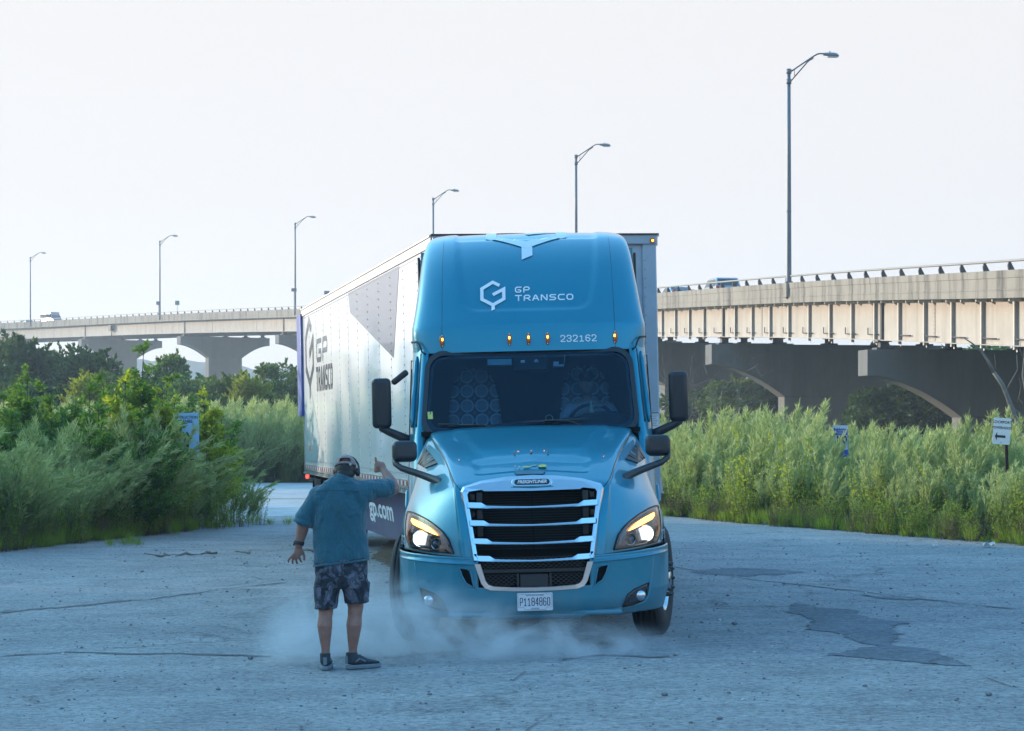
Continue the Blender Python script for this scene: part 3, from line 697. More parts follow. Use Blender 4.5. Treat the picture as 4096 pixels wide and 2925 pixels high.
def plume_weed(seed, H, nst, wind=0.25, dense=1.0, leafw=.0085, spread=.25, mats=None):
    rng = np.random.default_rng(seed); P = []
    for s_ in range(nst):
        h = H * rng.uniform(.6, 1.05); a = rng.uniform(0, 6.28); r = rng.uniform(0, spread); b = np.array([math.cos(a) * r, math.sin(a) * r, 0])
        lean = np.array([wind * rng.uniform(.5, 1.4), rng.normal() * .12, 0]) * h + np.array([math.cos(a), math.sin(a), 0]) * rng.uniform(0, .25) * h
        t = np.linspace(0, 1, 7)[:, None]; st = b + lean * t ** 2.0 + np.array([0, 0, 1]) * h * (t - .12 * np.linalg.norm(lean) / h * t ** 2)
        v, f = ribbon(st, .006); P.append((v, f, 1))
        nb = int(22 * dense); tt = rng.uniform(.12, 1.0, nb) ** .9
        for q in tt:
            i = q * 6; i0 = min(int(i), 5); p0 = st[i0] + (st[i0 + 1] - st[i0]) * (i - i0); up = st[i0 + 1] - st[i0]; up /= np.linalg.norm(up)
            ang = rng.uniform(0, 6.28); o = np.array([math.cos(ang), math.sin(ang), 0.0]); L = h * (.26 * (1 - q) ** .8 + .05) * rng.uniform(.6, 1.25)
            d = up * rng.uniform(.7, 1.3) + o * rng.uniform(.22, .52) + np.array([wind * .6, 0, 0]); d /= np.linalg.norm(d)
            u = np.linspace(0, 1, 3)[:, None]; br = p0 + d * L * u + (up + np.array([wind * .5, 0, .1])) * L * .25 * u ** 2
            vb, fb = ribbon(br, .004); P.append((vb, fb, 0 if q > .3 else 1))
            nl = int(9 * dense); uu = rng.uniform(.1, 1, nl); bp_ = br[0] + (br[2] - br[0]) * uu[:, None]
            dd = d + rng.normal(size=(nl, 3)) * .30; dd /= np.linalg.norm(dd, axis=1)[:, None]
            vl, fl = slivers(rng, bp_, dd, rng.uniform(.06, .15, nl) * (.7 + .3 * H), leafw); P.append((vl, fl, 0 if q > .38 else 1))
    return cat_mesh('plume_weed', P, mats or [M_SAGE, M_SAGE2])
def leafy_weed(seed, H, nst, m, size=.05, wind=.05, spread=.2, col=24):
    rng = np.random.default_rng(seed); P = []
    for s_ in range(nst):
        h = H * rng.uniform(.55, 1.05); a = rng.uniform(0, 6.28); r = rng.uniform(0, spread); b = np.array([math.cos(a) * r, math.sin(a) * r, 0])
        lean = np.array([math.cos(a) * .18 + wind, math.sin(a) * .18, 0]) * h
        t = np.linspace(0, 1, 6)[:, None]; st = b + lean * t ** 1.6 + np.array([0, 0, 1]) * h * t
        v, f = ribbon(st, .005); P.append((v, f, 1)); nl = int(col * h / .8) + 6; q = rng.uniform(.1, 1.0, nl); i = q * 5; i0 = np.minimum(i.astype(int), 4)
        bp_ = st[i0] + (st[i0 + 1] - st[i0]) * (i - i0)[:, None]; ang = rng.uniform(0, 6.28, nl)
        dd = np.stack([np.cos(ang), np.sin(ang), rng.uniform(.1, 1.0, nl)], 1); dd /= np.linalg.norm(dd, axis=1)[:, None]
        bp_ = bp_ + dd * rng.uniform(0, .06 * H, nl)[:, None]
        vl, fl = slivers(rng, bp_, dd, rng.uniform(.7, 1.3, nl) * size, size * .24); P.append((vl, fl, 0))
    return cat_mesh('leafy_weed', P, [m, M_DRY])
def grass_tuft(seed, H, n, m):
    rng = np.random.default_rng(seed); a = rng.uniform(0, 6.28, n); b = np.stack([np.cos(a), np.sin(a), np.zeros(n)], 1) * rng.uniform(0, .16, n)[:, None]
    dd = np.stack([np.cos(a) * rng.uniform(.1, .6, n), np.sin(a) * rng.uniform(.1, .6, n), np.ones(n)], 1); dd /= np.linalg.norm(dd, axis=1)[:, None]
    v, f = slivers(rng, b, dd, H * rng.uniform(.5, 1.1, n), .006); return np_mesh('grass_tuft', v, f, [m])
PROTO = {}
def proto(name, me):
    o = bpy.data.objects.new(name, me); PROTO[name] = o; return o
for i in range(5): proto('plume%d' % i, plume_weed(10 + i, [1.9, 2.1, 1.7, 2.0, 1.8][i], [7, 6, 8, 6, 7][i], wind=[.05, .09, .02, .07, .12][i]))
for i in range(3): proto('windy%d' % i, plume_weed(40 + i, 1.7, 9, wind=[.55, .7, .45][i], dense=1.0))
for i in range(3): proto('leafy%d' % i, leafy_weed(20 + i, [1.0, .8, 1.2][i], 11, M_LEAFY))
for i in range(2): proto('yellow%d' % i, leafy_weed(30 + i, 1.3, 5, M_YELLOW, size=.055, col=40))
for i in range(2): proto('dry%d' % i, leafy_weed(35 + i, .6, 9, M_DRY, size=.035))
for i in range(3): proto('tuft%d' % i, grass_tuft(50 + i, [.35, .5, .25][i], 60, M_LEAFY))
def stone_mesh(seed):
    bm = bmesh.new(); bmesh.ops.create_icosphere(bm, subdivisions=1, radius=1); rnd = random.Random(seed)
    for v in bm.verts: v.co *= rnd.uniform(.7, 1.15); v.co.z *= .6
    me = bpy.data.meshes.new('stone'); bm.to_mesh(me); bm.free(); return me
M_STONE = mat('grey_gravel_stone', (0.17, 0.18, 0.19), 0.9, var=.4, vscale=2); M_STONE2 = mat('pale_gravel_stone', (0.45, 0.45, 0.45), 0.9, var=.3, vscale=2)
for i in range(2):
    me = stone_mesh(i); me.materials.append([M_STONE, M_STONE2][i]); proto('stone%d' % i, me)
def scatter(name, protos, pts, label, cat=None):
    """pts: list of (x,y,z,rotz,scale,proto index); geometry nodes instances"""
    n = len(pts); me = bpy.data.meshes.new(name); A = np.array(pts, dtype=np.float32)
    me.vertices.add(n); me.vertices.foreach_set('co', np.ascontiguousarray(A[:, :3]).ravel())
    for nm, c_ in (('rz', 3), ('sc', 4)):
        at = me.attributes.new(nm, 'FLOAT', 'POINT'); at.data.foreach_set('value', np.ascontiguousarray(A[:, c_]))
    at = me.attributes.new('pi', 'INT', 'POINT'); at.data.foreach_set('value', A[:, 5].astype(np.int32)); me.update()
    o = link_mesh(name, me); tag(o, label, cat, kind='stuff')
    ng = bpy.data.node_groups.new(name, 'GeometryNodeTree'); ng.interface.new_socket('Geometry', in_out='INPUT', socket_type='NodeSocketGeometry'); ng.interface.new_socket('Geometry', in_out='OUTPUT', socket_type='NodeSocketGeometry')
    N = ng.nodes; Lk = ng.links; gi = N.new('NodeGroupInput'); go = N.new('NodeGroupOutput'); ip = N.new('GeometryNodeInstanceOnPoints')
    m2p = N.new('GeometryNodeMeshToPoints'); Lk.new(gi.outputs[0], m2p.inputs['Mesh'])
    g2i = N.new('GeometryNodeGeometryToInstance')
    for p in reversed(protos):
        oi = N.new('GeometryNodeObjectInfo'); oi.inputs['Object'].default_value = PROTO[p]; oi.inputs['As Instance'].default_value = True
        Lk.new(oi.outputs['Geometry'], g2i.inputs[0])
    Lk.new(m2p.outputs[0], ip.inputs['Points']); Lk.new(g2i.outputs[0], ip.inputs['Instance']); ip.inputs['Pick Instance'].default_value = True
    def attr(nm, dt):
        a = N.new('GeometryNodeInputNamedAttribute'); a.data_type = dt; a.inputs['Name'].default_value = nm; return a.outputs['Attribute']
    Lk.new(attr('pi', 'INT'), ip.inputs['Instance Index'])
    cx = N.new('ShaderNodeCombineXYZ'); Lk.new(attr('rz', 'FLOAT'), cx.inputs[2]); Lk.new(cx.outputs[0], ip.inputs['Rotation'])
    c2 = N.new('ShaderNodeCombineXYZ'); s_ = attr('sc', 'FLOAT')
    for k in range(3): Lk.new(s_, c2.inputs[k])
    Lk.new(c2.outputs[0], ip.inputs['Scale']); Lk.new(ip.outputs[0], go.inputs[0])
    md = o.modifiers.new('scatter', 'NODES'); md.node_group = ng
    return o
rnd = random.Random(11)
# ---- right hand bank of weeds. base line of the bank
def rb(x):   # y of the bank's front edge at x
    return float(np.interp(x, [-2, 3.4, 4.7, 6.2, 8.2, 10.5, 16], [55, 46.8, 43.0, 39.6, 35.0, 30.5, 18]))
def vn(x, y, f=1.0): return .5 + .25 * (math.sin(x * 1.3 * f + 1.7 * math.sin(y * .9 * f)) + math.sin(y * 1.1 * f + 2.1 * math.sin(x * .7 * f + 1)))
names_r = ['plume%d' % i for i in range(5)] + ['leafy0', 'leafy1', 'leafy2', 'yellow0', 'yellow1', 'dry0', 'dry1', 'tuft0', 'tuft1', 'tuft2', 'windy0', 'windy1', 'windy2']
pts = []
for k in range(3000):
    x = rnd.uniform(1.5, 22); dpt = rnd.random() ** 1.7 * 24; y = rb(x) + dpt
    if abs(x) > .28 * y + 5: continue
    hv = vn(x, y); pxx = CX + F * x / y
    low = y < 44.2 and 3300 < pxx < 3430
    if hv < .35 and dpt > .6 and rnd.random() < .55: continue
    if dpt < .5: c = rnd.choices([12, 13, 14, 5, 6, 10, 11], [3, 3, 4, 1, 1, 2, 2])[0]; s = rnd.uniform(.5, 1.0)
    elif dpt < 1.6: c = rnd.choices([0, 1, 2, 3, 4, 5, 6, 7, 8, 9, 10, 11, 13, 15], [1, 1, 1, 1, 1, 4, 4, 4, 2, 2, 1, 1, 3, .6])[0]; s = rnd.uniform(.35, .8) if c < 5 else rnd.uniform(.6, 1.1)
    elif dpt < 3.2: c = rnd.choices([0, 1, 2, 3, 4, 5, 7, 8, 9, 15, 10], [3, 3, 3, 3, 3, 3, 3, 3, 3, .4, 1.5])[0]; s = rnd.uniform(.55, .9) if c < 5 or c > 14 else rnd.uniform(.8, 1.3)
    else: c = rnd.choices([0, 1, 2, 3, 4, 8, 9], [3, 3, 3, 3, 3, .5, .4])[0]; s = rnd.uniform(.70, 1.02) * (1 if x < 7 else .9)
    if dpt > .5: s *= (.70 + .46 * hv) * rnd.choice((1, 1, 1, 1.18, .85))
    if low: s = min(s * .6, .62) if c < 5 or c > 14 else s * .75
    pts.append((x, y, gz(x, y), rnd.uniform(-.5, .5), s, c))
for k in range(420):   # front fringe, low and leafy
    x = rnd.uniform(2.5, 12.5)
    pts.append((x, rb(x) + rnd.uniform(-.35, .9), gz(x), rnd.uniform(0, 6), rnd.uniform(.4, .9), rnd.choice([5, 6, 12, 13, 14, 14, 11, 10])))
scatter('tall_weeds', names_r, pts, 'bank of tall feathery weeds along the right edge of the lot')
# ---- left hand island of weeds
def lb(x): return float(np.interp(x, [-30, -16, -8.1, -6.9, -5.9, -4.9, -4.2], [22, 27.5, 34.2, 38.6, 42.2, 44.6, 46.2]))
pts = []
for k in range(1900):
    x = rnd.uniform(-18, -4.9); y = lb(x) + rnd.random() ** 1.3 * (12 if x < -8 else 8)
    if y > 50 or abs(x) > .25 * y + 2.5: continue
    if x > -.1345 * y: continue
    if x > -.148 * y and rnd.random() < .5: continue
    dpt = y - lb(x); right = x > -6.2
    if dpt < .7: c = rnd.choices([12, 13, 5, 6, 7, 10], [3, 3, 3, 3, 2, 2])[0]; s = rnd.uniform(.5, .9)
    else: c = rnd.choices([0, 1, 2, 3, 4, 5, 6, 7, 15, 16, 17], [1.3, 1.3, 1.3, 1.3, 1.3, 2, 2, 2, 3, 3, 3])[0]; s = rnd.uniform(.6, .95) if c < 5 or c > 14 else rnd.uniform(.9, 1.4)
    if right: s *= .62
    if 655 < CX + F * x / y < 815 and y < 42.3: s *= .72
    hv = vn(x, y); s *= .74 + .46 * hv
    if hv < .33 and rnd.random() < .5: continue
    pts.append((x, y, gz(x), rnd.uniform(-.6, .6), s, c))
for k in range(260):
    x = rnd.uniform(-13, -5.7); pts.append((x, lb(x) + rnd.uniform(-.3, .7), 0, rnd.uniform(0, 6), rnd.uniform(.4, .9), rnd.choice([5, 6, 12, 13, 14, 11])))
for (px, py, s, c) in ((920, 2112, .6, 12), (1010, 2100, .7, 13), (1040, 2098, .6, 5), (1080, 2100, .5, 12), (1150, 2102, .5, 13), (500, 2182, .6, 14), (530, 2180, .7, 12), (555, 2183, .5, 14), (440, 2186, .5, 12), (700, 2140, .7, 13), (960, 2108, .9, 6), (870, 2118, .8, 5),
                       (930, 2085, .62, 15), (950, 2090, .55, 16), (1010, 2092, .42, 17), (900, 2090, .8, 5), (930, 2095, .8, 7), (1000, 2092, .5, 15)):
    x, y = GP(px, py); pts.append((x, y, gz(x), rnd.uniform(-.3, .3), s, c))
scatter('tall_weeds', names_r, pts, 'island of wind bent weeds along the left edge of the lot')
# ---- weeds beyond the road, behind the island and the trailer
pts = []
for k in range(1500):
    x = rnd.uniform(-24, 3); y = 79.5 + rnd.random() ** 1.3 * 22
    if abs(x) > .25 * y + 3: continue
    c = rnd.choices([0, 1, 2, 3, 4, 5, 7, 16, 17], [4, 4, 4, 4, 4, 1, 1, 3, 3])[0]; pts.append((x, y, 0, rnd.uniform(-.5, .5), rnd.uniform(1.0, 1.55), c))
scatter('tall_weeds', names_r, pts, 'thicket of pale weeds beyond the road behind the trailer')
# ---- loose gravel on the lot
pts = []
for k in range(9000):
    y = 13.2 + rnd.random() ** .8 * 24; x = rnd.uniform(-.26, .26) * y; s = min(.03, .003 + rnd.expovariate(1 / .0035)); pts.append((x, y, gz(x) + s * .25, rnd.uniform(0, 6), s, 0 if rnd.random() < .7 else 1))
scatter('gravel', ['stone0', 'stone1'], pts, 'loose gravel strewn over the lot')
# ---- tall leafy shrubs on the island
def shrub_mesh(seed, H, W, n, m, size, spiky=True):
    rng = np.random.default_rng(seed); P = []; C = []
    nst = 12
    for s_ in range(nst):
        a = rng.uniform(0, 6.28); tgt = np.array([math.cos(a) * W * rng.uniform(.1, .9), math.sin(a) * W * .6 * rng.uniform(.1, .9), H * (1.0 if s_ == 0 else rng.uniform(.45, .85))])
        if s_ == 0: tgt[:2] *= .2
        if 0 < s_ < 4: tgt = np.array([tgt[0] * .35, tgt[1] * .35, H * (.95 - .08 * s_)])
        t = np.linspace(0, 1, 8)[:, None]; st = np.array([0, 0, 0]) + tgt * np.array([1, 1, 0]) * t ** 1.3 + np.array([0, 0, 1]) * tgt[2] * t
        v, f = ribbon(st, .018); P.append((v, f, 1))
        nb = 30
        for q in rng.uniform(.12, 1, nb):
            i = q * 7; i0 = min(int(i), 6); p0 = st[i0] + (st[i0 + 1] - st[i0]) * (i - i0); ang = rng.uniform(0, 6.28)
            L = H * (.24 * (1 - q) + .05) * rng.uniform(.6, 1.2); d = np.array([math.cos(ang), math.sin(ang), rng.uniform(.4, 1.1)]); d /= np.linalg.norm(d)
            u = np.linspace(0, 1, 3)[:, None]; br = p0 + d * L * u + np.array([0, 0, .15]) * L * u ** 2; v, f = ribbon(br, .006); P.append((v, f, 1))
            nl = int(n * 2.2 * (.5 + L / H * 3)); uu = rng.uniform(.05, 1.05, nl); b_ = br[0] + (br[2] - br[0]) * uu[:, None] + rng.normal(size=(nl, 3)) * .02
            dd = d * .5 + rng.normal(size=(nl, 3)) * .7 + np.array([0, 0, .25]); dd /= np.linalg.norm(dd, axis=1)[:, None]
            vl, fl = slivers(rng, b_, dd, rng.uniform(.7, 1.3, nl) * size, size * .22); P.append((vl, fl, 0))
    F_ = [p for p in P if p[2] == 0]; S_ = [(p[0], p[1], 0) for p in P if p[2] == 1]
    return cat_mesh('foliage', F_, [m]), cat_mesh('stem', S_, [M_BARK])
M_SH1 = leafmat('shrub_leaf_green', (0.075, 0.16, 0.03), (0.16, 0.29, 0.05), 0.45)
M_SH2 = leafmat('shrub_leaf_yellow_green', (0.19, 0.27, 0.025), (0.42, 0.47, 0.05), 0.5)
shr = [shrub_mesh(1, 3.4, .9, 15, M_SH1, .09), shrub_mesh(2, 3.0, 1.0, 15, M_SH1, .085), shrub_mesh(3, 2.6, .6, 14, M_SH2, .085), shrub_mesh(4, 2.6, 1.1, 15, M_SH1, .08)]
SHR = [(300, 1590, 40.8, 1, 3.0, 'bushy green shrub between the pointed shrub and the yellow green tree'), (165, 1530, 43.0, 0, 3.4, 'green shrub close behind the pointed shrub at the far left'), (440, 1550, 42.5, 1, 3.0, 'green shrub pressed against the left side of the tallest shrub'), (560, 1530, 43.2, 3, 2.6, 'broad green shrub behind the foot of the tallest shrub'), (690, 1590, 44.5, 2, 2.6, 'yellow green shrub just behind the top edge of the arrow sign'), (45, 1570, 41.0, 0, 3.4, 'slender green shrub second from the left edge of the view'), (365, 1540, 43.5, 0, 3.4, 'tall loose shrub in front of the yellow green tree'), (640, 1500, 44.5, 0, 3.4, 'leafy shrub rising right behind the tallest shrub'),
       (545, 1372, 41.5, 0, 3.4, 'tallest dark green shrub with a thin pointed tip on the left weed island'), (490, 1500, 40.3, 2, 2.6, 'yellow green shrub leaning against the tallest shrub of the island'),
       (645, 1545, 41.0, 2, 2.6, 'slim yellow green shrub between the tallest shrub and the arrow sign'), (822, 1560, 43.6, 2, 2.6, 'slim yellow tipped shrub at the right edge of the arrow sign'),
       (115, 1460, 42.0, 1, 3.0, 'dark green shrub with a pointed top near the left edge of the lot'), (225, 1580, 41.0, 3, 2.6, 'rounded green shrub right of the pointed shrub at the far left'),
       (740, 1570, 45.5, 1, 3.0, 'green shrub standing behind the arrow sign'), (20, 1640, 38.5, 3, 2.6, 'shrub cut by the left edge of the view'), (390, 1620, 39.0, 3, 2.6, 'bushy green shrub left of the yellow green one'), (840, 1600, 46.0, 3, 2.6, 'loose green shrub at the right end of the island'), (585, 1640, 39.6, 3, 2.6, 'low dense dark shrub left of the arrow sign')]
for i, (px, py, Y, k, H, lab) in enumerate(SHR):
    q = PX(px, py, Y); e = empty('shrub', (q.x, Y, 0), (0, 0, i * 1.3)); tag(e, lab, 'shrub', 'leafy shrubs on the left weed island'); s = q.z / (H * 1.02)
    e.scale = (s * 1.3, s * 1.3, s)
    link_mesh('foliage', shr[k][0], e); link_mesh('stem', shr[k][1], e)
# ---- trees
def tree_mesh(seed, H, W, nl, m, leaf, blobs=26, open_=0.0):
    rng = np.random.default_rng(seed); B = []
    for i in range(blobs):
        a = rng.uniform(0, 6.28); z = rng.uniform(.22, 1.0); rr = W * .5 * math.sqrt(max(.05, 1 - ((z - .5) / .58) ** 2)) * rng.uniform(.3, 1.0)
        B.append((np.array([math.cos(a) * rr, math.sin(a) * rr, z * H * .9]), rng.uniform(.16, .30) * W * (1 - .35 * z)))
    C = []; D = []
    per = nl // blobs
    for c, r in B:
        d = rng.normal(size=(per, 3)); d /= np.linalg.norm(d, axis=1)[:, None]; rad = r * rng.uniform(.45, 1.15, per) ** .6
        p = c + d * rad[:, None] * np.array([1, 1, .8]); C.append(p); D.append(d * .6 + rng.normal(size=(per, 3)) * .6 + np.array([0, 0, .3]))
    # tufts poking out of the outline
    nt_ = blobs * 3
    for i in range(nt_):
        c, r = B[rng.integers(len(B))]; d = rng.normal(size=3); d[2] = abs(d[2]); d /= np.linalg.norm(d); k = 22
        u = rng.uniform(0, 1, k)[:, None]; C.append(c + d * r * (.8 + .65 * u) + rng.normal(size=(k, 3)) * r * .07 * (1.2 - u)); D.append(d + rng.normal(size=(k, 3)) * .6)
    C = np.concatenate(C); D = np.concatenate(D); D /= np.linalg.norm(D, axis=1)[:, None]
    v, f = slivers(rng, C, D, leaf * rng.uniform(.7, 1.4, len(C)), leaf * .33); crown = np_mesh('crown', v, f, [m])
    mb = MB(); mb.tube([(0, 0, -.2), (.1, 0, H * .2), (0, .1, H * .45), (.05, 0, H * .8)], [W * .045, W * .035, W * .026, W * .008], 8)
    for c, r in B[:14]:
        z0 = min(c[2] * .6, H * .5); mb.tube([(.05, 0, z0), tuple((c * .5 + np.array([0, 0, z0 * .5]))), tuple(c)], [W * .016, W * .01, W * .004], 5)
    return crown, mb.mesh('trunk', M_BARK)
TT = [tree_mesh(1, 7, 5.0, 8000, M_TREE, .30), tree_mesh(2, 7, 4.2, 7000, M_TREE2, .26), tree_mesh(3, 7, 6.0, 9000, M_TREE, .30, 32), tree_mesh(4, 7, 3.6, 3000, M_TREE2, .22, 20), tree_mesh(5, 7, 5.2, 7000, leafmat('yellowish_tree_leaf', (0.16, 0.21, 0.03), (0.28, 0.32, 0.04), 0.4), .28)]
BIG = tree_mesh(9, 15, 11, 9000, M_TREE, .42, 40)
def tree(px, py, Y, k, wpx, lab, group='trees between the lot and the bridge'):
    q = PX(px, py, Y); H = q.z / 1.03; Wm = wpx / (F / Y); e = empty('tree', (q.x, Y, 0), (0, 0, (px * 7 % 63) / 10)); tag(e, lab, 'tree', group)
    e.scale = (Wm / [5.0, 4.2, 6.0, 3.6, 5.2][k], Wm / [5.0, 4.2, 6.0, 3.6, 5.2][k], H / 7); link_mesh('crown', TT[k][0], e); link_mesh('trunk', TT[k][1], e)
for a in [(55, 1338, 125, 0, 330, 'dense dark tree at the far left below the bridge'), (185, 1378, 128, 2, 300, 'second dark tree from the left edge, touching the first'),
          (335, 1388, 122, 0, 300, 'round topped dark tree left of the tallest shrub tip'), (700, 1372, 118, 3, 190, 'open leafed tree rising before the gap between two piers'),
          (640, 1430, 120, 1, 200, 'mid green tree below the open leafed one'), (800, 1470, 116, 1, 270, 'tree hiding the foot of the pier right of the open leafed tree'), (905, 1462, 112, 1, 260, 'mid green tree in front of the bridge column'),
          (1010, 1500, 108, 4, 210, 'yellowish tree at the foot of the bridge column'), (1095, 1412, 128, 3, 230, 'slender pale tree right of the bridge column'), (1190, 1470, 116, 2, 240, 'dark tree against the rear edge of the trailer'),
          (380, 1500, 92, 4, 250, 'yellow green tree in front of the round topped dark tree'), (100, 1520, 95, 2, 330, 'lower dark tree at the far left'), (250, 1540, 96, 0, 260, 'lower dark tree second from the left edge'), (560, 1500, 100, 2, 300, 'dark tree directly behind the tallest shrub'),
          (760, 1560, 92, 2, 300, 'dark tree behind the arrow sign'), (900, 1590, 90, 0, 280, 'dark tree behind the right end of the island'), (1040, 1590, 94, 0, 260, 'dark tree behind the pale weeds left of the trailer'), (1180, 1570, 96, 2, 280, 'dark tree close to the trailer rear above the weeds'),
          (-60, 1420, 110, 2, 330, 'dark tree cut by the left edge of the view'), (470, 1455, 118, 1, 240, 'mid green tree left of the tallest shrub'),
          (1290, 1500, 118, 0, 300, 'dark tree mostly behind the trailer rear'), (1420, 1520, 112, 2, 300, 'dark tree hidden behind the trailer')]: tree(*a)
for a in [(2960, 1480, 158, 1, 330, 'olive green tree left of the first full bridge column'), (3080, 1540, 160, 0, 240, 'small dark tree against the first full bridge column'), (2760, 1560, 165, 0, 260, 'dark tree just right of the truck mirror'),
          (3570, 1540, 128, 0, 340, 'dark tree in the arch left of the nearest pier'), (3740, 1560, 126, 2, 330, 'dark tree in the arch beside the nearest pier column'), (3490, 1560, 130, 2, 260, 'low dark tree right of the first full column'),
          (3500, 1380, 190, 0, 260, 'tree top beyond the deck above the first full pier'), (3950, 1330, 170, 1, 500, 'tree top seen between girder and cap behind the dead tree'), (3640, 1400, 200, 1, 260, 'tree top seen over the nearest pier cap')]: tree(*a, group='trees under and beyond the bridge')
# ---- tall trees left of and behind the viewer: they shade the lot and show in the paint
bt = [(-31, 28, .95), (-33, 38, .95), (-45, 27, 1.0), (-56, 50, 1.1), (-34, 22, 1.0), (-42, 34, 1.1), (-38, 47, 1.0), (-50, 58, 1.15), (-48, 22, 1.1), (-58, 40, 1.2), (-36, 8, 1.0), (-40, -6, 1.1), (-30, -22, 1.0), (-62, 70, 1.3), (-74, 58, 1.3), (-70, 84, 1.3), (-18, -34, 1.0), (-2, -38, .9), (15, -36, 1.0), (28, -24, 1.0), (-46, 72, 1.0)]
for i, (x, y, s) in enumerate(bt):
    e = empty('tree', (x, y, 0), (0, 0, i * .9)); tag(e, 'tall broad tree outside the view, shading the lot', 'tree', 'tall trees around the lot'); e.scale = (s, s, s * (.66 if (y > 18 and x < -30) else .45))
    link_mesh('crown', BIG[0], e); link_mesh('trunk', BIG[1], e)
# ---- dead tree at the right edge
M_DEAD = mat('bare_weathered_branch', (0.19, 0.165, 0.14), 0.85, var=.25, bump=.5, bscale=20, bdist=.01)
Yd = 62.0; e = empty('dead_tree', (PX(4180, 1722, Yd).x, Yd, gz(10))); tag(e, 'bare dead tree leaning in at the right edge beside the powerhouse sign', 'tree')
def dpt(px, py, dy=0): return PX(px, py, Yd + dy) - Vector(e.location)
def dbr(name, pts, r0, r1):
    mb = MB(); n = len(pts); P = [dpt(*p) for p in pts]; mb.tube(P, [.68 * (r0 + (r1 - r0) * i / (n - 1)) for i in range(n)], 7); mb.build(name, M_DEAD, e)
dbr('trunk', [(4170, 1960), (4120, 1840), (4085, 1760), (4070, 1690), (4050, 1640), (4010, 1540), (3975, 1490)], .13, .085)
dbr('branch', [(3975, 1490), (3950, 1440), (3925, 1405), (3890, 1375), (3855, 1352)], .075, .02)
dbr('branch', [(4050, 1650), (4030, 1612), (4025, 1560), (4070, 1480), (4067, 1420)], .04, .015)
dbr('branch', [(4096, 1668), (4060, 1640), (4045, 1622)], .05, .03)
dbr('branch', [(4130, 1750), (4110, 1600), (4092, 1500), (4100, 1400), (4110, 1300)], .09, .03)
dbr('branch', [(4092, 1620), (4085, 1605), (4078, 1595)], .02, .012)
dbr('twig', [(4040, 1652), (4025, 1645), (4012, 1641)], .02, .008)
dbr('twig', [(3985, 1500), (3982, 1460), (3978, 1415)], .02, .008)
dbr('twig', [(3920, 1400), (3895, 1400), (3870, 1385)], .014, .006)
dbr('twig', [(4070, 1610), (4080, 1570), (4084, 1540), (4075, 1510)], .018, .006)
dbr('twig', [(4100, 1450), (4080, 1400), (4085, 1350)], .02, .006)
# bare twigs right of the mirror
e2 = empty('bare_branches', (PX(2830, 1722, 100).x, 100, 0)); tag(e2, 'thin bare branches rising right of the truck mirror', 'tree'); mb = MB(); rr = random.Random(5)
def twigs(p, d, L, r, lv):
    q = p + d * L; mb.tube([p, (p + q) / 2 + Vector((rr.gauss(0, .05), 0, rr.gauss(0, .05))) * L, q], [r, r * .8, r * .55], 4)
    if lv:
        for k in range(3):
            twigs(q if k else (p + q) / 2, (d + Vector((rr.gauss(0, .5), rr.gauss(0, .3), rr.gauss(0, .35)))).normalized(), L * .65, r * .55, lv - 1)
for k in range(4): twigs(Vector((-.6 + k * .35, 0, .5)), Vector((-.25 + .2 * k, 0, 1)).normalized(), 2.2, .035, 4)
mb.build('branch', M_DEAD, e2)
# ================================================================== TRUCK
def paint(name, col, col2, flake=0.3):
    m = bpy.data.materials.new(name); g = NT(m); MATS[name] = m
    p = g.n('ShaderNodeBsdfPrincipled', Roughness=0.30, Metallic=0.30); g.l(p.outputs[0], g.out.inputs[0])
    co = coords(g); n = noise(g, 1.2, 5, 0.6, co); dst = noise(g, 3.0, 6, 0.7, co)
    sx = g.n('ShaderNodeSeparateXYZ'); g.l(co, sx.inputs[0])
    c = mixc(g, ramp(g, n, [(0.3, 0.0), (0.7, 1.0)]), col, col2)
    low = g.n('ShaderNodeMapRange'); g.l(sx.outputs[2], low.inputs[0]); low.inputs['From Min'].default_value = 0.25; low.inputs['From Max'].default_value = 1.0; low.inputs['To Min'].default_value = 0.40; low.inputs['To Max'].default_value = 0.03
    k = math_n(g, 'MULTIPLY', low.outputs[0], ramp(g, dst, [(0.35, 0.4), (0.65, 1.0)]))
    c = mixc(g, k, c, (0.28, 0.27, 0.25)); g.l(c, p.inputs['Base Color'])
    g.l(math_n(g, 'MULTIPLY_ADD', k, 1.0, 0.30), p.inputs['Roughness'])
    p.inputs['Coat Weight'].default_value = 0.65; p.inputs['Specular IOR Level'].default_value = 0.25; g.l(math_n(g, 'MULTIPLY_ADD', k, 0.6, 0.02), p.inputs['Coat Roughness']); p.inputs['Coat IOR'].default_value = 1.5
    return m
M_PAINT = paint('teal_blue_truck_paint', (0.000, 0.205, 0.310), (0.000, 0.225, 0.330))
M_GAP = mat('panel_gap_black', (0.012, 0.014, 0.016), 0.6)
M_BLK = mat('satin_black_plastic', (0.018, 0.021, 0.026), 0.42, bump=0.15, bscale=160)
M_CHR = mat('chrome', (0.62, 0.66, 0.70), 0.06, 1.0, var=0.02)
M_SATIN = mat('satin_chrome_trim', (0.55, 0.56, 0.57), 0.32, 0.9, var=0.05)
M_ALU = mat('polished_wheel_aluminium', (0.55, 0.56, 0.57), 0.22, 1.0)
M_WHT = mat('white_vinyl_lettering', (0.78, 0.80, 0.82), 0.4, var=0.02)
M_PALE = mat('pale_grey_vinyl', (0.62, 0.70, 0.76), 0.4, var=0.02)
M_DARKBOX = mat('engine_bay_black', (0.004, 0.005, 0.006), 0.9, spec=.1)
M_LGREY = mat('headlamp_bezel_dark', (0.035, 0.035, 0.045), 0.18, 0.3, coat=0.8)
M_AMB = mat('amber_lens', (0.45, 0.10, 0.01), 0.15, spec=0.7)
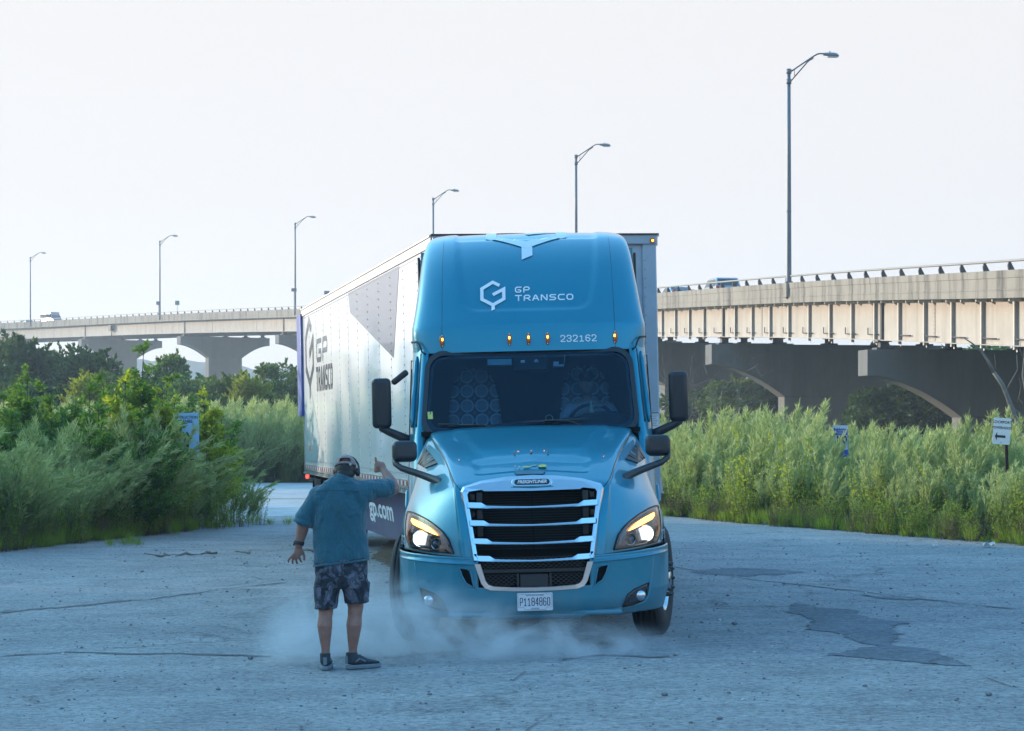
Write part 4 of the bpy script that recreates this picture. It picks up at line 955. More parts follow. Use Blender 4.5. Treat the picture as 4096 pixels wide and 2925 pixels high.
M_AMBL = mat('amber_running_light', (0.9, 0.4, 0.08), 0.3, emit=(1.0, 0.38, 0.05), estr=3.6)
M_AMBE = mat('amber_marker_glow', (0.9, 0.4, 0.05), 0.3, emit=(1.0, 0.40, 0.03), estr=4.0)
M_LED = mat('lit_led_headlamp', (0.9, 0.95, 1.0), 0.2, emit=(0.85, 0.95, 1.0), estr=4.5)
M_REFL = mat('headlamp_reflector', (0.6, 0.65, 0.7), 0.08, 1.0)
def glassmat(name, tint, refl=0.09, body=None, amt=0.0):
    m = bpy.data.materials.new(name); g = NT(m); MATS[name] = m
    t = g.n('ShaderNodeBsdfTransparent'); t.inputs[0].default_value = (*tint, 1); gl = g.n('ShaderNodeBsdfGlossy', Roughness=0.02); gl.inputs[0].default_value = (1, 1, 1, 1)
    fr = g.n('ShaderNodeFresnel', IOR=1.5); k = math_n(g, 'ADD', fr, refl - 0.04, clamp=True)
    mx = g.n('ShaderNodeMixShader'); g.l(k, mx.inputs[0])
    if amt > 0:
        d = g.n('ShaderNodeBsdfDiffuse'); d.inputs[0].default_value = (*body, 1); m2 = g.n('ShaderNodeMixShader'); m2.inputs[0].default_value = amt; g.l(t.outputs[0], m2.inputs[1]); g.l(d.outputs[0], m2.inputs[2]); g.l(m2.outputs[0], mx.inputs[1])
    else: g.l(t.outputs[0], mx.inputs[1])
    g.l(gl.outputs[0], mx.inputs[2]); g.l(mx.outputs[0], g.out.inputs[0]); return m
M_WSG = glassmat('tinted_windscreen_glass', (0.38, 0.62, 0.78), 0.02, (0.0, 0.055, 0.13), 0.13)
M_CLR = glassmat('clear_lamp_cover', (0.93, 0.93, 0.95), 0.05)
TR = empty('semi_truck', (0.205, 18.6, 0.026), (0, -0.024, R(-0.5))); tag(TR, 'teal blue sleeper cab truck facing the viewer with its lamps lit', 'truck')
# ---------- hood surface as a control net [v][u] = (x,y,z)
NET = np.array([
 [(0, .06, .80), (.52, .08, .80), (.64, .12, .805), (.85, .27, .825), (1.04, .52, .85), (1.155, .80, .865), (1.185, 1.00, .87)],
 [(0, .10, 1.0), (.545, .13, 1.0), (.665, .17, 1.0), (.86, .33, 1.0), (1.045, .60, 1.02), (1.15, .88, 1.02), (1.185, 1.04, 1.0)],
 [(0, .17, 1.2), (.575, .20, 1.2), (.68, .25, 1.2), (.86, .43, 1.18), (1.03, .72, 1.20), (1.135, 1.0, 1.18), (1.182, 1.13, 1.09)],
 [(0, .27, 1.40), (.605, .31, 1.385), (.69, .37, 1.375), (.84, .56, 1.345), (.985, .86, 1.34), (1.105, 1.12, 1.29), (1.18, 1.28, 1.13)],
 [(0, .44, 1.515), (.625, .50, 1.485), (.71, .57, 1.46), (.83, .78, 1.455), (.965, 1.05, 1.45), (1.08, 1.30, 1.39), (1.175, 1.45, 1.14)],
 [(0, 1.0, 1.70), (.69, 1.02, 1.665), (.79, 1.05, 1.62), (.88, 1.16, 1.585), (.975, 1.30, 1.55), (1.07, 1.50, 1.47), (1.17, 1.66, 1.09)],
 [(0, 1.90, 1.925), (.83, 1.90, 1.905), (.96, 1.90, 1.84), (1.01, 1.90, 1.77), (1.05, 1.90, 1.69), (1.10, 1.90, 1.53), (1.165, 1.90, 1.0)]])
def hood_raw(u, v):
    rows = np.array([cr(NET[i], u) for i in range(7)]); return cr(rows, v)
def hood(u, v, sgn=1):
    p = hood_raw(u, v)
    # sunken scoop panel and the centre plateau of the hood
    x, y, z = p
    if v > 3.0:
        e = min(1.0, max(0.0, (0.50 + .10 * (y - .5) - abs(x)) / .05)) * min(1, max(0, (y - .50) / .05)) * min(1, max(0, (.86 - y) / .05)); p = p - np.array([0, 0, .014 * e])
        w2 = .42 + .30 * max(0, (y - .8)); e2 = min(1.0, max(0.0, (w2 - abs(x)) / .06)) * min(1, max(0, (y - .86) / .25)); p = p + np.array([0, 0, .012 * e2])
    return Vector((p[0] * sgn, p[1], p[2]))
us = np.concatenate([np.linspace(0, 1, 22), np.linspace(1, 6, 64)[1:]]); vsn = np.concatenate([np.linspace(0, 3, 36), np.linspace(3, 4.6, 40)[1:], np.linspace(4.6, 6, 18)[1:]])
mb = MB()
for sg in (-1, 1):
    P = [[hood(u, v, sg) for u in us] for v in vsn]
    mb.grid(P, skip=lambda i, j: us[j] < .999 and vsn[i] < 2.999)
hood_o = mb.build('hood', M_PAINT, TR)
_me = hood_o.data; _bm = bmesh.new(); _bm.from_mesh(_me); bmesh.ops.remove_doubles(_bm, verts=_bm.verts, dist=1e-4); bmesh.ops.recalc_face_normals(_bm, faces=_bm.faces); _bm.to_mesh(_me); _bm.free()
so = hood_o.modifiers.new('skin', 'SOLIDIFY'); so.thickness = .012; so.offset = -1
_HS = np.array([hood_raw(u, v) for u in np.linspace(0.8, 6, 120) for v in np.linspace(0, 4.2, 110)])
def HF(x, z, off=.004):
    """point on the hood front face for given x,z"""
    d = (_HS[:, 0] - abs(x)) ** 2 + (_HS[:, 2] - z) ** 2; i = np.argsort(d)[:4]; wt = 1 / (d[i] + 1e-7); return float((wt * _HS[i, 1]).sum() / wt.sum()) - off
def line_on_hood(name, pts, r=.0035):
    for sg in (-1, 1):
        mb = MB(); mb.tube([hood(u, v, sg) + Vector((0, -.0005, .0015)) for u, v in pts], r, 5); mb.build(name, M_GAP, TR)
line_on_hood('panel_gap', [(1.05 + .85 * ((v - 3.0) / 3) ** .9 if v > 3 else 1.05, v) for v in np.linspace(3.0, 6, 30)])
line_on_hood('panel_gap', [(u, 0.02) for u in np.linspace(1.1, 6, 40)], .006)
# ---------- bumper
def bump_y(x, z):
    a = abs(x); y = float(np.interp(a, [0, .3, .5, .7, .85, .98, 1.04, 1.10, 1.15, 1.185, 1.2], [0, .008, .03, .075, .145, .245, .31, .40, .52, .68, .82]))
    if z < .45: y += .10 * ((.45 - z) / .16) ** 2 * .6
    if z > .80 + .05 * a * a: y += .035
    # scooped surround of the fog lamp
    return y
def bump_top(x): return .800 + .058 * (abs(x) / 1.2) ** 2.2
def bump_bot(x): return .285 + .02 * max(0, (abs(x) - .6) / .6) - (.02 if abs(x) < .4 else 0)
bx = np.concatenate([np.linspace(0, .48, 20), np.linspace(.48, 1.0, 34)[1:], np.linspace(1.0, 1.2, 26)[1:]])
tz = np.concatenate([np.linspace(0, .34, 14), np.linspace(.34, .49, 10)[1:], np.linspace(.49, .90, 22)[1:], [.905, .93, .96, .975, 1.0]])
def bz(x, t):
    return bump_bot(x) + (bump_top(x) - bump_bot(x)) * t
def bp_(x, t, sg=1):
    z = bz(x, t); y = bump_y(x, z if t < .9 else .6)
    if t > .90: y += .030 * min(1, (t - .90) / .02)
    if z < .42 and abs(x) < 1.1: y += .0
    sh = 1 - .045 * max(0, (.5 - z) / .22) * (1 if x > .9 else .5)
    return Vector((sg * x * sh, y, z))
mb = MB()
for sg in (-1, 1):
    P = [[bp_(x, t, sg) for x in bx] for t in tz]
    mb.grid(P, skip=lambda i, j: bx[j + 1] < .481 and bz(0, tz[i]) > .535)
b_o = mb.build('bumper', M_PAINT, TR); _bm = bmesh.new(); _bm.from_mesh(b_o.data); bmesh.ops.remove_doubles(_bm, verts=_bm.verts, dist=1e-4); bmesh.ops.recalc_face_normals(_bm, faces=_bm.faces); _bm.to_mesh(b_o.data); _bm.free()
so = b_o.modifiers.new('skin', 'SOLIDIFY'); so.thickness = .015; so.offset = -1
def BF(x, z, off=.004): return bump_y(x, z) - off
mb = MB(); mb.box((0, .30, .315), (1.5, .5, .05)); mb.box((0, .10, .315), (.9, .10, .07)); mb.build('air_dam', M_PAINT, TR, bevel=.02)
# moulding ledge line across the bumper
for sg in (-1, 1):
    mb = MB(); mb.tube([Vector((sg * x, bump_y(x, .6) - .004, bump_top(x) - .055)) for x in np.linspace(.50, 1.18, 24)], .009, 6); mb.build('bumper_ledge', M_PAINT, TR)
def conform(name, poly, fn, m, parent=TR, sg=1, depth=.006, n=10, thick=None):
    """polygon in x,z laid on surface y=fn(x,z), fan subdivided"""
    me = bpy.data.meshes.new(name); bm = bmesh.new(); P = []
    for i in range(len(poly)):
        a, b = poly[i], poly[(i + 1) % len(poly)]; L = math.hypot(b[0] - a[0], b[1] - a[1]); k = max(1, int(L / .03))
        for q in range(k): P.append((a[0] + (b[0] - a[0]) * q / k, a[1] + (b[1] - a[1]) * q / k))
    cx, cz = sum(p[0] for p in P) / len(P), sum(p[1] for p in P) / len(P); rings = []
    for f in (1.0, .75, .5, .25): rings.append([bm.verts.new((sg * (cx + (x - cx) * f), fn(cx + (x - cx) * f, cz + (z - cz) * f), cz + (z - cz) * f)) for x, z in P])
    c = bm.verts.new((sg * cx, fn(cx, cz), cz)); N = len(P)
    for r in range(3):
        for i in range(N): bm.faces.new((rings[r][i], rings[r][(i + 1) % N], rings[r + 1][(i + 1) % N], rings[r + 1][i]))
    for i in range(N): bm.faces.new((rings[3][i], rings[3][(i + 1) % N], c))
    for f in bm.faces: f.smooth = True
    bmesh.ops.recalc_face_normals(bm, faces=bm.faces)
    if sum(f.normal.y for f in bm.faces) > 0: bmesh.ops.reverse_faces(bm, faces=bm.faces)
    bm.to_mesh(me); bm.free(); me.materials.append(m); o = link_mesh(name, me, parent)
    if thick: md = o.modifiers.new('skin', 'SOLIDIFY'); md.thickness = thick; md.offset = -1
    return o
def rim(name, poly, fn, m, parent, sg, r=.005):
    P = []
    for i in range(len(poly)):
        a, b = poly[i], poly[(i + 1) % len(poly)]; L = math.hypot(b[0] - a[0], b[1] - a[1]); k = max(1, int(L / .03))
        for q in range(k): P.append((a[0] + (b[0] - a[0]) * q / k, a[1] + (b[1] - a[1]) * q / k))
    P.append(P[0]); mb = MB(); mb.tube([(sg * x, fn(x, z), z) for x, z in P], r, 6); return mb.build(name, m, parent)
FOG = [(.755, .352), (.80, .455), (.86, .498), (.995, .548), (.972, .455), (.93, .392), (.84, .362)]
INT = [(.546, .70), (.575, .718), (.64, .725), (.622, .66), (.585, .59), (.517, .552), (.526, .60)]
for sg in (-1, 1):
    fb = conform('fog_lamp', FOG, lambda x, z: BF(x, z, .005), M_LGREY, sg=sg, thick=.02)
    rim('fog_lamp_rim', FOG, lambda x, z: BF(x, z, .006), M_GAP, fb, sg, .006)
    mb = MB(); yc = BF(.91, .445, .012); mb.lathe([(yc + .02, .046), (yc - .005, .046), (yc - .012, .040), (yc - .020, .022), (yc - .022, .001)], (sg * .912, 0, .442), 'Y', 24); mb.build('fog_lens', M_REFL, fb)
    ib = conform('bumper_intake', INT, lambda x, z: BF(x, z, .005), M_DARKBOX, sg=sg, thick=.02); rim('intake_rim', INT, lambda x, z: BF(x, z, .004), M_PAINT, ib, sg, .008)
    # swept highlight ledge under the fog lamp
    mb = MB(); mb.tube([(sg * x, BF(x, z, -.004), z) for x, z in [(.58, .335), (.66, .335), (.78, .345), (.88, .362), (.95, .385), (.985, .44), (1.005, .52), (1.03, .66), (1.035, .78)]], [.004, .008, .012, .013, .013, .012, .010, .006, .004], 8); mb.build('bumper_crease', M_PAINT, TR)
# lower opening: dark cavity, honeycomb, radar panel, U trim
mb = MB(); mb.box((0, .32, .66), (1.06, .02, .40)); mb.box((0, .18, .535), (1.0, .3, .02)); mb.box((-.50, .2, .66), (.02, .28, .36)); mb.box((.50, .2, .66), (.02, .28, .36)); mb.build('grille_cavity', M_DARKBOX, TR)
mb = MB(); hx = .021
def hexrow(mb, x0, x1, z0, z1, y):
    r = 0; z = z0
    while z < z1:
        x = x0 + (hx if r % 2 else 0)
        while x < x1:
            pts = [(x + hx * 1.08 * math.cos(math.pi / 3 * k), y, z + hx * .8 * math.sin(math.pi / 3 * k)) for k in (0, 1, 2, 3)]
            mb.tube(pts, .0032, 3, cap=False, smooth=False); x += hx * 2.16
        z += hx * .8; r += 1
hexrow(mb, -.44, .44, .705, .79, .10); hexrow(mb, -.42, -.16, .555, .655, .09); hexrow(mb, .14, .42, .555, .655, .09)
o = mb.build('honeycomb_mesh', M_BLK, TR, fix=False); o['kind'] = 'stuff'
mb = MB(); mb.box((0, .085, .60), (.24, .02, .11)); mb.box((-.14, .09, .60), (.02, .03, .12)); mb.box((.14, .09, .60), (.02, .03, .12)); mb.build('radar_panel', M_BLK, TR, bevel=.004)
mb = MB(); mb.box((0, .12, .685), (.96, .04, .03)); mb.build('cross_bar', M_BLK, TR)
Uo = [(-.508, .755), (-.455, .59), (-.425, .548), (-.37, .528), (-.18, .518), (.0, .515), (.18, .518), (.37, .528), (.425, .548), (.455, .59), (.508, .755)]
Ui = [(-.460, .755), (-.415, .605), (-.392, .575), (-.35, .560), (-.18, .549), (0, .546), (.18, .549), (.35, .560), (.392, .575), (.415, .605), (.460, .755)]
mb = MB(); P = [[], [], [], []]
for (a, b) in zip(Uo, Ui):
    yo = BF(a[0], .6, .0); P[0].append((a[0], yo + .01, a[1])); P[1].append((a[0], yo - .014, a[1])); P[2].append((b[0], yo - .014, b[1])); P[3].append((b[0], yo + .06, b[1]))
mb.grid(P, smooth=False); mb.build('lower_grille_trim', M_SATIN, TR)
# plate
PL = empty('licence_plate', (0.002, -.012, .425), (R(-4), 0, 0), TR)
mb = MB(); pp = []
for k in range(24):
    a = 2 * math.pi * k / 24; sx_, sz_ = (1 if math.cos(a) > 0 else -1), (1 if math.sin(a) > 0 else -1); pp.append((sx_ * .1404 + .012 * math.cos(a), sz_ * .0642 + .012 * math.sin(a)))
mb.prism(pp, -.003, .0, None); mb.build('plate', mat('white_plate', (0.62, 0.66, 0.70), 0.45, var=.03), PL)
M_NAVY = mat('navy_plate_lettering', (0.01, 0.02, 0.07), 0.5)
Q, W_ = letters('P1184860', .027, .072, .0062, .0066, .22); decal('plate_number', Q, lambda a, b: (-W_ / 2 + a, -.0045, -.036 + b), M_NAVY, PL)
text_obj('plate_text', 'APPORTIONED', .0185, M_NAVY, PL, lambda a, b: (a, -.0045, .056 + b), bold=.0003, sx=1.25)
text_obj('plate_text', 'ILLINOIS', .017, M_NAVY, PL, lambda a, b: (a, -.0045, -.058 + b), bold=.0003, sx=1.05)
mb = MB(); bo = [(-.075, .066), (-.145, .062), (-.145, -.046), (-.095, -.048), (-.09, -.068), (.09, -.068), (.095, -.048), (.145, -.046), (.145, .062), (.085, .066)]
mb.tube([(a, -.0042, b) for a, b in bo], .0013, 4); mb.build('plate_border', M_NAVY, PL)
mb = MB()
for a, b in ((-.088, .068), (.088, .068), (-.088, -.062), (.088, -.062)): mb.tube([(a, -.003, b), (a, -.007, b)], .0045, 8)
mb.build('plate_bolts', M_SATIN, PL)
# ---------- main grille
def gy(z): return float(np.interp(z, [.78, 1.0, 1.2, 1.40, 1.5], [.075, .125, .19, .30, .40]))
GO = [(-.525, .785), (-.622, 1.375), (-.600, 1.415), (-.44, 1.462), (-.2, 1.492), (0, 1.500), (.2, 1.492), (.44, 1.462), (.600, 1.415), (.622, 1.375), (.525, .785)]
GI = [(-.478, .785), (-.563, 1.345), (-.548, 1.372), (-.44, 1.385), (-.415, 1.372), (0, 1.366), (.415, 1.372), (.44, 1.385), (.548, 1.372), (.563, 1.345), (.478, .785)]
mb = MB(); P = [[], [], [], [], []]
for (a, b) in zip(GO, GI):
    ya = gy(a[1]); yb = gy(b[1]); P[0].append((a[0] * 1.004, ya + .05, a[1])); P[1].append((a[0], ya - .012, a[1])); P[2].append(((a[0] * .7 + b[0] * .3), (ya * .7 + yb * .3) - .034, a[1] * .7 + b[1] * .3)); P[3].append((b[0], yb - .022, b[1])); P[4].append((b[0] * .985, yb + .10, b[1] - .01))
mb.grid(P, smooth=False); mb.build('grille_surround', M_CHR, TR)
M_RADI = None
def radmat():
    m = bpy.data.materials.new('radiator_core'); g = NT(m); p = g.n('ShaderNodeBsdfPrincipled', Roughness=.8); p.inputs['Specular IOR Level'].default_value = .1; g.l(p.outputs[0], g.out.inputs[0]); co = coords(g)
    wv = g.n('ShaderNodeTexWave', Scale=14.0); wv.bands_direction = 'Z'; g.l(co, wv.inputs['Vector']); g.l(ramp(g, wv.outputs['Fac'], [(0.35, (0.003, 0.004, 0.005)), (0.7, (0.016, 0.018, 0.020))]), p.inputs['Base Color']); return m
mb = MB(); mb.grid([[(x, .34 + (z - .8) * .2, z) for x in (-.50, .50)] for z in (.78, 1.42)]); mb.build('radiator', radmat(), TR)
mb = MB()
for x in (-.565, .565): mb.box((x * .97, .42, 1.1), (.02, .26, .60))
mb.box((0, .42, 1.40), (1.10, .16, .02)); mb.box((0, .3, .77), (1.1, .3, .02)); mb.box((0, .325, 1.1), (.010, .012, .62)); mb.box((-.53, .40, 1.1), (.10, .02, .66)); mb.box((.53, .40, 1.1), (.10, .02, .66)); mb.build('grille_cavity', M_DARKBOX, TR)
mb = MB()
for sg in (-1, 1):
    for z in (1.32, 1.17, 1.02): mb.box((sg * .46, .30, z), (.05, .05, .08)); mb.box((sg * .52, .32, z), (.04, .04, .05))
mb.build('radiator_bracket', M_BLK, TR, bevel=.005)
for zc, he in ((1.236, .564), (1.083, .542), (.928, .520), (.780, .498)):
    prof = [(-he, .050, .0), (-he + .12, .050, .003), (-he + .165, .024, .012), (0, .016, .02), (he - .165, .024, .012), (he - .12, .050, .003), (he, .050, .0)]
    mb = MB(); P = [[], [], [], [], []]; xs_ = []
    for i in range(len(prof) - 1):
        for k in range(8 if i in (2, 3) else 4): f = k / (8 if i in (2, 3) else 4); xs_.append([prof[i][q] + (prof[i + 1][q] - prof[i][q]) * f for q in range(3)])
    xs_.append(list(prof[-1]))
    for (x, h, dz) in xs_:
        y = gy(zc) - .012 - .012 * (1 - (x / he) ** 2); zb = zc - .006 - .012 * (1 - (x / he) ** 2)
        P[0].append((x, y + .06, zb)); P[1].append((x, y + .004, zb)); P[2].append((x, y, zb + .006)); P[3].append((x, y + .012, zb + h)); P[4].append((x, y + .07, zb + h + .004))
    mb.grid(P, smooth=False); mb.build('grille_bar', M_CHR, TR)
# badge
BG = empty('badge', (0, gy(1.44) - .036, 1.437), (R(-24), 0, 0), TR)
def stadium(w_, h_, n=10):
    r = h_ / 2; P = []
    for k in range(n + 1): a = -math.pi / 2 + math.pi * k / n; P.append((w_ / 2 - r + r * math.cos(a), r * math.sin(a)))
    for k in range(n + 1): a = math.pi / 2 + math.pi * k / n; P.append((-w_ / 2 + r + r * math.cos(a), r * math.sin(a)))
    return P
mb = MB(); mb.prism(stadium(.355, .078), -.012, .02); mb.build('badge_rim', M_CHR, BG, bevel=.004)
mb = MB(); mb.prism(stadium(.308, .052), -.016, .0); mb.build('badge_plate', M_BLK, BG, bevel=.002)
text_obj('badge_lettering', 'FREIGHTLINER', .042, M_WHT, BG, lambda a, b: (a, -.019, b - .001), bold=.0012, shear=.28, sx=.93, space=1.0)
# ---------- headlamps
HL = [(.693, .845), (.733, .965), (.785, 1.03), (.85, 1.082), (.92, 1.125), (.985, 1.155), (1.045, 1.178), (1.10, 1.188), (1.125, 1.185), (1.14, 1.10), (1.14, 1.0), (1.125, .94), (1.09, .882), (.95, .865)]
DRL = [(.830, .998), (.862, 1.030), (.905, 1.062), (.98, 1.100), (1.078, 1.136), (1.085, 1.112), (1.060, 1.082), (.95, 1.040), (.87, 1.010)]
def shrink(P, f, dx=0, dz=0):
    cx, cz = sum(p[0] for p in P) / len(P), sum(p[1] for p in P) / len(P); return [(cx + (x - cx) * f + dx, cz + (z - cz) * f + dz) for x, z in P]
for sg in (-1, 1):
    hb = conform('headlight', HL, lambda x, z: HF(x, z, .006), M_LGREY, sg=sg, thick=.03)
    rim('headlight_gasket', HL, lambda x, z: HF(x, z, .008), M_GAP, hb, sg, .007)
    rim('headlight_inner_line', shrink(HL, .93, .003, 0), lambda x, z: HF(x, z, .010), M_BLK, hb, sg, .004)
    conform('running_light', DRL, lambda x, z: HF(x, z, .022), M_AMBL, hb, sg=sg, thick=.008)
    conform('amber_reflector', [(1.088, 1.165), (1.108, 1.172), (1.125, 1.17), (1.134, 1.09), (1.134, 1.01), (1.12, .95), (1.09, .90), (1.105, .98), (1.112, 1.06)], lambda x, z: HF(x, z, .014), M_AMB, hb, sg=sg, thick=.006)
    yl = HF(1.0, .96, .035); oc = []
    mb = MB(); mb.lathe([(yl + .05, .076), (yl, .074), (yl - .004, .068), (yl + .004, .066)], (sg * .985, 0, .962), 'Y', 28); mb.build('lens_ring', M_REFL, hb)
    octp = [(.985 + .062 * sx_ * (1 if abs(k) < 1 else 1), .962) for sx_ in () for k in ()]
    op = [(-.060, -.035), (-.042, -.060), (.042, -.060), (.060, -.035), (.062, .030), (.040, .056), (.018, .064), (-.018, .064), (-.040, .056), (-.062, .030)]
    mb = MB(); mb.prism([(sg * .985 + a * .88, .966 + b * .88) for a, b in op], yl - .012, yl + .03); mb.build('headlight_lens', M_LED, hb, bevel=.006)
    mb = MB(); y2 = HF(.835, .93, .02); mb.lathe([(y2 + .04, .052), (y2 - .002, .052), (y2 - .006, .046), (y2 + .004, .044)], (sg * .838, 0, .922), 'Y', 24); mb.build('lens_ring', M_BLK, hb)
    mb = MB(); mb.lathe([(y2 + .01, .044), (y2 - .008, .034), (y2 - .016, .018), (y2 - .018, .001)], (sg * .838, 0, .922), 'Y', 24); mb.build('second_lens', M_CGL, hb)
    mb = MB(); mb.tube([(sg * (.838 + .045 * math.cos(a)), y2 - .008, .922 + .045 * math.sin(a)) for a in np.linspace(math.pi * 1.0, math.pi * 1.95, 12)], [.002 + .005 * math.sin(k / 11 * math.pi) for k in range(12)], 6); mb.build('chrome_crescent', M_CHR, hb)
    conform('lamp_cover', shrink(HL, .97), lambda x, z: HF(x, z, .048), M_CLR, hb, sg=sg)
    mb = MB(); Q, W_ = letters('232162', .048, .088, .013, .012, .25)
    def num(a, b, sg=sg, W_=W_):
        k = (a - W_ / 2) if sg > 0 else -(a - W_ / 2); yy = .93 + k * .95
        return (sg * (np.interp(yy, [.7, .85, 1.0], [1.118, 1.165, 1.1835]) + .004), yy, .895 + b)
    decal('unit_number', Q, num, M_PALE, TR)
# hood washer jets and small sticker
mb = MB()
for x in (-.15, 0, .15): mb.tube([(x, .93, 1.685), (x, .93, 1.697)], .010, 8)
mb.build('washer_jet', M_AMB, TR)
M_STK = mat('yellow_island_sticker', (0.55, 0.50, 0.12), 0.5)
mb = MB()
def blob(cx, cy, rx, ry, seed):
    r_ = random.Random(seed); V = []
    for k in range(9):
        a = 2 * math.pi * k / 9; f = r_.uniform(.7, 1.2); u = cx + rx * math.cos(a) * f; yv = cy + ry * math.sin(a) * f; V.append((u, yv, np.interp(yv, [.44, .62, .70, 1.0], [1.52, 1.570, 1.590, 1.69]) + .006))
    mb.add(V, [tuple(range(9))])
for a in ((.10, .62, .038, .05), (.02, .64, .022, .012), (-.01, .61, .015, .01), (-.05, .60, .03, .02), (-.11, .61, .010, .012), (-.145, .63, .012, .010)): blob(*a, seed=int(a[0] * 100))
mb.build('sticker', M_STK, TR, fix=False)
mb = MB(); mb.add([(-.155, .50, 1.538), (.125, .50, 1.538), (.10, .405, 1.508), (-.13, .405, 1.508)], [(0, 1, 2, 3)]); mb.build('radar_emblem_patch', mat('grey_blue_patch', (0.05, 0.14, 0.20), 0.4), TR, fix=False)
# side louvre vents on the cowl
for sg in (-1, 1):
    VV = [hood(2.6, 5.05, sg), hood(3.9, 5.05, sg), hood(4.6, 5.75, sg), hood(3.0, 5.85, sg)]
    nrm_ = (VV[1] - VV[0]).cross(VV[3] - VV[0]).normalized(); nrm_ = nrm_ if nrm_.x * sg > 0 else -nrm_
    mb = MB(); V = [v + nrm_ * .004 for v in VV] + [v + nrm_ * .012 for v in VV]; mb.add(V, [(0, 1, 2, 3), (7, 6, 5, 4), (0, 4, 5, 1), (1, 5, 6, 2), (2, 6, 7, 3), (3, 7, 4, 0)]); vo = mb.build('air_vent', M_BLK, TR)
    for k in range(1, 5):
        f = k / 5; a = V[4] + (V[7] - V[4]) * f; b = V[5] + (V[6] - V[5]) * f; mb = MB(); mb.tube([a + nrm_ * .003, b + nrm_ * .003], .005, 5); mb.build('slat', M_SATIN if k == 2 else M_BLK, vo)
# ---------- cab
def wy(x, z):      # windscreen surface
    return 1.98 + (z - 1.93) * .62 + .10 * (x / 1.0) ** 2
def wsh(z): return float(np.interp(z, [1.85, 1.93, 2.66, 2.72], [1.035, 1.030, .985, .98]))
WS = []
def rrect(x0, x1, z0, z1, r, n=6, tp=0.0):
    P = []
    for (cx, cz, a0) in ((x1 - r, z1 - r, 0), (x0 + r, z1 - r, 90), (x0 + r, z0 + r, 180), (x1 - r, z0 + r, 270)):
        for k in range(n + 1):
            a = R(a0 + 90 * k / n); x = cx + r * math.cos(a); z = cz + r * math.sin(a); P.append((x * (1 - tp * (z - z0) / (z1 - z0)), z))
    return P
WSP = rrect(-1.045, 1.045, 1.85, 2.682, .17, tp=.045); WSI = rrect(-1.0, 1.0, 1.885, 2.635, .14, tp=.045)
# glass as a fine grid clipped to the outline
def inside(P, x, z):
    c = False; j = len(P) - 1
    for i in range(len(P)):
        if (P[i][1] > z) != (P[j][1] > z) and x < (P[j][0] - P[i][0]) * (z - P[i][1]) / (P[j][1] - P[i][1]) + P[i][0]: c = not c
        j = i
    return c
def frame_strip(name, A, B, fn, m, d=.02):
    mb = MB(); P = [[], [], [], []]
    for a, b in zip(A + A[:1], B + B[:1]): P[0].append((a[0], fn(*a) + .01, a[1])); P[1].append((a[0], fn(*a) - d * .6, a[1])); P[2].append((b[0], fn(*b) - d * .6, b[1])); P[3].append((b[0], fn(*b) + .01, b[1]))
    mb.grid(P, smooth=False); return mb.build(name, m, TR)
frame_strip('windscreen_gasket', WSP, WSI, wy, M_BLK, .025)
conform('windscreen', WSI, wy, M_WSG)
# dark ceramic band round the glass edge
frame_strip('glass_border', WSI, rrect(-.965, .965, 1.93, 2.60, .12, tp=.045), lambda x, z: wy(x, z) + .004, glassmat('dark_glass_edge', (0.10, 0.16, 0.22), .05, (0.01, 0.04, 0.08), .4), .0)
# A pillars, doors and sleeper sides as one shell per side
def side_path(z):
    xs0 = wsh(z) + .0; w2 = float(np.interp(z, [.95, 1.6, 2.0, 2.7], [1.18, 1.175, 1.165, 1.145])); y0 = wy(xs0, z)
    return [(xs0 - .01, y0 + .012), (xs0 + .02, y0 - .004), (xs0 + .045, y0 + .01), (xs0 + .08, y0 + .06), (w2 - .03, y0 + .14), (w2 - .008, y0 + .22), (w2, y0 + .32), (w2 + .003, 3.3), (w2 + .005, 3.55), (w2 + .02, 3.7), (w2 + .025, 5.05), (w2 - .02, 5.10)]
zs_ = np.concatenate([np.linspace(1.0, 1.85, 8), np.linspace(1.9, 2.70, 14)])
for sg in (-1, 1):
    mb = MB(); mb.grid([[(sg * x, y, z) for x, y in side_path(z)] for z in zs_]); mb.build('cab_side', M_PAINT, TR)
    # door window, door gap, handle
    WN = [(2.50, 2.0), (2.78, 2.52), (3.28, 2.52), (3.28, 1.98), (2.52, 1.93)]
    def sx2(z): return float(np.interp(z, [.95, 1.6, 2.0, 2.7], [1.18, 1.175, 1.165, 1.145])) + .003
    mb = MB(); mb.prism(WN, .0, .008, lambda a, b, d, sg=sg: (sg * (sx2(b) + d + .001), a, b)); dw = mb.build('door_window', M_CGL, TR)
    mb = MB(); mb.tube([(sg * (sx2(b) + .002), a, b) for a, b in [(2.42, 1.2), (2.42, 1.9), (2.70, 2.60), (3.38, 2.60), (3.38, 1.2), (2.42, 1.2)]], .005, 5); mb.build('door_gap', M_GAP, TR)
    mb = MB(); mb.box((sg * 1.20, 3.22, 1.75), (.03, .16, .04)); mb.build('door_handle', M_BLK, TR, bevel=.008)
    # rounded glossy pillar edge that carries the bright reflection, and A pillar strip
    mb = MB(); mb.tube([(sg * (wsh(z) + .105), wy(1.0, z) + .10, z) for z in np.linspace(1.95, 2.63, 10)], [.012] + [.026] * 8 + [.012], 8, flat=1.6); mb.build('glossy_pillar_edge', M_PAINT, TR)
    mb = MB(); mb.tube([(sg * (wsh(z) + .062), wy(1.0, z) + .035, z) for z in np.linspace(1.95, 2.66, 10)], .009, 6); mb.build('pillar_seal', M_BLK, TR)
mb = MB(); mb.box((0, 5.06, 2.4), (2.3, .03, 2.9)); mb.build('cab_back_wall', M_PAINT, TR)
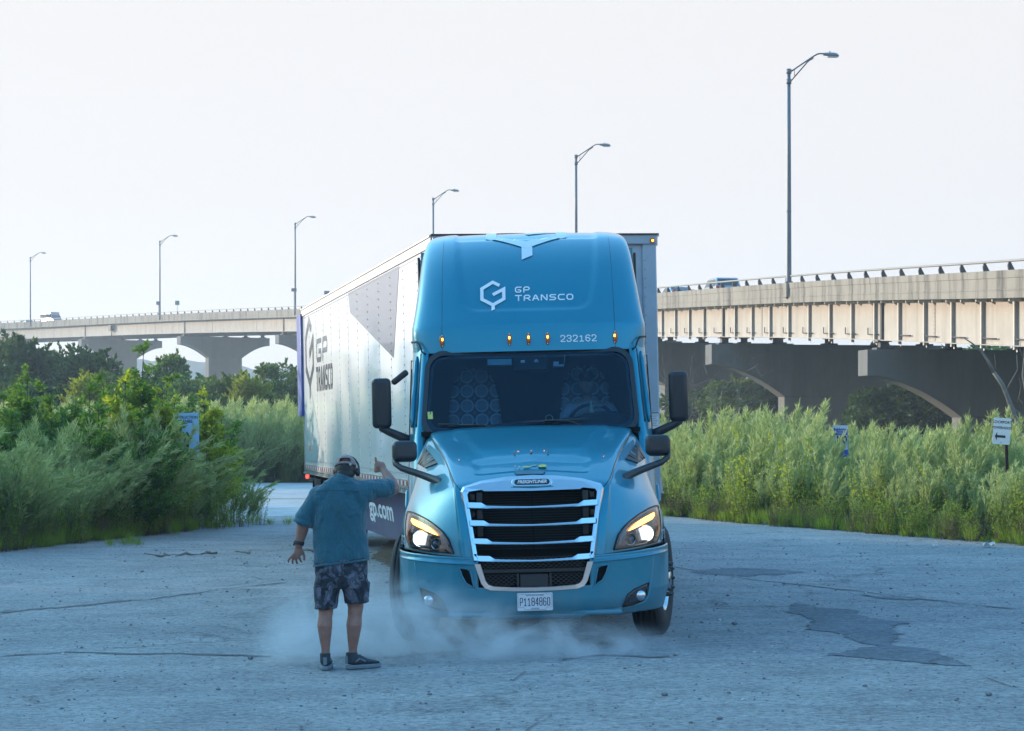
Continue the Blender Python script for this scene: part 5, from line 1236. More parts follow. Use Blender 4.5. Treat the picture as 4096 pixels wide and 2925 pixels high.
# cowl below the screen
mb = MB(); mb.grid([[(x, 1.90 + .10 * x * x, 1.90) for x in np.linspace(-1.04, 1.04, 20)], [(x, wy(x, 1.87) + .005, 1.85) for x in np.linspace(-1.04, 1.04, 20)]]); mb.build('cowl', M_BLK, TR)
# ---------- raised roof fairing
RP = [(2.66, 2.455, 1.135), (2.80, 2.485, 1.147), (2.90, 2.51, 1.150), (2.955, 2.535, 1.140), (3.10, 2.64, 1.118), (3.32, 2.80, 1.092), (3.55, 3.03, 1.068), (3.72, 3.28, 1.048), (3.84, 3.54, 1.022), (3.915, 3.80, .985), (3.955, 4.05, .935), (3.975, 4.30, .86), (3.982, 4.6, .74)]
RPa = [np.array(r) for r in RP]
def roofpt(th, t, sg=1):
    z, f, wd = cr(RPa, t); D = .40 + .10 * max(0, t - 8); p = 3.4 - .12 * t * .5
    if th <= 90: a = R(th); x = wd * math.sin(a) ** (2 / p); c = max(0, math.cos(a)) ** (2 / p); y = f + D * (1 - c)
    else: x = wd; y = f + D + (5.10 - f - D) * (th - 90) / 10
    # recessed centre panel
    wpan = float(np.interp(t, [3.6, 4.2, 5.0, 6, 9, 12], [.50, .62, .67, .70, .735, .74])); e = min(1, max(0, (wpan - x) / .035)) * min(1, max(0, (t - 3.75) / .18)); e = e * e * (3 - 2 * e)
    if t < 11.5: y += .034 * e; z -= .012 * e * (t > 8)
    return Vector((sg * x, y, z))
ths = list(np.concatenate([np.linspace(0, 60, 26), np.linspace(60, 90, 26)[1:]])) + [91, 93, 97, 100]
tsr = np.concatenate([np.linspace(0, 3, 16), np.linspace(3, 4.4, 16)[1:], np.linspace(4.4, 12, 44)[1:]])
# finer in theta near the panel edge
mb = MB()
for sg in (-1, 1): mb.grid([[roofpt(th, t, sg) for th in ths] for t in tsr])
cap = [roofpt(th, 12, 1) for th in ths]; mb.add([(p.x, p.y, p.z) for p in cap] + [(-p.x, p.y, p.z) for p in reversed(cap)], [tuple(range(2 * len(cap)))])
rf = mb.build('roof_fairing', M_PAINT, TR); _bm = bmesh.new(); _bm.from_mesh(rf.data); bmesh.ops.remove_doubles(_bm, verts=_bm.verts, dist=1e-4); bmesh.ops.recalc_face_normals(_bm, faces=_bm.faces); _bm.to_mesh(rf.data); _bm.free()
mb = MB(); mb.grid([[(x, 5.10, z) for x in (-.95, .95)] for z in (2.7, 3.95)]); mb.build('fairing_back', M_BLK, TR)
_RS = np.array([[*roofpt(th, t)] + [th, t] for th in np.linspace(0, 75, 80) for t in np.linspace(0, 11.5, 200)])
def RF(x, z, off=.005):
    d = (_RS[:, 0] - abs(x)) ** 2 + (_RS[:, 2] - z) ** 2; i = np.argsort(d)[:4]; wt = 1 / (d[i] + 1e-8); return float((wt * _RS[i, 1]).sum() / wt.sum()) - off
for sg in (-1, 1):   # seams of the fairing
    mb = MB(); mb.tube([(sg * (.84 if z < 3 else .84 - .0 * z), RF(.84, z, .0), z) for z in np.linspace(2.68, 3.85, 30)], .0022, 4); mb.build('fairing_seam', M_GAP, TR)
# gasket step at lower fairing corner
for sg in (-1, 1):
    mb = MB(); mb.tube([(sg * 1.0, wy(1.0, 2.66) - .02, 2.655), (sg * 1.035, wy(1.0, 2.66) - .012, 2.67), (sg * 1.06, wy(1.0, 2.7) + .0, 2.74), (sg * 1.085, wy(1.0, 2.7) + .03, 2.775), (sg * 1.15, wy(1, 2.7) + .22, 2.785), (sg * 1.165, 3.4, 2.79)], .009, 6); mb.build('cab_seal', M_GAP, TR)
# marker lamps
for x in (-.846, -.185, 0, .185, .846):
    e = empty('marker_lamp', (x, RF(x, 2.775, .004), 2.775), (R(-8), 0, R(-22 if x < -.5 else 22 if x > .5 else 0) * -1 if abs(x) > .5 else 0), TR)
    mb = MB(); n = 16; P = []
    for (d, k) in ((.0, 1.0), (-.012, .95), (-.024, .72), (-.028, .35)):
        P.append([(.022 * k * math.cos(2 * math.pi * j / n), d, .064 * k * math.sin(2 * math.pi * j / n) * (1 if True else 1)) for j in range(n)])
    mb.grid(P, closed_u=True); mb.f.append(tuple(3 * n + j for j in range(n))); mb.m.append(0); mb.sm.append(True); mb.build('amber_lens', M_AMB, e)
    mb = MB(); mb.box((0, -.030, .012), (.014, .010, .026)); mb.build('glow', M_AMBE, e, bevel=.004)
    mb = MB(); mb.tube([(0, -.018, .052), (0, -.026, .052)], .005, 8); mb.tube([(0, -.018, -.052), (0, -.026, -.052)], .005, 8); mb.build('screws', M_SATIN, e)
Q, W_ = letters('232162', .048, .068, .0125, .0092, .25); decal('unit_number', Q, lambda a, b: (.31 + a, RF(.31 + a, 2.745 + b, .006), 2.738 + b), M_WHT, TR)
Q, W_ = letters('GP', .065, .062, .017, .0115, .2); decal('company_name', Q, lambda a, b: (-.122 + a, RF(-.122 + a, 3.24 + b, .007), 3.245 + b), M_WHT, TR)
Q, W_ = letters('TRANSCO', .067, .062, .0170, .0115, .2); decal('company_name', Q, lambda a, b: (-.122 + a, RF(-.122 + a, 3.165 + b, .007), 3.160 + b), M_WHT, TR)
decal('company_mark', hexlogo(.215), lambda a, b: (-.34 + a, RF(-.34 + a, 3.232 + b, .007), 3.240 + b * 1.0), M_WHT, TR)
def roof_at(x, t, off=.008):
    th = np.interp(abs(x), [roofpt(q, t).x for q in np.linspace(0, 80, 60)], np.linspace(0, 80, 60)); p = roofpt(th, t, 1 if x >= 0 else -1); return (x, p.y - off * .7, p.z + off)
decal('company_mark', [q for q in hexlogo(.72)], lambda a, b: roof_at(a, min(11.4, max(5, 9.35 + b * 5.4))), M_PALE, TR)
# side extenders behind the cab
for sg in (-1, 1):
    mb = MB(); mb.prism([(5.08, 1.2), (5.08, 3.80), (5.30, 3.78), (5.45, 3.5), (5.45, 1.25)], 0, .03, lambda a, b, d, sg=sg: (sg * (1.16 + d), a, b)); mb.build('side_extender', M_BLK, TR, bevel=.008)
# ---------- wipers
for (x0, z0, x1, z1, px_, pz_) in ((-.88, 1.972, -.27, 1.93, -.28, 1.89), (-.08, 1.965, .55, 1.985, .55, 1.90)):
    e = empty('wiper', (0, 0, 0), parent=TR); mb = MB(); mb.tube([(x0 + (x1 - x0) * f, wy(x0 + (x1 - x0) * f, z0 + (z1 - z0) * f) - .03, z0 + (z1 - z0) * f) for f in np.linspace(0, 1, 8)], [.005, .009, .012, .014, .014, .012, .009, .005], 6); mb.build('wiper_blade', M_BLK, e)
    xm, zm = (x0 + x1) / 2, (z0 + z1) / 2; mb = MB(); mb.tube([(xm - .1, wy(xm, zm) - .048, zm + .004), (xm + .12, wy(xm, zm) - .055, zm), (px_ - .02, wy(px_, pz_) - .05, pz_), (px_ + .04, wy(px_, pz_) - .02, pz_ - .03)], [.010, .010, .010, .014], 6); mb.build('wiper_arm', M_BLK, e)
# ---------- mirrors
for sg in (-1, 1):
    e = empty('door_mirror', (0, 0, 0), parent=TR); mb = MB(); mb.box((sg * 1.435, 2.42, 2.185), (.185, .15, .485), (0, 0, R(-6 * sg))); mb.build('mirror_housing', M_BLK, e, bevel=.045, seg=4)
    mb = MB(); mb.box((sg * 1.435, 2.50, 2.19), (.155, .008, .43), (0, 0, R(-6 * sg))); mb.build('mirror_glass', M_CHR, e)
    mb = MB(); mb.tube([(sg * 1.45, 2.43, 1.99), (sg * 1.44, 2.42, 1.945), (sg * 1.36, 2.40, 1.905), (sg * 1.25, 2.40, 1.855), (sg * 1.16, 2.40, 1.81)], [.03, .032, .034, .038, .045], 10, flat=1.2); mb.build('mirror_arm', M_BLK, e)
    e = empty('hood_mirror', (0, 0, 0), parent=TR); mb = MB(); mb.box((sg * 1.155, 1.22, 1.725), (.225, .16, .19), (R(-6), 0, R(-8 * sg))); mb.build('mirror_housing', M_BLK, e, bevel=.05, seg=4)
    mb = MB(); mb.tube([(sg * 1.25, 1.20, 1.66), (sg * 1.235, 1.17, 1.615), (sg * 1.18, 1.10, 1.575), (sg * 1.0, 1.0, 1.515), (sg * .87, .86, 1.468), (sg * .815, .79, 1.445), (sg * .79, .74, 1.41), (sg * .785, .715, 1.36), (sg * .785, .70, 1.315)], [.022, .026, .027, .030, .033, .036, .036, .030, .02], 10, flat=1.1); mb.build('mirror_arm', M_BLK, e)
# lookdown mirror on passenger door (viewer's left)
mb = MB(); mb.box((-1.26, 2.55, 2.435), (.19, .07, .06), (0, R(-37), 0)); mb.build('lookdown_mirror', M_BLK, TR, bevel=.02)
# ---------- interior
M_INT = mat('dark_cab_interior', (0.035, 0.04, 0.045), 0.8); M_DASH = mat('dashboard_plastic', (0.05, 0.055, 0.06), 0.7)
mb = MB(); mb.box((0, 3.95, 2.35), (2.2, .04, 1.5)); mb.build('sleeper_curtain', M_INT, TR)
mb = MB(); mb.box((0, 3.0, 1.30), (2.2, 1.9, .04)); mb.build('cab_floor', M_INT, TR)
mb = MB(); mb.prism([(-.98, 1.5), (-.98, 1.945), (-.35, 1.955), (-.1, 1.985), (.3, 1.995), (.42, 2.01), (.62, 2.06), (.82, 2.055), (.98, 2.0), (.98, 1.5)], 2.28, 2.55, None); mb.build('dashboard', M_DASH, TR, bevel=.03)
mb = MB(); mb.lathe([(2.262, .030), (2.255, .034), (2.262, .038)], (.18, 0, 2.0), 'Y', 24); mb.build('dash_gauge_ring', M_SATIN, TR)
def seatmat():
    m = bpy.data.materials.new('circle_pattern_seat_cover'); g = NT(m); p = g.n('ShaderNodeBsdfPrincipled', Roughness=.85); g.l(p.outputs[0], g.out.inputs[0]); co = coords(g)
    S = 1 / .145
    def rings(ox, oz, r0):
        mp = g.n('ShaderNodeMapping'); mp.inputs['Scale'].default_value = (S, 0, S); mp.inputs['Location'].default_value = (ox, 0, oz); g.l(co, mp.inputs[0])
        fr = g.n('ShaderNodeVectorMath', _operation='FRACTION'); g.l(mp.outputs[0], fr.inputs[0]); sb = g.n('ShaderNodeVectorMath', _operation='SUBTRACT'); g.l(fr.outputs[0], sb.inputs[0]); sb.inputs[1].default_value = (.5, 0, .5)
        ln = g.n('ShaderNodeVectorMath', _operation='LENGTH'); g.l(sb.outputs[0], ln.inputs[0]); return ln.outputs['Value']
    a = rings(0, 0, 0); b = rings(.5, .5, 0)
    ra = ramp(g, a, [(0.0, 0.0), (0.30, 0.0), (0.36, 1.0), (0.44, 1.0), (0.47, 0.0)]); rb_ = ramp(g, b, [(0.0, 0.0), (0.07, 0.7), (0.10, 0.0), (0.40, 0.0), (0.46, 0.7)])
    k = math_n(g, 'MAXIMUM', ra, math_n(g, 'MULTIPLY', rb_, .7))
    g.l(mixc(g, k, (0.05, 0.06, 0.08), (0.50, 0.54, 0.58)), p.inputs['Base Color']); return m
M_SEAT = seatmat()
for xc in (-.55, .55):
    e = empty('seat', (xc, 2.95, 1.35), parent=TR); mb = MB(); P = []
    for (z, w_, d) in ((.42, .27, 0), (.55, .27, .02), (.75, .255, .05), (.95, .23, .09), (1.05, .19, .11), (1.12, .15, .12), (1.17, .08, .125)):
        P.append([(w_ * math.copysign(abs(math.cos(a)) ** .5, math.cos(a)), d + .075 * math.copysign(abs(math.sin(a)) ** .7, math.sin(a)), z - .0) for a in [2 * math.pi * j / 20 for j in range(20)]])
    mb.grid(P, closed_u=True); mb.f.append(tuple(6 * 20 + j for j in range(20))); mb.m.append(0); mb.sm.append(True); mb.build('backrest', M_SEAT, e)
    mb = MB(); mb.box((0, -.22, .40), (.52, .52, .14)); mb.build('seat_cushion', M_SEAT, e, bevel=.04)
    mb = MB(); mb.box((0, -.1, .16), (.4, .4, .36)); mb.build('seat_base', M_INT, e)
mb = MB(); mb.lathe([(a_, r_) for a_, r_ in [(.018 * math.sin(t), .225 + .018 * math.cos(t)) for t in np.linspace(0, 2 * math.pi, 9)[:-1]]], (.60, 2.66, 1.93), 'Y', 32, closed=True, rot=Matrix.Rotation(R(28), 3, 'X')); mb.box((.60, 2.68, 1.93), (.40, .04, .05), (R(28), 0, 0)); mb.build('steering_wheel', M_DASH, TR)
# things on and behind the glass
M_CYAN = mat('pale_cyan_toll_box', (0.35, 0.62, 0.62), 0.5)
mb = MB(); mb.box((-.285, wy(-.285, 2.56) + .02, 2.553), (.235, .02, .068), (R(-32), 0, 0)); mb.build('toll_transponder', M_CYAN, TR, bevel=.005)
mb = MB(); mb.box((.02, wy(0, 2.52) + .05, 2.530), (.34, .05, .165), (R(-32), 0, 0)); cm = mb.build('camera_housing', mat('black_camera_cover', (0.008, 0.010, 0.014), .5), TR, bevel=.02)
mb = MB(); mb.tube([(.07, wy(0, 2.55) + .012, 2.55), (.07, wy(0, 2.55) + .04, 2.55)], .022, 12); mb.box((-.06, wy(0, 2.55) + .015, 2.55), (.04, .01, .035)); mb.build('camera_lens', M_PALE, cm)
mb = MB(); mb.box((.285, wy(.28, 2.5) + .03, 2.505), (.105, .02, .018), (R(-32), 0, 0)); mb.box((.26, wy(.28, 2.5) + .03, 2.53), (.05, .015, .03), (R(-32), 0, 0)); mb.tube([(.335, wy(.33, 2.51) + .03, 2.51), (.35, wy(.33, 2.6) + .02, 2.61)], .003, 4); mb.build('dash_camera', M_PALE, TR)
mb = MB(); mb.box((-.955, wy(-.955, 2.05) - .004, 2.055), (.048, .003, .082), (R(-32), 0, R(6))); vs_o = mb.build('inspection_sticker', mat('yellow_sticker', (0.55, 0.60, 0.15), .5), TR)
text_obj('sticker_number', '3', .04, M_NAVY, vs_o, lambda a, b: (-.955 + a, wy(-.955, 2.075) - .008 + b * .62, 2.078 + b), bold=.001)
mb = MB(); mb.lathe([(0, .001), (.0, .036), (.03, .030), (.06, .018), (.085, .010), (.10, .014), (.112, .012), (.118, .001)], (.585, 2.30, 2.045), 'Z', 16); mb.build('dashboard_figurine', mat('pale_figurine', (0.6, 0.62, 0.45), .5), TR)
# ---------- chassis, tanks, skirts, wheels
M_FRM = mat('chassis_black', (0.02, 0.02, 0.022), 0.6, dirt=(0.12, 0.11, 0.1), dirt_amt=.5)
mb = MB()
for x in (-.42, .42): mb.box((x, 4.0, .82), (.09, 7.0, .28))
mb.box((0, 1.27, .56), (1.9, .14, .12)); mb.box((0, .75, .75), (.9, .6, .5)); mb.box((0, 2.0, .9), (.9, 1.8, .6)); mb.build('chassis_frame', M_FRM, TR, bevel=.01)
for sg in (-1, 1):
    mb = MB(); mb.prism([(2.0, .95), (1.95, 1.2), (2.1, 1.35), (5.1, 1.35), (6.1, 1.1), (6.1, .42), (2.15, .36)], 0, .05, lambda a, b, d, sg=sg: (sg * (1.155 + d), a, b)); mb.build('side_skirt', M_PAINT, TR, bevel=.015)
    mb = MB(); mb.lathe([(2.5, .01), (2.5, .30), (4.6, .30), (4.6, .01)], (sg * .84, 0, .75), 'Y', 24); mb.build('fuel_tank', M_ALU, TR)
    # inner wheel arch liner
    mb = MB(); mb.grid([[(sg * x, 1.27 + .60 * math.cos(a), .50 + .62 * math.sin(a)) for x in (.70, 1.17)] for a in np.linspace(R(-5), R(185), 16)]); mb.build('arch_liner', M_DARKBOX, TR)
mb = MB(); mb.lathe([(6.3, .01), (6.3, .45), (6.33, .46), (6.4, .01)], (0, 0, 0), 'Y', 20) if False else mb.box((0, 6.5, 1.10), (.9, 1.0, .10)); mb.build('fifth_wheel', M_FRM, TR)
def wheel_parts(width=.28, Rr=.505):
    D = {}; h = width / 2; tread = []
    prof = [(-h + .02, .285), (-h + .005, .33), (-h, .40), (-h + .008, .46), (-h + .03, Rr - .012), (-h + .05, Rr)]
    g_ = [-.075, -.028, .028, .075]
    for x in g_: prof += [(x - .007, Rr + .002), (x - .005, Rr - .016), (x + .005, Rr - .016), (x + .007, Rr + .002)]
    prof += [(h - .05, Rr), (h - .03, Rr - .012), (h - .008, .46), (h, .40), (h - .005, .33), (h - .02, .285)]
    mb = MB(); mb.lathe(prof, n=64, smooth=True); D['tyre'] = (mb.mesh('tyre', M_TYRE), None)
    mb = MB(); mb.lathe([(h - .02, .292), (h - .03, .27), (h - .10, .26), (h - .12, .20), (h - .09, .17), (h - .085, .11), (h - .05, .105), (h - .0, .10), (h + .03, .085), (h + .035, .001)], n=40)
    mb.lathe([(-h + .02, .292), (-h + .03, .27), (h - .12, .26)], n=40); D['rim'] = (mb.mesh('rim', M_ALU), None)
    mb = MB()
    for k in range(10):
        a = 2 * math.pi * k / 10; c = (0, .145 * math.cos(a), .145 * math.sin(a)); mb.tube([(h - .10, c[1], c[2]), (h - .02, c[1], c[2]), (h + .04, c[1], c[2]), (h + .055, c[1], c[2])], [.022, .020, .017, .005], 8)
    D['lug_nuts'] = (mb.mesh('lug_nuts', M_BLK), None); return D
WP = wheel_parts()
def wheel(parent, x, y, z, steer=0, name='wheel', flip=None):
    fl = (x < 0) if flip is None else flip; e = empty(name, (x, y, z), (0, 0, R(steer) + (math.pi if fl else 0)), parent)
    for k, (me, _) in WP.items(): link_mesh(k, me, e)
    return e
for sg in (-1, 1): wheel(TR, sg * 1.075, 1.30, .505, -12, 'front_wheel')
# pointed chrome nut covers and a wire ring on the outer wheel as in the picture
for sg in (-1, 1):
    for y in (6.0, 7.3):
        wheel(TR, sg * 1.06, y, .505, 0, 'drive_wheel'); wheel(TR, sg * .75, y, .505, 0, 'drive_wheel', flip=(sg > 0))
# ================================================================== TRAILER
TL = 15.3; TH = 4.11; TW = 1.3; TB = 1.14
TA = R(10.95)
TLR = empty('semi_trailer', (.457, 24.747, 0.026), (0, -0.0204, TA)); tag(TLR, 'long white box trailer with a navy side skirt behind the teal truck', 'trailer')
def trailmat():
    m = bpy.data.materials.new('white_trailer_panel'); g = NT(m); MATS['white_trailer_panel'] = m
    p = g.n('ShaderNodeBsdfPrincipled', Roughness=.28); g.l(p.outputs[0], g.out.inputs[0]); co = coords(g)
    n = noise(g, .5, 5, .6, co); st = noise(g, 1.0, 6, .7, coords(g, 'Object', (2.2, 2.2, .25)))
    c = ramp(g, n, [(.3, (.80, .80, .80)), (.7, (.86, .85, .85))]); c = mixc(g, ramp(g, st, [(.52, 0.), (.72, .30)]), c, (.48, .49, .50))
    g.l(c, p.inputs['Base Color']); p.inputs['Coat Weight'].default_value = .5
    g.l(bumpn(g, noise(g, .9, 3, .5, co), .12, .02), p.inputs['Normal']); return m
M_TRL = trailmat()
M_RAILT = mat('aluminium_trailer_rail', (.50, .51, .52), .38, .7, dirt=(.2, .19, .18), dirt_amt=.4)
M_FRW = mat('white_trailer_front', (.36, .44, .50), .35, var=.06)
M_RIV = mat('rivet_head', (.30, .31, .33), .4, .6)
M_RTAPE = mat('red_reflective_tape', (.48, .03, .02), .35); M_WTAPE = mat('white_reflective_tape', (.72, .74, .75), .35)
M_SKIRT = mat('navy_purple_skirt', (.055, .030, .100), .35, var=.15, vscale=1.5, coat=.4, dirt=(.12, .10, .14), dirt_amt=.35)
M_SLATE = mat('dark_slate_vinyl', (.075, .08, .115), .25, var=.1, coat=.5)
M_BLUE = mat('royal_blue_panel', (.02, .075, .34), .35)
NP = 13; pw = TL / NP
tsx = -TW
for i in range(NP):
    a, b = i * pw + .003, (i + 1) * pw - .003
    for sx_, nm in ((-1, 'side_panel'), (1, 'side_panel')):
        mb = MB(); mb.box((sx_ * (TW - .012), (a + b) / 2, (TB + .17 + TH - .12) / 2), (.024, b - a, TH - .12 - TB - .17)); mb.build(nm, M_TRL, TLR)
mb = MB()   # rivet lines and vertical seams
for i in range(1, NP):
    y = i * pw; z = TB + .22
    mb.box((-TW - .0015, y, (TB + TH) / 2), (.003, .030, TH - TB - .32), mi=1)
    while z < TH - .15: mb.box((-TW - .006, y, z), (.008, .016, .016)); z += .105
y = .06
while y < TL: mb.box((-TW - .003, y, TH - .17), (.005, .014, .012)); mb.box((-TW - .003, y, TB + .24), (.005, .014, .012)); y += .105
o = mb.build('rivets', [M_RIV, M_TRL], TLR, fix=False); o['kind'] = 'stuff'
mb = MB(); mb.box((0, TL / 2, TH - .01), (2 * TW - .03, TL - .02, .02)); mb.build('roof', M_TRL, TLR)
for sx_ in (-1, 1):
    mb = MB(); mb.box((sx_ * (TW - .005), TL / 2, TH - .065), (.05, TL, .12)); mb.box((sx_ * (TW + .008), TL / 2, TH - .008), (.06, TL + .02, .02)); mb.build('top_rail', M_RAILT if sx_ > 0 else M_RAILT, TLR)
    mb = MB(); mb.box((sx_ * (TW - .004), TL / 2, TB + .085), (.05, TL, .17)); mb.box((sx_ * (TW + .010), TL / 2, TB + .01), (.06, TL, .02)); mb.build('bottom_rail', M_RAILT, TLR)
    y = .1; k = 0
    while y < TL - .2:
        if sx_ < 0: mb = MB(); mb.box((-TW - .026, y, TB + .125), (.003, .13 if k % 2 else .16, .055)); mb.build('reflective_tape', M_RTAPE if k % 2 else M_WTAPE, TLR)
        y += .155 if k % 2 else .165; k += 1
mb = MB(); y = .05
while y < TL:
    for dz in (.055, .025): mb.box((-TW - .030, y, TB + dz), (.012, .02, .018))
    y += .16 if int(y / .16) % 3 else .24
o = mb.build('rail_rivets', M_RIV, TLR, fix=False); o['kind'] = 'stuff'
mb = MB(); mb.box((0, TL / 2, TB + .06), (2 * TW - .08, TL - .1, .06))
y = .3
while y < TL: mb.box((0, y, TB - .02), (2 * TW - .1, .06, .10)); y += .30
mb.build('floor_frame', M_FRM, TLR)
# front wall with corner posts
mb = MB(); mb.box((0, .02, (TB + TH) / 2), (2 * TW - .34, .03, TH - TB - .15)); mb.build('front_wall', M_FRW, TLR)
for sx_ in (-1, 1):
    mb = MB(); mb.box((sx_ * (TW - .085), .0, (TB + TH - .1) / 2 - .03), (.17, .05, TH - TB + .02)); mb.build('corner_post', M_FRW, TLR, bevel=.02)
    mb = MB(); z = TB + .05
    while z < TH - .2: mb.tube([(sx_ * (TW - .145), -.022, z), (sx_ * (TW - .145), -.030, z)], .009, 6); z += .105
    o = mb.build('post_rivets', M_RIV, TLR); o['kind'] = 'stuff'
mb = MB(); mb.box((0, -.01, TH - .055), (2 * TW, .07, .11)); mb.build('front_header', M_FRW, TLR, bevel=.01)
mb = MB(); mb.box((0, -.015, TH + .006), (2 * TW + .04, .10, .014)); mb.build('header_cap', M_DKST, TLR)
for sx_ in (-1, 1):
    mb = MB(); mb.tube([(sx_ * (TW - .055), -.045, TH - .07), (sx_ * (TW - .055), -.062, TH - .07)], .028, 12); lm = mb.build('clearance_lamp', M_AMB, TLR); mb = MB(); mb.tube([(sx_ * (TW - .055), -.062, TH - .07), (sx_ * (TW - .055), -.068, TH - .07)], .012, 8); mb.build('glow', M_AMBE, lm)
mb = MB(); mb.box((TW - .075, -.030, 1.98), (.115, .004, .19)); st = mb.build('data_sticker', M_WHT, TLR)
M_TXT = mat('dark_print', (.03, .04, .07), .6)
mb = MB(); mb.box((TW - .075, -.034, 2.065), (.115, .002, .012))
for k in range(7): mb.box((TW - .075, -.034, 2.04 - k * .020), (.095 - .02 * (k % 3), .002, .004))
mb.build('sticker_print', M_TXT, st)
mb = MB(); mb.tube([(TW - .10, -.02, 1.80), (TW - .10, -.04, 1.80)], .02, 10); mb.build('grommet', M_DKST, TLR)
# printed shapes and tinted patches on the left wall: fn(a,b): a = distance from the front, b = height
def LW(a, b): return (-TW - .0045, a, b)
def bandgrid(name, poly, m, off=.0):
    mb = MB(); mb.add([(-TW - .0035 - off, a, b) for a, b in poly], [tuple(range(len(poly)))]); return mb.build(name, m, TLR, fix=False)
def fade_mat(name, col, z0, z1, base=(.76, .77, .78), smax=1.0):
    m = bpy.data.materials.new(name); g = NT(m); p = g.n('ShaderNodeBsdfPrincipled', Roughness=.28); g.l(p.outputs[0], g.out.inputs[0]); co = coords(g); sx_ = g.n('ShaderNodeSeparateXYZ'); g.l(co, sx_.inputs[0])
    mr = g.n('ShaderNodeMapRange'); g.l(sx_.outputs[2], mr.inputs[0]); mr.inputs['From Min'].default_value = z0; mr.inputs['From Max'].default_value = z1
    n = noise(g, 1.0, 5, .6, coords(g, 'Object', (3, 5, .5))); k = math_n(g, 'MULTIPLY', mr.outputs[0], ramp(g, n, [(.3, .75), (.7, 1.0)]))
    g.l(mixc(g, k, base, col), p.inputs['Base Color']); p.inputs['Coat Weight'].default_value = .5; return m
bandgrid('dark_triangle_print', [(8.15, 3.965), (7.94, 3.66), (3.33, 2.84), (2.66, 3.965)], fade_mat('slate_triangle_print', (.20, .20, .25), 2.9, 4.1, (.05, .05, .09)))
Q, W_ = letters('GP', .86, .40, .20, .085, .2); decal('wall_lettering', Q, lambda a, b: LW(12.92 - a * .9, 3.07 + b), M_SLATE, TLR)
Q, W_ = letters('TRANSCO', .31, .42, .065, .085, .2); decal('wall_lettering', Q, lambda a, b: LW(13.05 - a, 2.58 + b), M_SLATE, TLR)
decal('wall_mark', hexlogo(1.2), lambda a, b: LW(14.15 - a * 1.05, 3.28 + b * .86), M_SLATE, TLR)
mb = MB(); mb.box((-TW - .005, 14.35, 1.60), (.003, .32, .10)); mb.build('small_red_print', mat('faded_red_print', (.45, .22, .18), .5), TLR)
bandgrid('pale_teal_patch', [(15.2, 1.35), (13.4, 1.35), (12.6, 1.75), (14.4, 2.9), (15.2, 3.0)], fade_mat('pale_teal_patch', (.50, .66, .74), 3.2, 1.4))  # pale teal tint, stronger towards the bottom
bandgrid('pale_teal_patch', [(11.6, 1.35), (9.4, 1.35), (10.1, 2.4), (11.3, 2.4)], fade_mat('pale_teal_wash', (.60, .70, .75), 2.6, 1.4))  # second teal tint, again stronger low on the wall
# rear frame, doors, tail fairing
mb = MB(); mb.box((0, TL + .03, (TB + TH) / 2), (2 * TW - .06, .06, TH - TB)); mb.build('rear_door', M_TRL, TLR)
for sx_ in (-1, 1):
    mb = MB(); mb.box((sx_ * (TW - .03), TL + .01, (TB + TH) / 2), (.08, .10, TH - TB)); mb.build('rear_post', M_RAILT, TLR)
mb = MB(); mb.box((-TW - .035, TL + .30, 3.10), (.035, .72, 1.86)); mb.build('tail_fairing', M_BLUE, TLR, bevel=.01)
mb = MB(); mb.box((0, TL - .05, TB - .04), (2 * TW, .16, .14)); mb.build('rear_sill', M_RAILT, TLR)
mb = MB(); mb.box((-TW + .02, TL - .10, TB - .06), (.05, .06, .06)); mb.build('tail_lamp', mat('red_lamp_lit', (.6, .03, .02), .3, emit=(1, .05, .03), estr=2.0), TLR)
mb = MB()
for sx_ in (-.95, .95): mb.box((sx_, TL - .04, .85), (.08, .06, .60), (R(-8), 0, 0))
mb.box((0, TL - .02, .56), (2.3, .08, .11)); mb.build('rear_guard', M_RAILT, TLR, bevel=.01)
mb = MB(); mb.box((-.95, TL - .45, .72), (.55, .015, .62), (R(6), 0, 0)); mb.box((.95, TL - .45, .72), (.55, .015, .62), (R(6), 0, 0)); mb.build('mud_flap', M_BLK, TLR)
mb = MB(); mb.box((-1.18, 14.35, .95), (.10, .06, .45)); mb.box((-1.0, 14.6, .98), (.06, .5, .3)); mb.build('frame_bracket', M_RAILT, TLR)
# side skirt
for sx_ in (-1, 1):
    P = [(1.75, TB - .01), (1.62, .95), (1.75, .78), (2.2, .60), (2.9, .505), (3.8, .47), (4.8, .465), (9.3, .465), (9.6, TB - .01)]
    mb = MB(); mb.prism(P, 0, .012, lambda a, b, d, sx_=sx_: (sx_ * (TW - .045 - (TB - b) * .10 + d), a, b)); sk = mb.build('side_skirt', M_SKIRT, TLR)
    if sx_ < 0:
        def SK(a, b): return (-(TW - .045 - (TB - b) * .10 + .017), a, b)
        me = text_mesh('gp.com', .335, align='LEFT', bold=.008, sx=.98, space=.98)
        wmax = max(v.co.x for v in me.vertices)
        for v in me.vertices:
            a = 6.63 - v.co.x * (6.63 - 4.14) / wmax; b = .835 + v.co.y * 1.12; v.co = Vector(SK(a, b))
        me.materials.clear(); me.materials.append(M_WHT); link_mesh('skirt_lettering', me, sk)
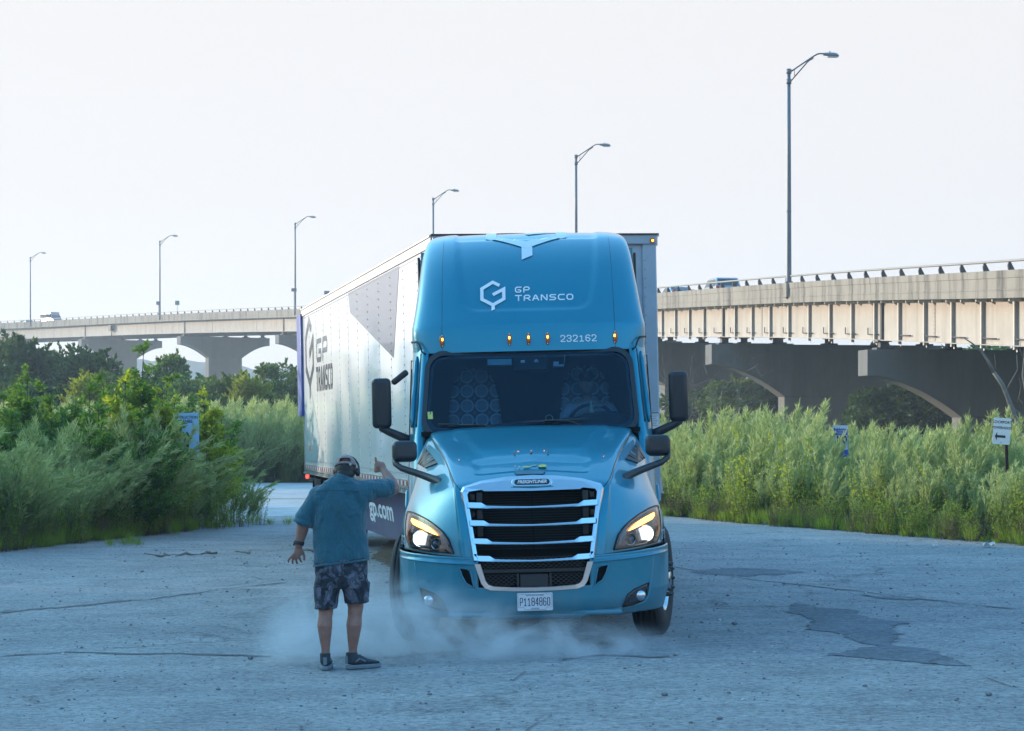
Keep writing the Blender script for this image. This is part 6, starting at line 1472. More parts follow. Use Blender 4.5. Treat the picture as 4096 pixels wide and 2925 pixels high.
# landing gear and bogie
for sx_ in (-.75, .75):
    mb = MB(); mb.box((sx_, 2.3, .78), (.14, .14, .70)); mb.box((sx_, 2.3, .40), (.26, .26, .03)); mb.build('landing_leg', M_FRM, TLR)
mb = MB(); mb.box((-.5, 12.6, .95), (.1, 3.4, .2)); mb.box((.5, 12.6, .95), (.1, 3.4, .2))
for y in (12.0, 13.25): mb.tube([(-1.1, y, .505), (1.1, y, .505)], .07, 10)
mb.build('bogie_frame', M_FRM, TLR)
for y in (12.0, 13.25):
    for sg in (-1, 1):
        wheel(TLR, sg * 1.10, y, .505, 0, 'wheel'); wheel(TLR, sg * .78, y, .505, 0, 'wheel', flip=(sg > 0))
# ================================================================== PEOPLE
def vox(name, mb, size, smooth, m, parent, disp=None, sub=0):
    me = mb.mesh(name, m); bm = bmesh.new(); bm.from_mesh(me); bmesh.ops.recalc_face_normals(bm, faces=bm.faces); bm.to_mesh(me); bm.free()
    t = bpy.data.objects.new('tmp', me); COL.objects.link(t); r = t.modifiers.new('r', 'REMESH'); r.mode = 'VOXEL'; r.voxel_size = size; r.use_smooth_shade = True
    s = t.modifiers.new('s', 'SMOOTH'); s.iterations = smooth; s.factor = .5
    dg = bpy.context.evaluated_depsgraph_get(); out_ = bpy.data.meshes.new_from_object(t.evaluated_get(dg)); bpy.data.objects.remove(t)
    if disp:
        nv = len(out_.vertices); co = np.empty(nv * 3, np.float32); out_.vertices.foreach_get('co', co); co = co.reshape(-1, 3); no = np.empty(nv * 3, np.float32); out_.vertices.foreach_get('normal', no); no = no.reshape(-1, 3)
        co += no * disp(co)[:, None]; out_.vertices.foreach_set('co', co.ravel().astype(np.float32)); out_.update()
    out_.materials.clear(); out_.materials.append(m if not isinstance(m, list) else m[0]); out_.polygons.foreach_set('use_smooth', [True] * len(out_.polygons)); out_.polygons.foreach_set('material_index', [0] * len(out_.polygons)); out_.name = name
    return link_mesh(name, out_, parent)
def limb(mb, pts, rs, n=14, flat=1.0):
    P = [Vector(p) for p in pts]; d0 = (P[0] - P[1]).normalized(); d1 = (P[-1] - P[-2]).normalized()
    pp = [P[0] + d0 * rs[0] * .95, P[0] + d0 * rs[0] * .7] + P + [P[-1] + d1 * rs[-1] * .7, P[-1] + d1 * rs[-1] * .95]
    rr = [rs[0] * .25, rs[0] * .7] + list(rs) + [rs[-1] * .7, rs[-1] * .25]
    mb.tube(pp, rr, n, flat=flat)
def rings(mb, R_, n=28, e=2.3, mi=0):
    """R_: (z, xc, yc, rx, ry, tiltx)"""
    P = []
    for r in R_:
        z, xc, yc, rx, ry = r[:5]; tx = r[5] if len(r) > 5 else 0
        row = []
        for j in range(n):
            a = 2 * math.pi * j / n; c, s_ = math.cos(a), math.sin(a); x = rx * math.copysign(abs(c) ** (2 / e), c); row.append((xc + x, yc + ry * math.copysign(abs(s_) ** (2 / e), s_), z + tx * x))
        P.append(row)
    b = len(mb.v); mb.grid(P, closed_u=True); mb.f.append(tuple(b + j for j in range(n))); mb.m.append(mi); mb.sm.append(False); k = b + (len(P) - 1) * n; mb.f.append(tuple(k + j for j in range(n - 1, -1, -1))); mb.m.append(mi); mb.sm.append(False)
def ellipsoid(mb, c, r, n=18, rot=None):
    P = []; c = Vector(c)
    for i in range(1, n // 2):
        t = math.pi * i / (n // 2); P.append([(r[0] * math.sin(t) * math.cos(2 * math.pi * j / n), r[1] * math.sin(t) * math.sin(2 * math.pi * j / n), r[2] * math.cos(t)) for j in range(n)])
    P = [[(rot @ Vector(p) if rot is not None else Vector(p)) + c for p in row] for row in P]
    b = len(mb.v); mb.grid(P, closed_u=True); mb.f.append(tuple(b + j for j in range(n))); mb.m.append(0); mb.sm.append(True); k = b + (len(P) - 1) * n; mb.f.append(tuple(k + j for j in range(n - 1, -1, -1))); mb.m.append(0); mb.sm.append(True)
def skin_mat(name, c1, c2):
    m = bpy.data.materials.new(name); g = NT(m); p = g.n('ShaderNodeBsdfPrincipled', Roughness=.5); g.l(p.outputs[0], g.out.inputs[0]); co = coords(g)
    g.l(ramp(g, noise(g, 18, 5, .6, co), [(.3, c1), (.7, c2)]), p.inputs['Base Color']); p.inputs['Subsurface Weight'].default_value = .08; p.inputs['Subsurface Radius'].default_value = (.01, .004, .002)
    g.l(bumpn(g, noise(g, 140, 4, .6, co), .15, .002), p.inputs['Normal']); return m
M_SKIN = skin_mat('tanned_skin', (.24, .12, .09), (.33, .175, .135))
def fabric(name, c, c2, scale=260):
    m = bpy.data.materials.new(name); g = NT(m); p = g.n('ShaderNodeBsdfPrincipled', Roughness=.85); g.l(p.outputs[0], g.out.inputs[0]); co = coords(g)
    n = noise(g, 7, 6, .65, co); f = noise(g, scale, 2, .5, coords(g, 'Object', (1, 1, .25))); cc = mixc(g, ramp(g, n, [(.3, 0.), (.7, 1.)]), c, c2); cc = mixc(g, ramp(g, f, [(.4, .3), (.6, 0.)]), cc, tuple(x * .6 for x in c))
    g.l(cc, p.inputs['Base Color']); p.inputs['Sheen Weight'].default_value = .25
    h = math_n(g, 'ADD', math_n(g, 'MULTIPLY', noise(g, 9, 5, .6, coords(g, 'Object', (1, 1, .6)), 1.2), 1.0), math_n(g, 'MULTIPLY', f, .08)); g.l(bumpn(g, h, .8, .05), p.inputs['Normal']); return m
M_SHIRT = fabric('teal_cotton_shirt', (.012, .100, .145), (.020, .130, .178))
def camo():
    m = bpy.data.materials.new('blue_grey_camouflage'); g = NT(m); p = g.n('ShaderNodeBsdfPrincipled', Roughness=.85); g.l(p.outputs[0], g.out.inputs[0]); co = coords(g, 'Object', (1, 1, .8))
    a = noise(g, 11, 3, .5, co, .9); b = noise(g, 14, 3, .5, coords(g, 'Object', (.9, 1.1, 1.0)), 1.1)
    def st(x, t): return math_n(g, 'GREATER_THAN', x, t)
    c = mixc(g, st(a, .50), (.022, .030, .045), (.070, .085, .120)); c = mixc(g, st(b, .56), c, (.012, .016, .024)); c = mixc(g, st(a, .60), c, (.13, .15, .20)); g.l(c, p.inputs['Base Color'])
    g.l(bumpn(g, noise(g, 12, 5, .6, coords(g), 1.0), .5, .03), p.inputs['Normal']); return m
M_CAMO = camo(); M_HAIR = mat('dark_hair', (.012, .010, .010), .6, bump=.6, bscale=200)
M_CAP = fabric('faded_beige_cap', (.26, .205, .19), (.33, .26, .24)); M_SHOE = mat('dark_shoe_fabric', (.025, .04, .055), .8, bump=.4, bscale=120); M_SOLE = mat('grey_shoe_sole', (.14, .19, .23), .7)
MAN = empty('person', (-1.40, 17.34, 0.0)); tag(MAN, 'man seen from behind in teal shirt, camouflage shorts and cap, signalling with a raised hand', 'person')
b = MB()
# trunk (under the shirt), neck, head
rings(b, [(.72, .03, .02, .12, .09), (.80, .035, .02, .165, .11), (.95, .03, .03, .17, .12), (1.15, .03, .035, .175, .125), (1.32, .025, .015, .18, .11), (1.42, .02, 0, .16, .09), (1.49, .03, .0, .09, .07)])
limb(b, [(.045, .0, 1.44), (.060, .02, 1.50), (.068, .035, 1.555)], [.068, .062, .060])
ellipsoid(b, (.070, .055, 1.610), (.074, .092, .098), rot=Matrix.Rotation(R(-18), 3, 'X'))
ellipsoid(b, (.072, .125, 1.575), (.052, .045, .06)); ellipsoid(b, (.072, .168, 1.585), (.012, .02, .018))
for sx_ in (-1, 1): ellipsoid(b, (.070 + sx_ * .080, .048, 1.592), (.012, .020, .032))
# left arm hanging
limb(b, [(-.14, .0, 1.38), (-.205, -.005, 1.28), (-.262, -.01, 1.17), (-.272, .0, 1.12), (-.288, .015, 1.06), (-.304, .03, .995)], [.045, .048, .050, .048, .042, .030])
limb(b, [(-.304, .03, .99), (-.305, .035, .955), (-.315, .04, .925)], [.028, .036, .034], flat=.6)
for k, (dx, dy, L) in enumerate(((-.024, -.012, .85), (-.010, .0, 1.0), (.004, .010, 1.0), (.017, .018, .85))):
    x0, y0 = -.318 + dx, .036 + dy; sp_ = (k - 1.5) * .010; limb(b, [(x0, y0, .93), (x0 - .014 + sp_, y0 + .002, .93 - .036 * L), (x0 - .020 + 1.6 * sp_, y0 + .010, .93 - .060 * L), (x0 - .014 + 2.0 * sp_, y0 + .022, .93 - .080 * L)], [.0115, .0105, .0095, .0085], 10)
limb(b, [(-.292, .045, .965), (-.270, .050, .935), (-.260, .052, .905), (-.262, .054, .880)], [.016, .0125, .011, .0095], 10)
# right arm raised, thumb up
limb(b, [(.20, .0, 1.43), (.32, .06, 1.440), (.43, .13, 1.435), (.448, .16, 1.45)], [.066, .060, .050, .047])
limb(b, [(.450, .155, 1.445), (.432, .20, 1.492), (.395, .25, 1.545), (.368, .285, 1.582), (.355, .30, 1.60)], [.047, .046, .038, .030, .029])
limb(b, [(.352, .305, 1.603), (.335, .32, 1.625), (.320, .335, 1.632)], [.032, .040, .036])
for k in range(4):   # curled fingers, knuckles to the left
    z = 1.652 - k * .019; y0 = .330; limb(b, [(.335, y0 + .015, z - .004), (.302, y0 + .012, z - .008), (.288, y0 + .0, z - .014), (.298, y0 - .022, z - .014), (.318, y0 - .026, z - .012)], [.0115, .0112, .0108, .0105, .010], 10)
limb(b, [(.322, .315, 1.628), (.304, .312, 1.650), (.296, .312, 1.672), (.292, .314, 1.692)], [.016, .0145, .0125, .0105], 10)
# legs
limb(b, [(-.055, .02, .78), (-.075, .02, .62), (-.083, .015, .50), (-.088, .0, .43), (-.092, -.01, .36), (-.090, .0, .26), (-.087, .01, .17), (-.087, .02, .09)], [.105, .085, .062, .056, .0615, .048, .034, .036])
limb(b, [(.12, .05, .78), (.14, .06, .62), (.148, .07, .50), (.142, .06, .43), (.137, .05, .36), (.131, .06, .26), (.125, .08, .17), (.125, .09, .09)], [.105, .086, .064, .058, .064, .050, .036, .038])
vox('body', b, .0058, 3, M_SKIN, MAN)
# shirt
def rnoise(co, f, ph=0):
    return (np.sin(co[:, 0] * f + ph) * np.sin(co[:, 2] * f * .63 + ph * 2 + np.sin(co[:, 0] * f * .5) * 1.3) + np.sin(co[:, 0] * f * 1.9 + co[:, 2] * f * 1.1 + ph) * .5)
b = MB()
rings(b, [(.872, .037, .02, .222, .150, .13), (.905, .035, .02, .222, .150, .11), (1.0, .03, .025, .218, .150, .04), (1.1, .025, .03, .215, .150), (1.2, .026, .025, .219, .148), (1.30, .026, .015, .224, .145), (1.38, .022, .01, .226, .133), (1.44, .022, .005, .213, .118), (1.48, .036, .0, .180, .10), (1.52, .045, .0, .120, .085), (1.545, .045, .005, .085, .075)], e=2.4)
limb(b, [(-.13, .0, 1.42), (-.175, -.003, 1.35), (-.215, -.005, 1.28), (-.256, -.005, 1.205)], [.070, .070, .071, .080], 20)
limb(b, [(.13, .0, 1.43), (.24, .015, 1.43), (.33, .07, 1.447), (.385, .105, 1.452)], [.085, .088, .082, .078], 20)
sh = vox('shirt', b, .0075, 4, M_SHIRT, MAN, disp=lambda co: .0065 * rnoise(co, 17) * (co[:, 2] < 1.5) + .0026 * rnoise(co, 43, 1.0) + .008 * np.sin((co[:, 0] - .25) * 38 + (co[:, 2] - 1.3) * 30) * np.exp(-((co[:, 0] - .22) ** 2 + (co[:, 2] - 1.33) ** 2) / .018) + .008 * np.sin((co[:, 0] + .17) * 40 - (co[:, 2]) * 26) * np.exp(-((co[:, 0] + .17) ** 2 + (co[:, 2] - 1.28) ** 2) / .015))
# cut cloth edge: hem, sleeves and yoke as thin bands of the same cloth
mb = MB(); P = []
for dz, k in ((0, 1.0), (-.018, 1.012)): P.append([(.037 + .223 * k * math.copysign(abs(math.cos(a)) ** .83, math.cos(a)), .02 + .151 * k * math.copysign(abs(math.sin(a)) ** .83, math.sin(a)), .872 + dz + .13 * .222 * math.cos(a)) for a in [2 * math.pi * j / 40 for j in range(40)]])
mb.grid(P, closed_u=True); hm = mb.build('hem', M_SHIRT, MAN); hm.modifiers.new('t', 'SOLIDIFY').thickness = .006
def cuff(p, d, r, nme='cuff'):
    d = Vector(d).normalized(); mb = MB(); mb.tube([Vector(p), Vector(p) + d * .02, Vector(p) + d * .045], [r * .99, r * 1.01, r * 1.04], 24, cap=False); o_ = mb.build(nme, M_SHIRT, MAN); o_.modifiers.new('t', 'SOLIDIFY').thickness = .006
cuff((-.252, -.005, 1.205), (-.42, .0, -1), .080); cuff((.382, .103, 1.452), (.78, .6, .0), .078)
mb = MB(); P = []
for (z, r_, yy) in ((1.505, .098, .0), (1.535, .084, .004), (1.560, .076, .010), (1.556, .081, .008), (1.525, .090, .0)): P.append([(.055 + r_ * math.cos(a) * .95, yy + r_ * math.sin(a) * .85, z + .018 * math.sin(-a) * 1 - (.015 if math.sin(a) > 0 else 0)) for a in [2 * math.pi * j / 30 for j in range(30)]])
mb.grid(P, closed_u=True); cl = mb.build('collar', M_SHIRT, MAN)
mb = MB(); mb.tube([(x, -.118 + .25 * (x - .02) ** 2 * 4 - .012, 1.440 - .35 * (x - .02) ** 2) for x in np.linspace(-.16, .19, 16)], .0022, 4); mb.build('yoke_seam', mat('teal_seam', (.008, .06, .085), .9), MAN)
# shorts
b = MB(); rings(b, [(.66, .04, .02, .17, .125), (.72, .04, .02, .205, .148), (.80, .037, .02, .214, .150), (.90, .037, .02, .205, .145), (.93, .037, .02, .20, .14)], e=2.4)
rings(b, [(.493, -.084, .01, .088, .098, .05), (.60, -.080, .015, .098, .108), (.70, -.068, .02, .110, .125), (.78, -.05, .02, .11, .13)], e=2.5); rings(b, [(.537, .160, .055, .098, .105, .05), (.62, .152, .05, .104, .112), (.70, .142, .04, .112, .126), (.78, .12, .03, .11, .13)], e=2.5)
vox('shorts', b, .0075, 3, M_CAMO, MAN, disp=lambda co: .0035 * rnoise(co, 30, 2) + .002 * rnoise(co, 62, 1))
for c_, s_ in (((-.166, .02, .61), -1), ((.247, .06, .64), 1)):
    mb = MB(); mb.box(c_, (.022, .11, .13), (0, R(4 * s_), 0)); mb.build('cargo_pocket', M_CAMO, MAN, bevel=.008)
mb = MB(); mb.box((.055, -.131, .80), (.006, .004, .16)); mb.build('seat_seam', M_HAIR, MAN)
# head gear
mb = MB(); P = []; rc = Matrix.Rotation(R(-16), 3, 'X'); cc = Vector((.070, .055, 1.628))
for i in range(0, 9):
    t = R(6 + 86 * i / 8); P.append([cc + rc @ Vector((.087 * math.sin(t) * math.cos(a), .104 * math.sin(t) * math.sin(a), .092 * math.cos(t))) for a in [2 * math.pi * j / 32 for j in range(32)]])
mb.grid(P, closed_u=True, skip=lambda i, j: i >= 5 and 21 <= j <= 26 and i < 7); mb.f.append(tuple(range(32))); mb.m.append(0); mb.sm.append(True); cp = mb.build('cap', M_CAP, MAN); cp.modifiers.new('t', 'SOLIDIFY').thickness = .004
mb = MB(); mb.tube([cc + rc @ Vector((0, 0, .092)), cc + rc @ Vector((0, 0, .097))], .008, 10); mb.build('cap_button', M_CAP, cp)
mb = MB(); mb.grid([[cc + rc @ Vector((x * k, .085 + .07 * k2 * math.sqrt(max(0, 1 - (x / .075) ** 2)), -.012 - .02 * k2)) for x in np.linspace(-.074, .074, 12)] for k, k2 in ((1.0, 0), (1.0, .6), (.98, 1.1))]); bq = mb.build('cap_brim', M_CAP, cp); bq.modifiers.new('t', 'SOLIDIFY').thickness = .004
mb = MB(); mb.box(cc + rc @ Vector((.044, -.094, -.010)), (.018, .006, .018), (0, 0, R(22))); mb.build('cap_buckle', M_SATIN, cp, bevel=.002)
b = MB(); ellipsoid(b, (.070, .040, 1.600), (.0815, .096, .088), rot=rc); ellipsoid(b, (.070, -.022, 1.562), (.070, .045, .050)); ellipsoid(b, (.070, .03, 1.57), (.079, .05, .045)); vox('hair', b, .006, 2, M_HAIR, MAN)
# headphones
hp = MB(); arc = []
for k in range(19):
    a = R(-8 + 196 * k / 18); arc.append(Vector((.078 + .096 * math.cos(a), .085 + .02 * math.sin(a), 1.60 + .108 * math.sin(a))))
hp.tube(arc, .008, 8, flat=1.5); hpo = hp.build('headphones', M_BLK, MAN)
for sx_ in (-1, 1):
    mb = MB(); mb.lathe([(sx_ * .072, .028), (sx_ * .080, .035), (sx_ * .098, .034), (sx_ * .106, .024), (sx_ * .108, .001)], (.078, .052 if sx_ > 0 else .075, 1.582), 'X', 24); mb.build('ear_cup', M_BLK, hpo)
# watch
mb = MB(); mb.lathe([(-.016, .0365), (-.014, .040), (.014, .041), (.016, .0375)], (-.298, .024, 1.018), 'Z', 24, rot=Matrix.Rotation(R(14), 3, 'Y')); mb.box((-.338, .024, 1.014), (.012, .036, .036), (0, R(14), 0)); mb.build('watch', M_BLK, MAN, bevel=.002)
# shoes
def shoe(x, y, ang):
    e = empty('shoe', (x, y, .004), (0, 0, R(ang)), MAN); b = MB(); P = []
    prof = [(-.045, .030, .105, .045), (-.03, .040, .118, .04), (.02, .042, .128, .03), (.07, .044, .108, .03), (.12, .050, .082, .03), (.18, .052, .068, .03), (.23, .044, .058, .03), (.262, .022, .045, .034)]
    for (yy, w_, top, bot) in prof: P.append([(w_ * math.copysign(abs(math.cos(a)) ** .8, math.cos(a)), yy, (top + bot) / 2 + (top - bot) / 2 * math.sin(a)) for a in [2 * math.pi * j / 18 for j in range(18)]])
    b.grid(P, closed_u=True); b.f.append(tuple(range(18))); b.m.append(0); b.sm.append(False); b.f.append(tuple(7 * 18 + j for j in range(17, -1, -1))); b.m.append(0); b.sm.append(False)
    rings(b, [(.09, 0, .0, .042, .046), (.135, 0, -.002, .043, .046)], 18); vox('shoe_upper', b, .006, 2, M_SHOE, e)
    so_ = []
    for k in range(30):
        a = 2 * math.pi * k / 30; yy = .108 + .165 * math.sin(a); w_ = .052 * math.copysign(abs(math.cos(a)) ** .7, math.cos(a)) * (1.08 if yy > .1 else .92); so_.append((w_, yy))
    mb = MB(); mb.prism(so_, .0, .034, lambda a, b_, d: (a, b_, d)); mb.build('sole', M_SOLE, e, bevel=.008)
    mb = MB(); mb.box((0, -.052, .075), (.03, .008, .06)); mb.box((.044, .03, .075), (.004, .05, .012), (R(30), 0, 0)); mb.box((.045, .08, .07), (.004, .05, .012), (R(-25), 0, 0)); mb.build('heel_patch', M_SOLE, e)
    mb = MB()
    for k in range(3): mb.tube([(-.022, .07 + k * .022, .108 - k * .012), (.022, .075 + k * .022, .108 - k * .012)], .003, 5)
    mb.build('laces', M_BLK, e)
shoe(-.090, .015, 2); shoe(.118, .075, -52)
# driver behind the wheel
DRV = empty('person', (.205 + .56, 18.6 + 2.93, .026 + 1.35 + .016), (0, 0, 0)); tag(DRV, 'driver in a cap behind the windscreen, one hand on top of the wheel', 'person')
M_SK2 = skin_mat('driver_skin', (.42, .27, .20), (.50, .34, .26)); M_DSH = fabric('driver_pale_shirt', (.42, .46, .50), (.52, .55, .58))
b = MB(); ellipsoid(b, (-.03, -.10, .98), (.078, .09, .115)); limb(b, [(-.02, -.03, .80), (-.03, -.06, .90)], [.055, .05])
rings(b, [(.40, 0, -.08, .17, .13), (.60, 0, -.06, .18, .12), (.76, 0, -.04, .17, .09), (.84, 0, -.03, .08, .06)])
limb(b, [(-.19, -.06, .76), (-.26, -.20, .60), (-.10, -.34, .66), (.02, -.40, .745)], [.05, .042, .036, .026]); limb(b, [(.03, -.405, .75), (.07, -.41, .76)], [.03, .026], flat=.6)
for k in range(4): limb(b, [(.05 + k * .018, -.415, .765), (.055 + k * .018, -.43, .775), (.06 + k * .018, -.44, .755)], [.010, .0095, .008], 8)
limb(b, [(.03, -.40, .765), (.045, -.42, .785)], [.011, .009], 8)
limb(b, [(.19, -.06, .76), (.26, -.18, .58), (.20, -.36, .56)], [.05, .042, .03]); ellipsoid(b, (.19, -.39, .565), (.035, .045, .03))
ellipsoid(b, (-.03, -.195, .965), (.013, .018, .022))
vox('body', b, .008, 2, M_SK2, DRV)
b = MB(); rings(b, [(.38, 0, -.08, .19, .15), (.60, 0, -.06, .20, .14), (.74, 0, -.04, .20, .11), (.81, 0, -.03, .10, .08)]); limb(b, [(-.19, -.06, .74), (-.245, -.16, .64)], [.065, .062]); limb(b, [(.19, -.06, .74), (.245, -.14, .64)], [.065, .062]); vox('shirt', b, .012, 2, M_DSH, DRV)
b = MB(); ellipsoid(b, (-.03, -.095, 1.035), (.085, .10, .075)); limb(b, [(-.06, -.19, 1.015), (.0, -.19, 1.015)], [.03, .03], flat=.3); vox('cap', b, .01, 2, M_BLK, DRV)
# ================================================================== SIGNS AND LITTER
M_SIGNW = mat('white_sign_face', (.80, .79, .78), .45, var=.04, dirt=(.4, .38, .35), dirt_amt=.3); M_SBLK = mat('black_sign_print', (.015, .015, .018), .5)
M_RUST = mat('rusty_sign_post', (.075, .038, .026), .85, var=.35, vscale=12)
def quad_sign(corners, Y):
    return [PX(x, y, Y) for x, y in corners]
# lockport powerhouse
Ys = 38.5; P = quad_sign([(3968, 1669), (4037, 1674), (4041, 1781), (3976, 1775)], Ys); c = sum(P, Vector()) / 4
S1 = empty('sign', (c.x + .08, Ys, gz(8)), (0, 0, 0)); tag(S1, 'white sign reading LOCKPORT POWERHOUSE with a left arrow on a rusty post', 'sign')
zc = c.z - gz(8); W = (P[1] - P[0]).length; H = (P[3] - P[0]).length; pl = empty('sign_panel', (c.x - S1.location.x, -.03, zc), (0, R(4.2), R(-6)), S1)
rr_ = []
for k in range(24):
    a = 2 * math.pi * k / 24; rr_.append((math.copysign(W / 2 - .03, math.cos(a)) + .03 * math.cos(a), math.copysign(H / 2 - .03, math.sin(a)) + .03 * math.sin(a)))
mb = MB(); mb.prism(rr_, -.003, .0); mb.build('face', M_SIGNW, pl)
text_obj('sign_text', 'LOCKPORT', .066, M_SBLK, pl, lambda a, b_: (a, -.006, b_ + H * .33), bold=.0012, sx=.98)
text_obj('sign_text', 'POWERHOUSE', .064, M_SBLK, pl, lambda a, b_: (a + .004, -.006, b_ + H * .12), bold=.0012, sx=.80)
ar = [(-.115, -.105), (-.075, -.03), (-.075, -.085), (.07, -.085), (.07, -.128), (-.075, -.128), (-.075, -.185)]
mb = MB(); mb.add([(a - .0, -.0062, b_ + .01) for a, b_ in ar], [tuple(range(7))]); mb.build('arrow', M_SBLK, pl, fix=False)
mb = MB(); mb.tube([(.0, -.005, -.20 + .0), (.0, -.010, -.20)], .008, 8); mb.tube([(0, -.005, .165), (0, -.010, .165)], .008, 8); mb.build('bolt', M_RUST, pl)
mb = MB(); mb.prism([(-.028, 0), (-.028, .02), (-.012, .045), (.012, .045), (.028, .02), (.028, 0), (.020, 0), (.010, .03), (-.010, .03), (-.020, 0)], 0, zc + .2, lambda a, b_, d: (a + .05 - d * .028, b_ - .015, d)); mb.build('post', M_RUST, S1)
# blue and white NO sign
Ys = 44.0; P = quad_sign([(3330, 1702), (3392, 1702), (3394, 1825), (3352, 1830)], Ys); x0 = P[0].x; S2 = empty('sign', (P[1].x - .05, Ys, gz(8))); tag(S2, 'small blue and white curling NO sign half hidden in the weeds', 'sign')
M_SB = mat('blue_sign_print', (.015, .07, .33), .45); M_SW2 = mat('faded_white_sign', (.50, .58, .66), .5)
def sp(u, v):   # u 0..1 across, v 0..1 down, warped sheet
    tl, tr, br, bl = P; a = tl.lerp(tr, u); b_ = bl.lerp(br, u); p = a.lerp(b_, v); p.y += -.05 * math.sin(u * math.pi) * (.3 + v) + .08 * v * (1 - u); return p - Vector(S2.location)
def spq(name, pts, m, off): mb = MB(); mb.add([sp(u, v) + Vector((0, -off, 0)) for u, v in pts], [tuple(range(len(pts)))]); return mb.build(name, m, S2, fix=False)
mb = MB(); mb.grid([[sp(u, v) for u in np.linspace(0, 1, 8)] for v in np.linspace(0, 1, 8)]); mb.grid([[sp(u, v) + Vector((0, .004, 0)) for u in np.linspace(0, 1, 8)] for v in np.linspace(0, 1, 8)]); mb.build('face', M_SW2, S2, fix=False)
def spg(name, u0, u1, v0, v1, m, off=.006):
    mb = MB(); mb.grid([[sp(u, v) + Vector((0, -off, 0)) for u in np.linspace(u0, u1, 7)] for v in np.linspace(v0, v1, 4)]); mb.build(name, m, S2, fix=False)
spg('blue_band', .04, .96, .13, .31, M_SB)
sk_ = random.Random(3); u = .04
while u < .93:
    w_ = sk_.uniform(.02, .06); spg('skyline', u, u + w_, .13 - sk_.choice([.01, .015, .02, .03, .05]), .131, M_SB, .0062); u += w_
spg('blue_band', .0, .05, .31, .98, M_SB); spg('blue_band', .95, 1.0, .31, .98, M_SB); spg('blue_band', .05, .95, .78, 1.0, M_SB)
def stext(txt, size, cu, cv, m, **kw): text_obj('sign_text', txt, size, m, S2, lambda a, b_: tuple(sp(min(1, max(0, cu + a)), cv - b_) + Vector((0, -.012, 0))), **kw)
stext('Metropolitan', .062, .5, .165, M_PALE, sx=1.2); stext('Water Reclamation District', .048, .5, .215, M_PALE, sx=1.15); stext('Of Greater Chicago', .055, .5, .265, M_PALE, sx=1.2)
stext('NO', .34, .53, .47, M_SBLK, bold=.022, sx=1.35)
mb = MB(); mb.box((.05, .02, .45), (.04, .03, 1.2)); mb.build('post', M_RUST, S2)
# arrow sign in the island
Ys = 42.4; S3 = empty('sign', (PX(700, 1722, Ys).x, Ys, 0)); tag(S3, 'pale blue construction companies sign with an up arrow, half hidden by shrubs', 'sign'); M_SBP = mat('pale_blue_sign_face', (.30, .55, .80), .4, var=.05)  # one faded pale blue over the whole face
def s3(px, py, d=0): p = PX(px, py, Ys); return (p.x - S3.location.x, -d, p.z)
mb = MB(); fr_ = [(612, 1656), (794, 1651), (798, 1835), (700, 1837), (700, 1700), (612, 1702)]; V = [s3(*p) for p in fr_] + [s3(*p, -.01) for p in fr_]; mb.add(V, [tuple(range(6)), tuple(range(11, 5, -1))] + [(i, i + 6, (i + 1) % 6 + 6, (i + 1) % 6) for i in range(6)]); mb.build('face', M_SBP, S3)
def t3(txt, px, py, size, **kw): q = s3(px, py); text_obj('sign_text', txt, size, M_SBLK, S3, lambda a, b_: (q[0] + a, -.006, q[2] + b_), **kw)
t3('CONSTRUCTION', 734, 1670, .075, bold=.0015, sx=.95); t3('COMPANIES', 728, 1686, .078, bold=.0015, sx=.95)
mb = MB(); mb.add([s3(x, y, .006) for x, y in [(748, 1726), (768, 1757), (756, 1757), (755, 1832), (735, 1832), (737, 1757), (727, 1757)]], [tuple(range(7))]); mb.build('arrow', M_SBLK, S3, fix=False)
mb = MB(); mb.box(s3(770, 1900, -.06), (.09, .09, 2.2)); mb.box(s3(640, 1900, -.06), (.09, .09, 2.2)); mb.build('post', mat('dark_timber_post', (.04, .04, .035), .9), S3)
# dark green marker in the island, dry twigs, scraps
q = PX(458, 1760, 40.5); e = empty('utility_marker', (q.x, 40.5, 0)); tag(e, 'dark green utility marker post standing among the left weeds', 'post'); mb = MB(); mb.box((0, 0, .85), (.10, .06, 1.7)); mb.build('post', mat('dark_green_plastic', (.012, .05, .045), .5), e, bevel=.02); mb = MB(); mb.box((0, 0, 1.74), (.14, .09, .14)); mb.build('cap', MATS['dark_green_plastic'], e, bevel=.02)
def twig(pts, r, seed, lab):
    rnd = random.Random(seed); P = [GP(*p) for p in pts]; L = []
    for i in range(len(P) - 1):
        for k in range(5): f = k / 5; L.append(Vector((P[i][0] + (P[i + 1][0] - P[i][0]) * f, P[i][1] + (P[i + 1][1] - P[i][1]) * f + rnd.gauss(0, .03), gz(P[i][0]) + r + .01 + abs(rnd.gauss(0, .012)))))
    mb = MB(); mb.tube(L, [r * (.6 + .4 * math.sin(i)) for i in range(len(L))], 6)
    for k in range(4): j = rnd.randrange(1, len(L) - 1); mb.tube([L[j], L[j] + Vector((rnd.gauss(0, .12), rnd.gauss(0, .1), .03))], r * .5, 5)
    o_ = mb.build('fallen_branch', M_DEAD, None); tag(o_, lab, 'branch')
twig([(620, 2236), (690, 2230), (780, 2228), (890, 2219)], .022, 1, 'long broken dry branch lying on the lot left of the man')
twig([(1245, 2215), (1275, 2210)], .012, 2, 'short dry twig lying by the hanging hand of the man')
twig([(980, 2220), (1010, 2218)], .010, 3, 'tiny twig beyond the end of the long dry branch')
M_PAPER = mat('white_paper_scrap', (.68, .68, .68), .8)
def scrap(px, py, s, seed, lab, m=None):
    rnd = random.Random(seed); x, y = GP(px, py); mb = MB(); n = 5; mb.grid([[(x + (i / n - .5) * s, y + (j / n - .5) * s * .8, gz(x) + .012 + rnd.random() * s * .4) for i in range(n + 1)] for j in range(n + 1)], smooth=False); tag(mb.build('paper_scrap', m or M_PAPER, fix=False), lab, 'litter')
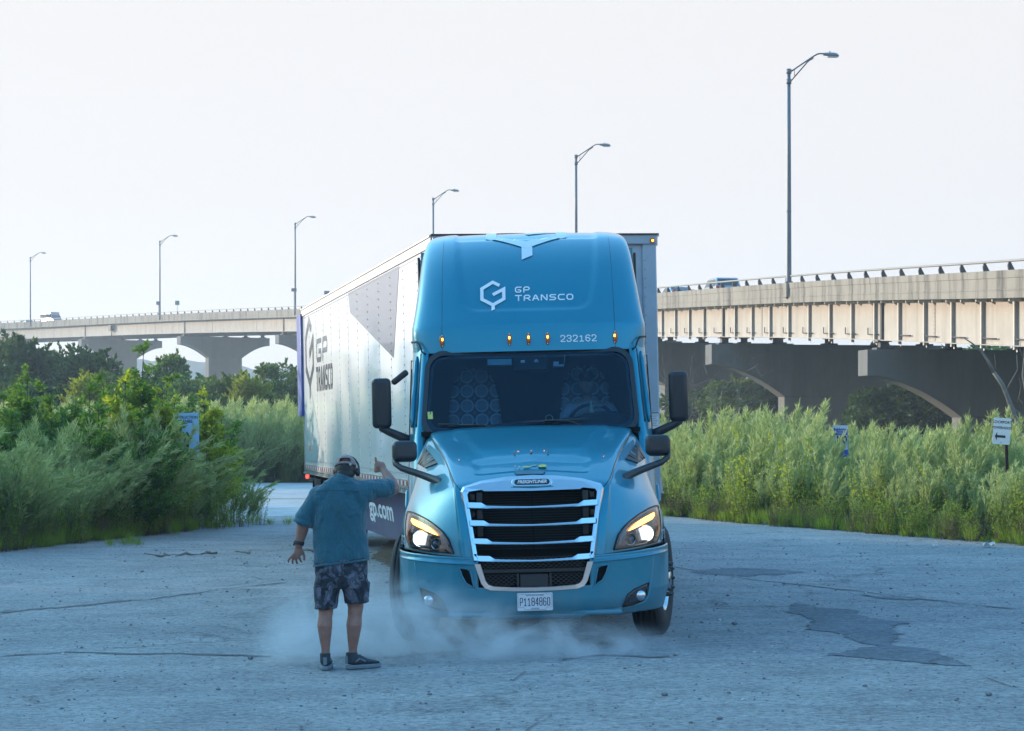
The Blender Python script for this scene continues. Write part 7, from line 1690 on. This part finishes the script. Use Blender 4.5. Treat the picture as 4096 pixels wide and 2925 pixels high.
scrap(3953, 2190, .20, 1, 'crumpled white paper at the foot of the right hand weeds'); scrap(3055, 2098, .16, 2, 'white scrap at the weed edge nearest the truck'); scrap(3740, 2188, .07, 3, 'small pale scrap on the lot in front of the right weeds'); scrap(885, 2107, .10, 4, 'small pale scrap at the right tip of the left weeds')
for (px, py, s, lab) in ((2940, 2500, .035, 'dark stone on the paving right of the front wheel'), (1003, 2638, .03, 'brown pebble on the lot left of the shoes'), (3956, 2784, .03, 'dark pebble near the lower right of the lot'), (2660, 2784, .03, 'dark pebble on the lot below the truck')):
    x, y = GP(px, py); o_ = link_mesh('stone', PROTO['stone0'].data, None, (x, y, gz(x) + s * .4), (0, 0, s * 90), s); tag(o_, lab, 'stone')
# ================================================================== DUST
def dust():
    m = bpy.data.materials.new('drifting_dust'); g = NT(m); v = g.n('ShaderNodeVolumePrincipled'); v.inputs['Color'].default_value = (.86, .93, .98, 1); v.inputs['Anisotropy'].default_value = 0.0; g.l(v.outputs[0], g.out.inputs['Volume'])
    co = coords(g); tot = None
    for (c_, r_, a) in DUST:
        s1 = g.n('ShaderNodeVectorMath', _operation='SUBTRACT'); g.l(co, s1.inputs[0]); s1.inputs[1].default_value = c_; s2 = g.n('ShaderNodeVectorMath', _operation='DIVIDE'); g.l(s1.outputs[0], s2.inputs[0]); s2.inputs[1].default_value = r_
        ln = g.n('ShaderNodeVectorMath', _operation='LENGTH'); g.l(s2.outputs[0], ln.inputs[0]); mr = g.n('ShaderNodeMapRange'); mr.interpolation_type = 'SMOOTHSTEP'; g.l(ln.outputs['Value'], mr.inputs[0]); mr.inputs['From Min'].default_value = 1.0; mr.inputs['From Max'].default_value = .15; mr.inputs['To Max'].default_value = a
        tot = mr.outputs[0] if tot is None else math_n(g, 'ADD', tot, mr.outputs[0])
    n = noise(g, 2.3, 7, .68, coords(g, 'Object', (1, 1, 1.2)), .9); g.l(math_n(g, 'MULTIPLY', tot, ramp(g, n, [(.42, .0), (.60, 1.05)])), v.inputs['Density'])
    mb = MB(); mb.box((-.45, 18.3, .62), (4.5, 2.6, 1.22)); o_ = mb.build('dust_cloud', m); tag(o_, 'pale dust drifting from under the truck past the legs of the man', kind='stuff')
DUST = [((-1.75, 18.1, .15), (.45, .8, .65), 2.2), ((-1.35, 18.3, .12), (.80, .9, .80), 3.0), ((-.75, 18.2, .2), (.55, .7, .60), 2.4), ((-.25, 18.1, .15), (.7, .7, .42), 3.8), ((.45, 18.2, .08), (.8, .7, .36), 3.4), ((1.0, 18.4, .05), (.6, .7, .28), 1.2), ((-.75, 18.9, .2), (.45, .5, .4), 1.2)]
dust()
# ================================================================== AIR
def haze():
    m = bpy.data.materials.new('hazy_air'); g = NT(m); v = g.n('ShaderNodeVolumePrincipled', Density=HAZE_D, Anisotropy=0.3); v.inputs['Color'].default_value = (.86, .92, 1, 1); g.l(v.outputs[0], g.out.inputs['Volume'])
    mb = MB(); mb.box((0, 0, 26), (2400, 2400, 56)); o = mb.build('haze', m); tag(o, 'pale haze filling the air over the lot and the bridge', kind='stuff')
HAZE_D = 0.0005
haze()
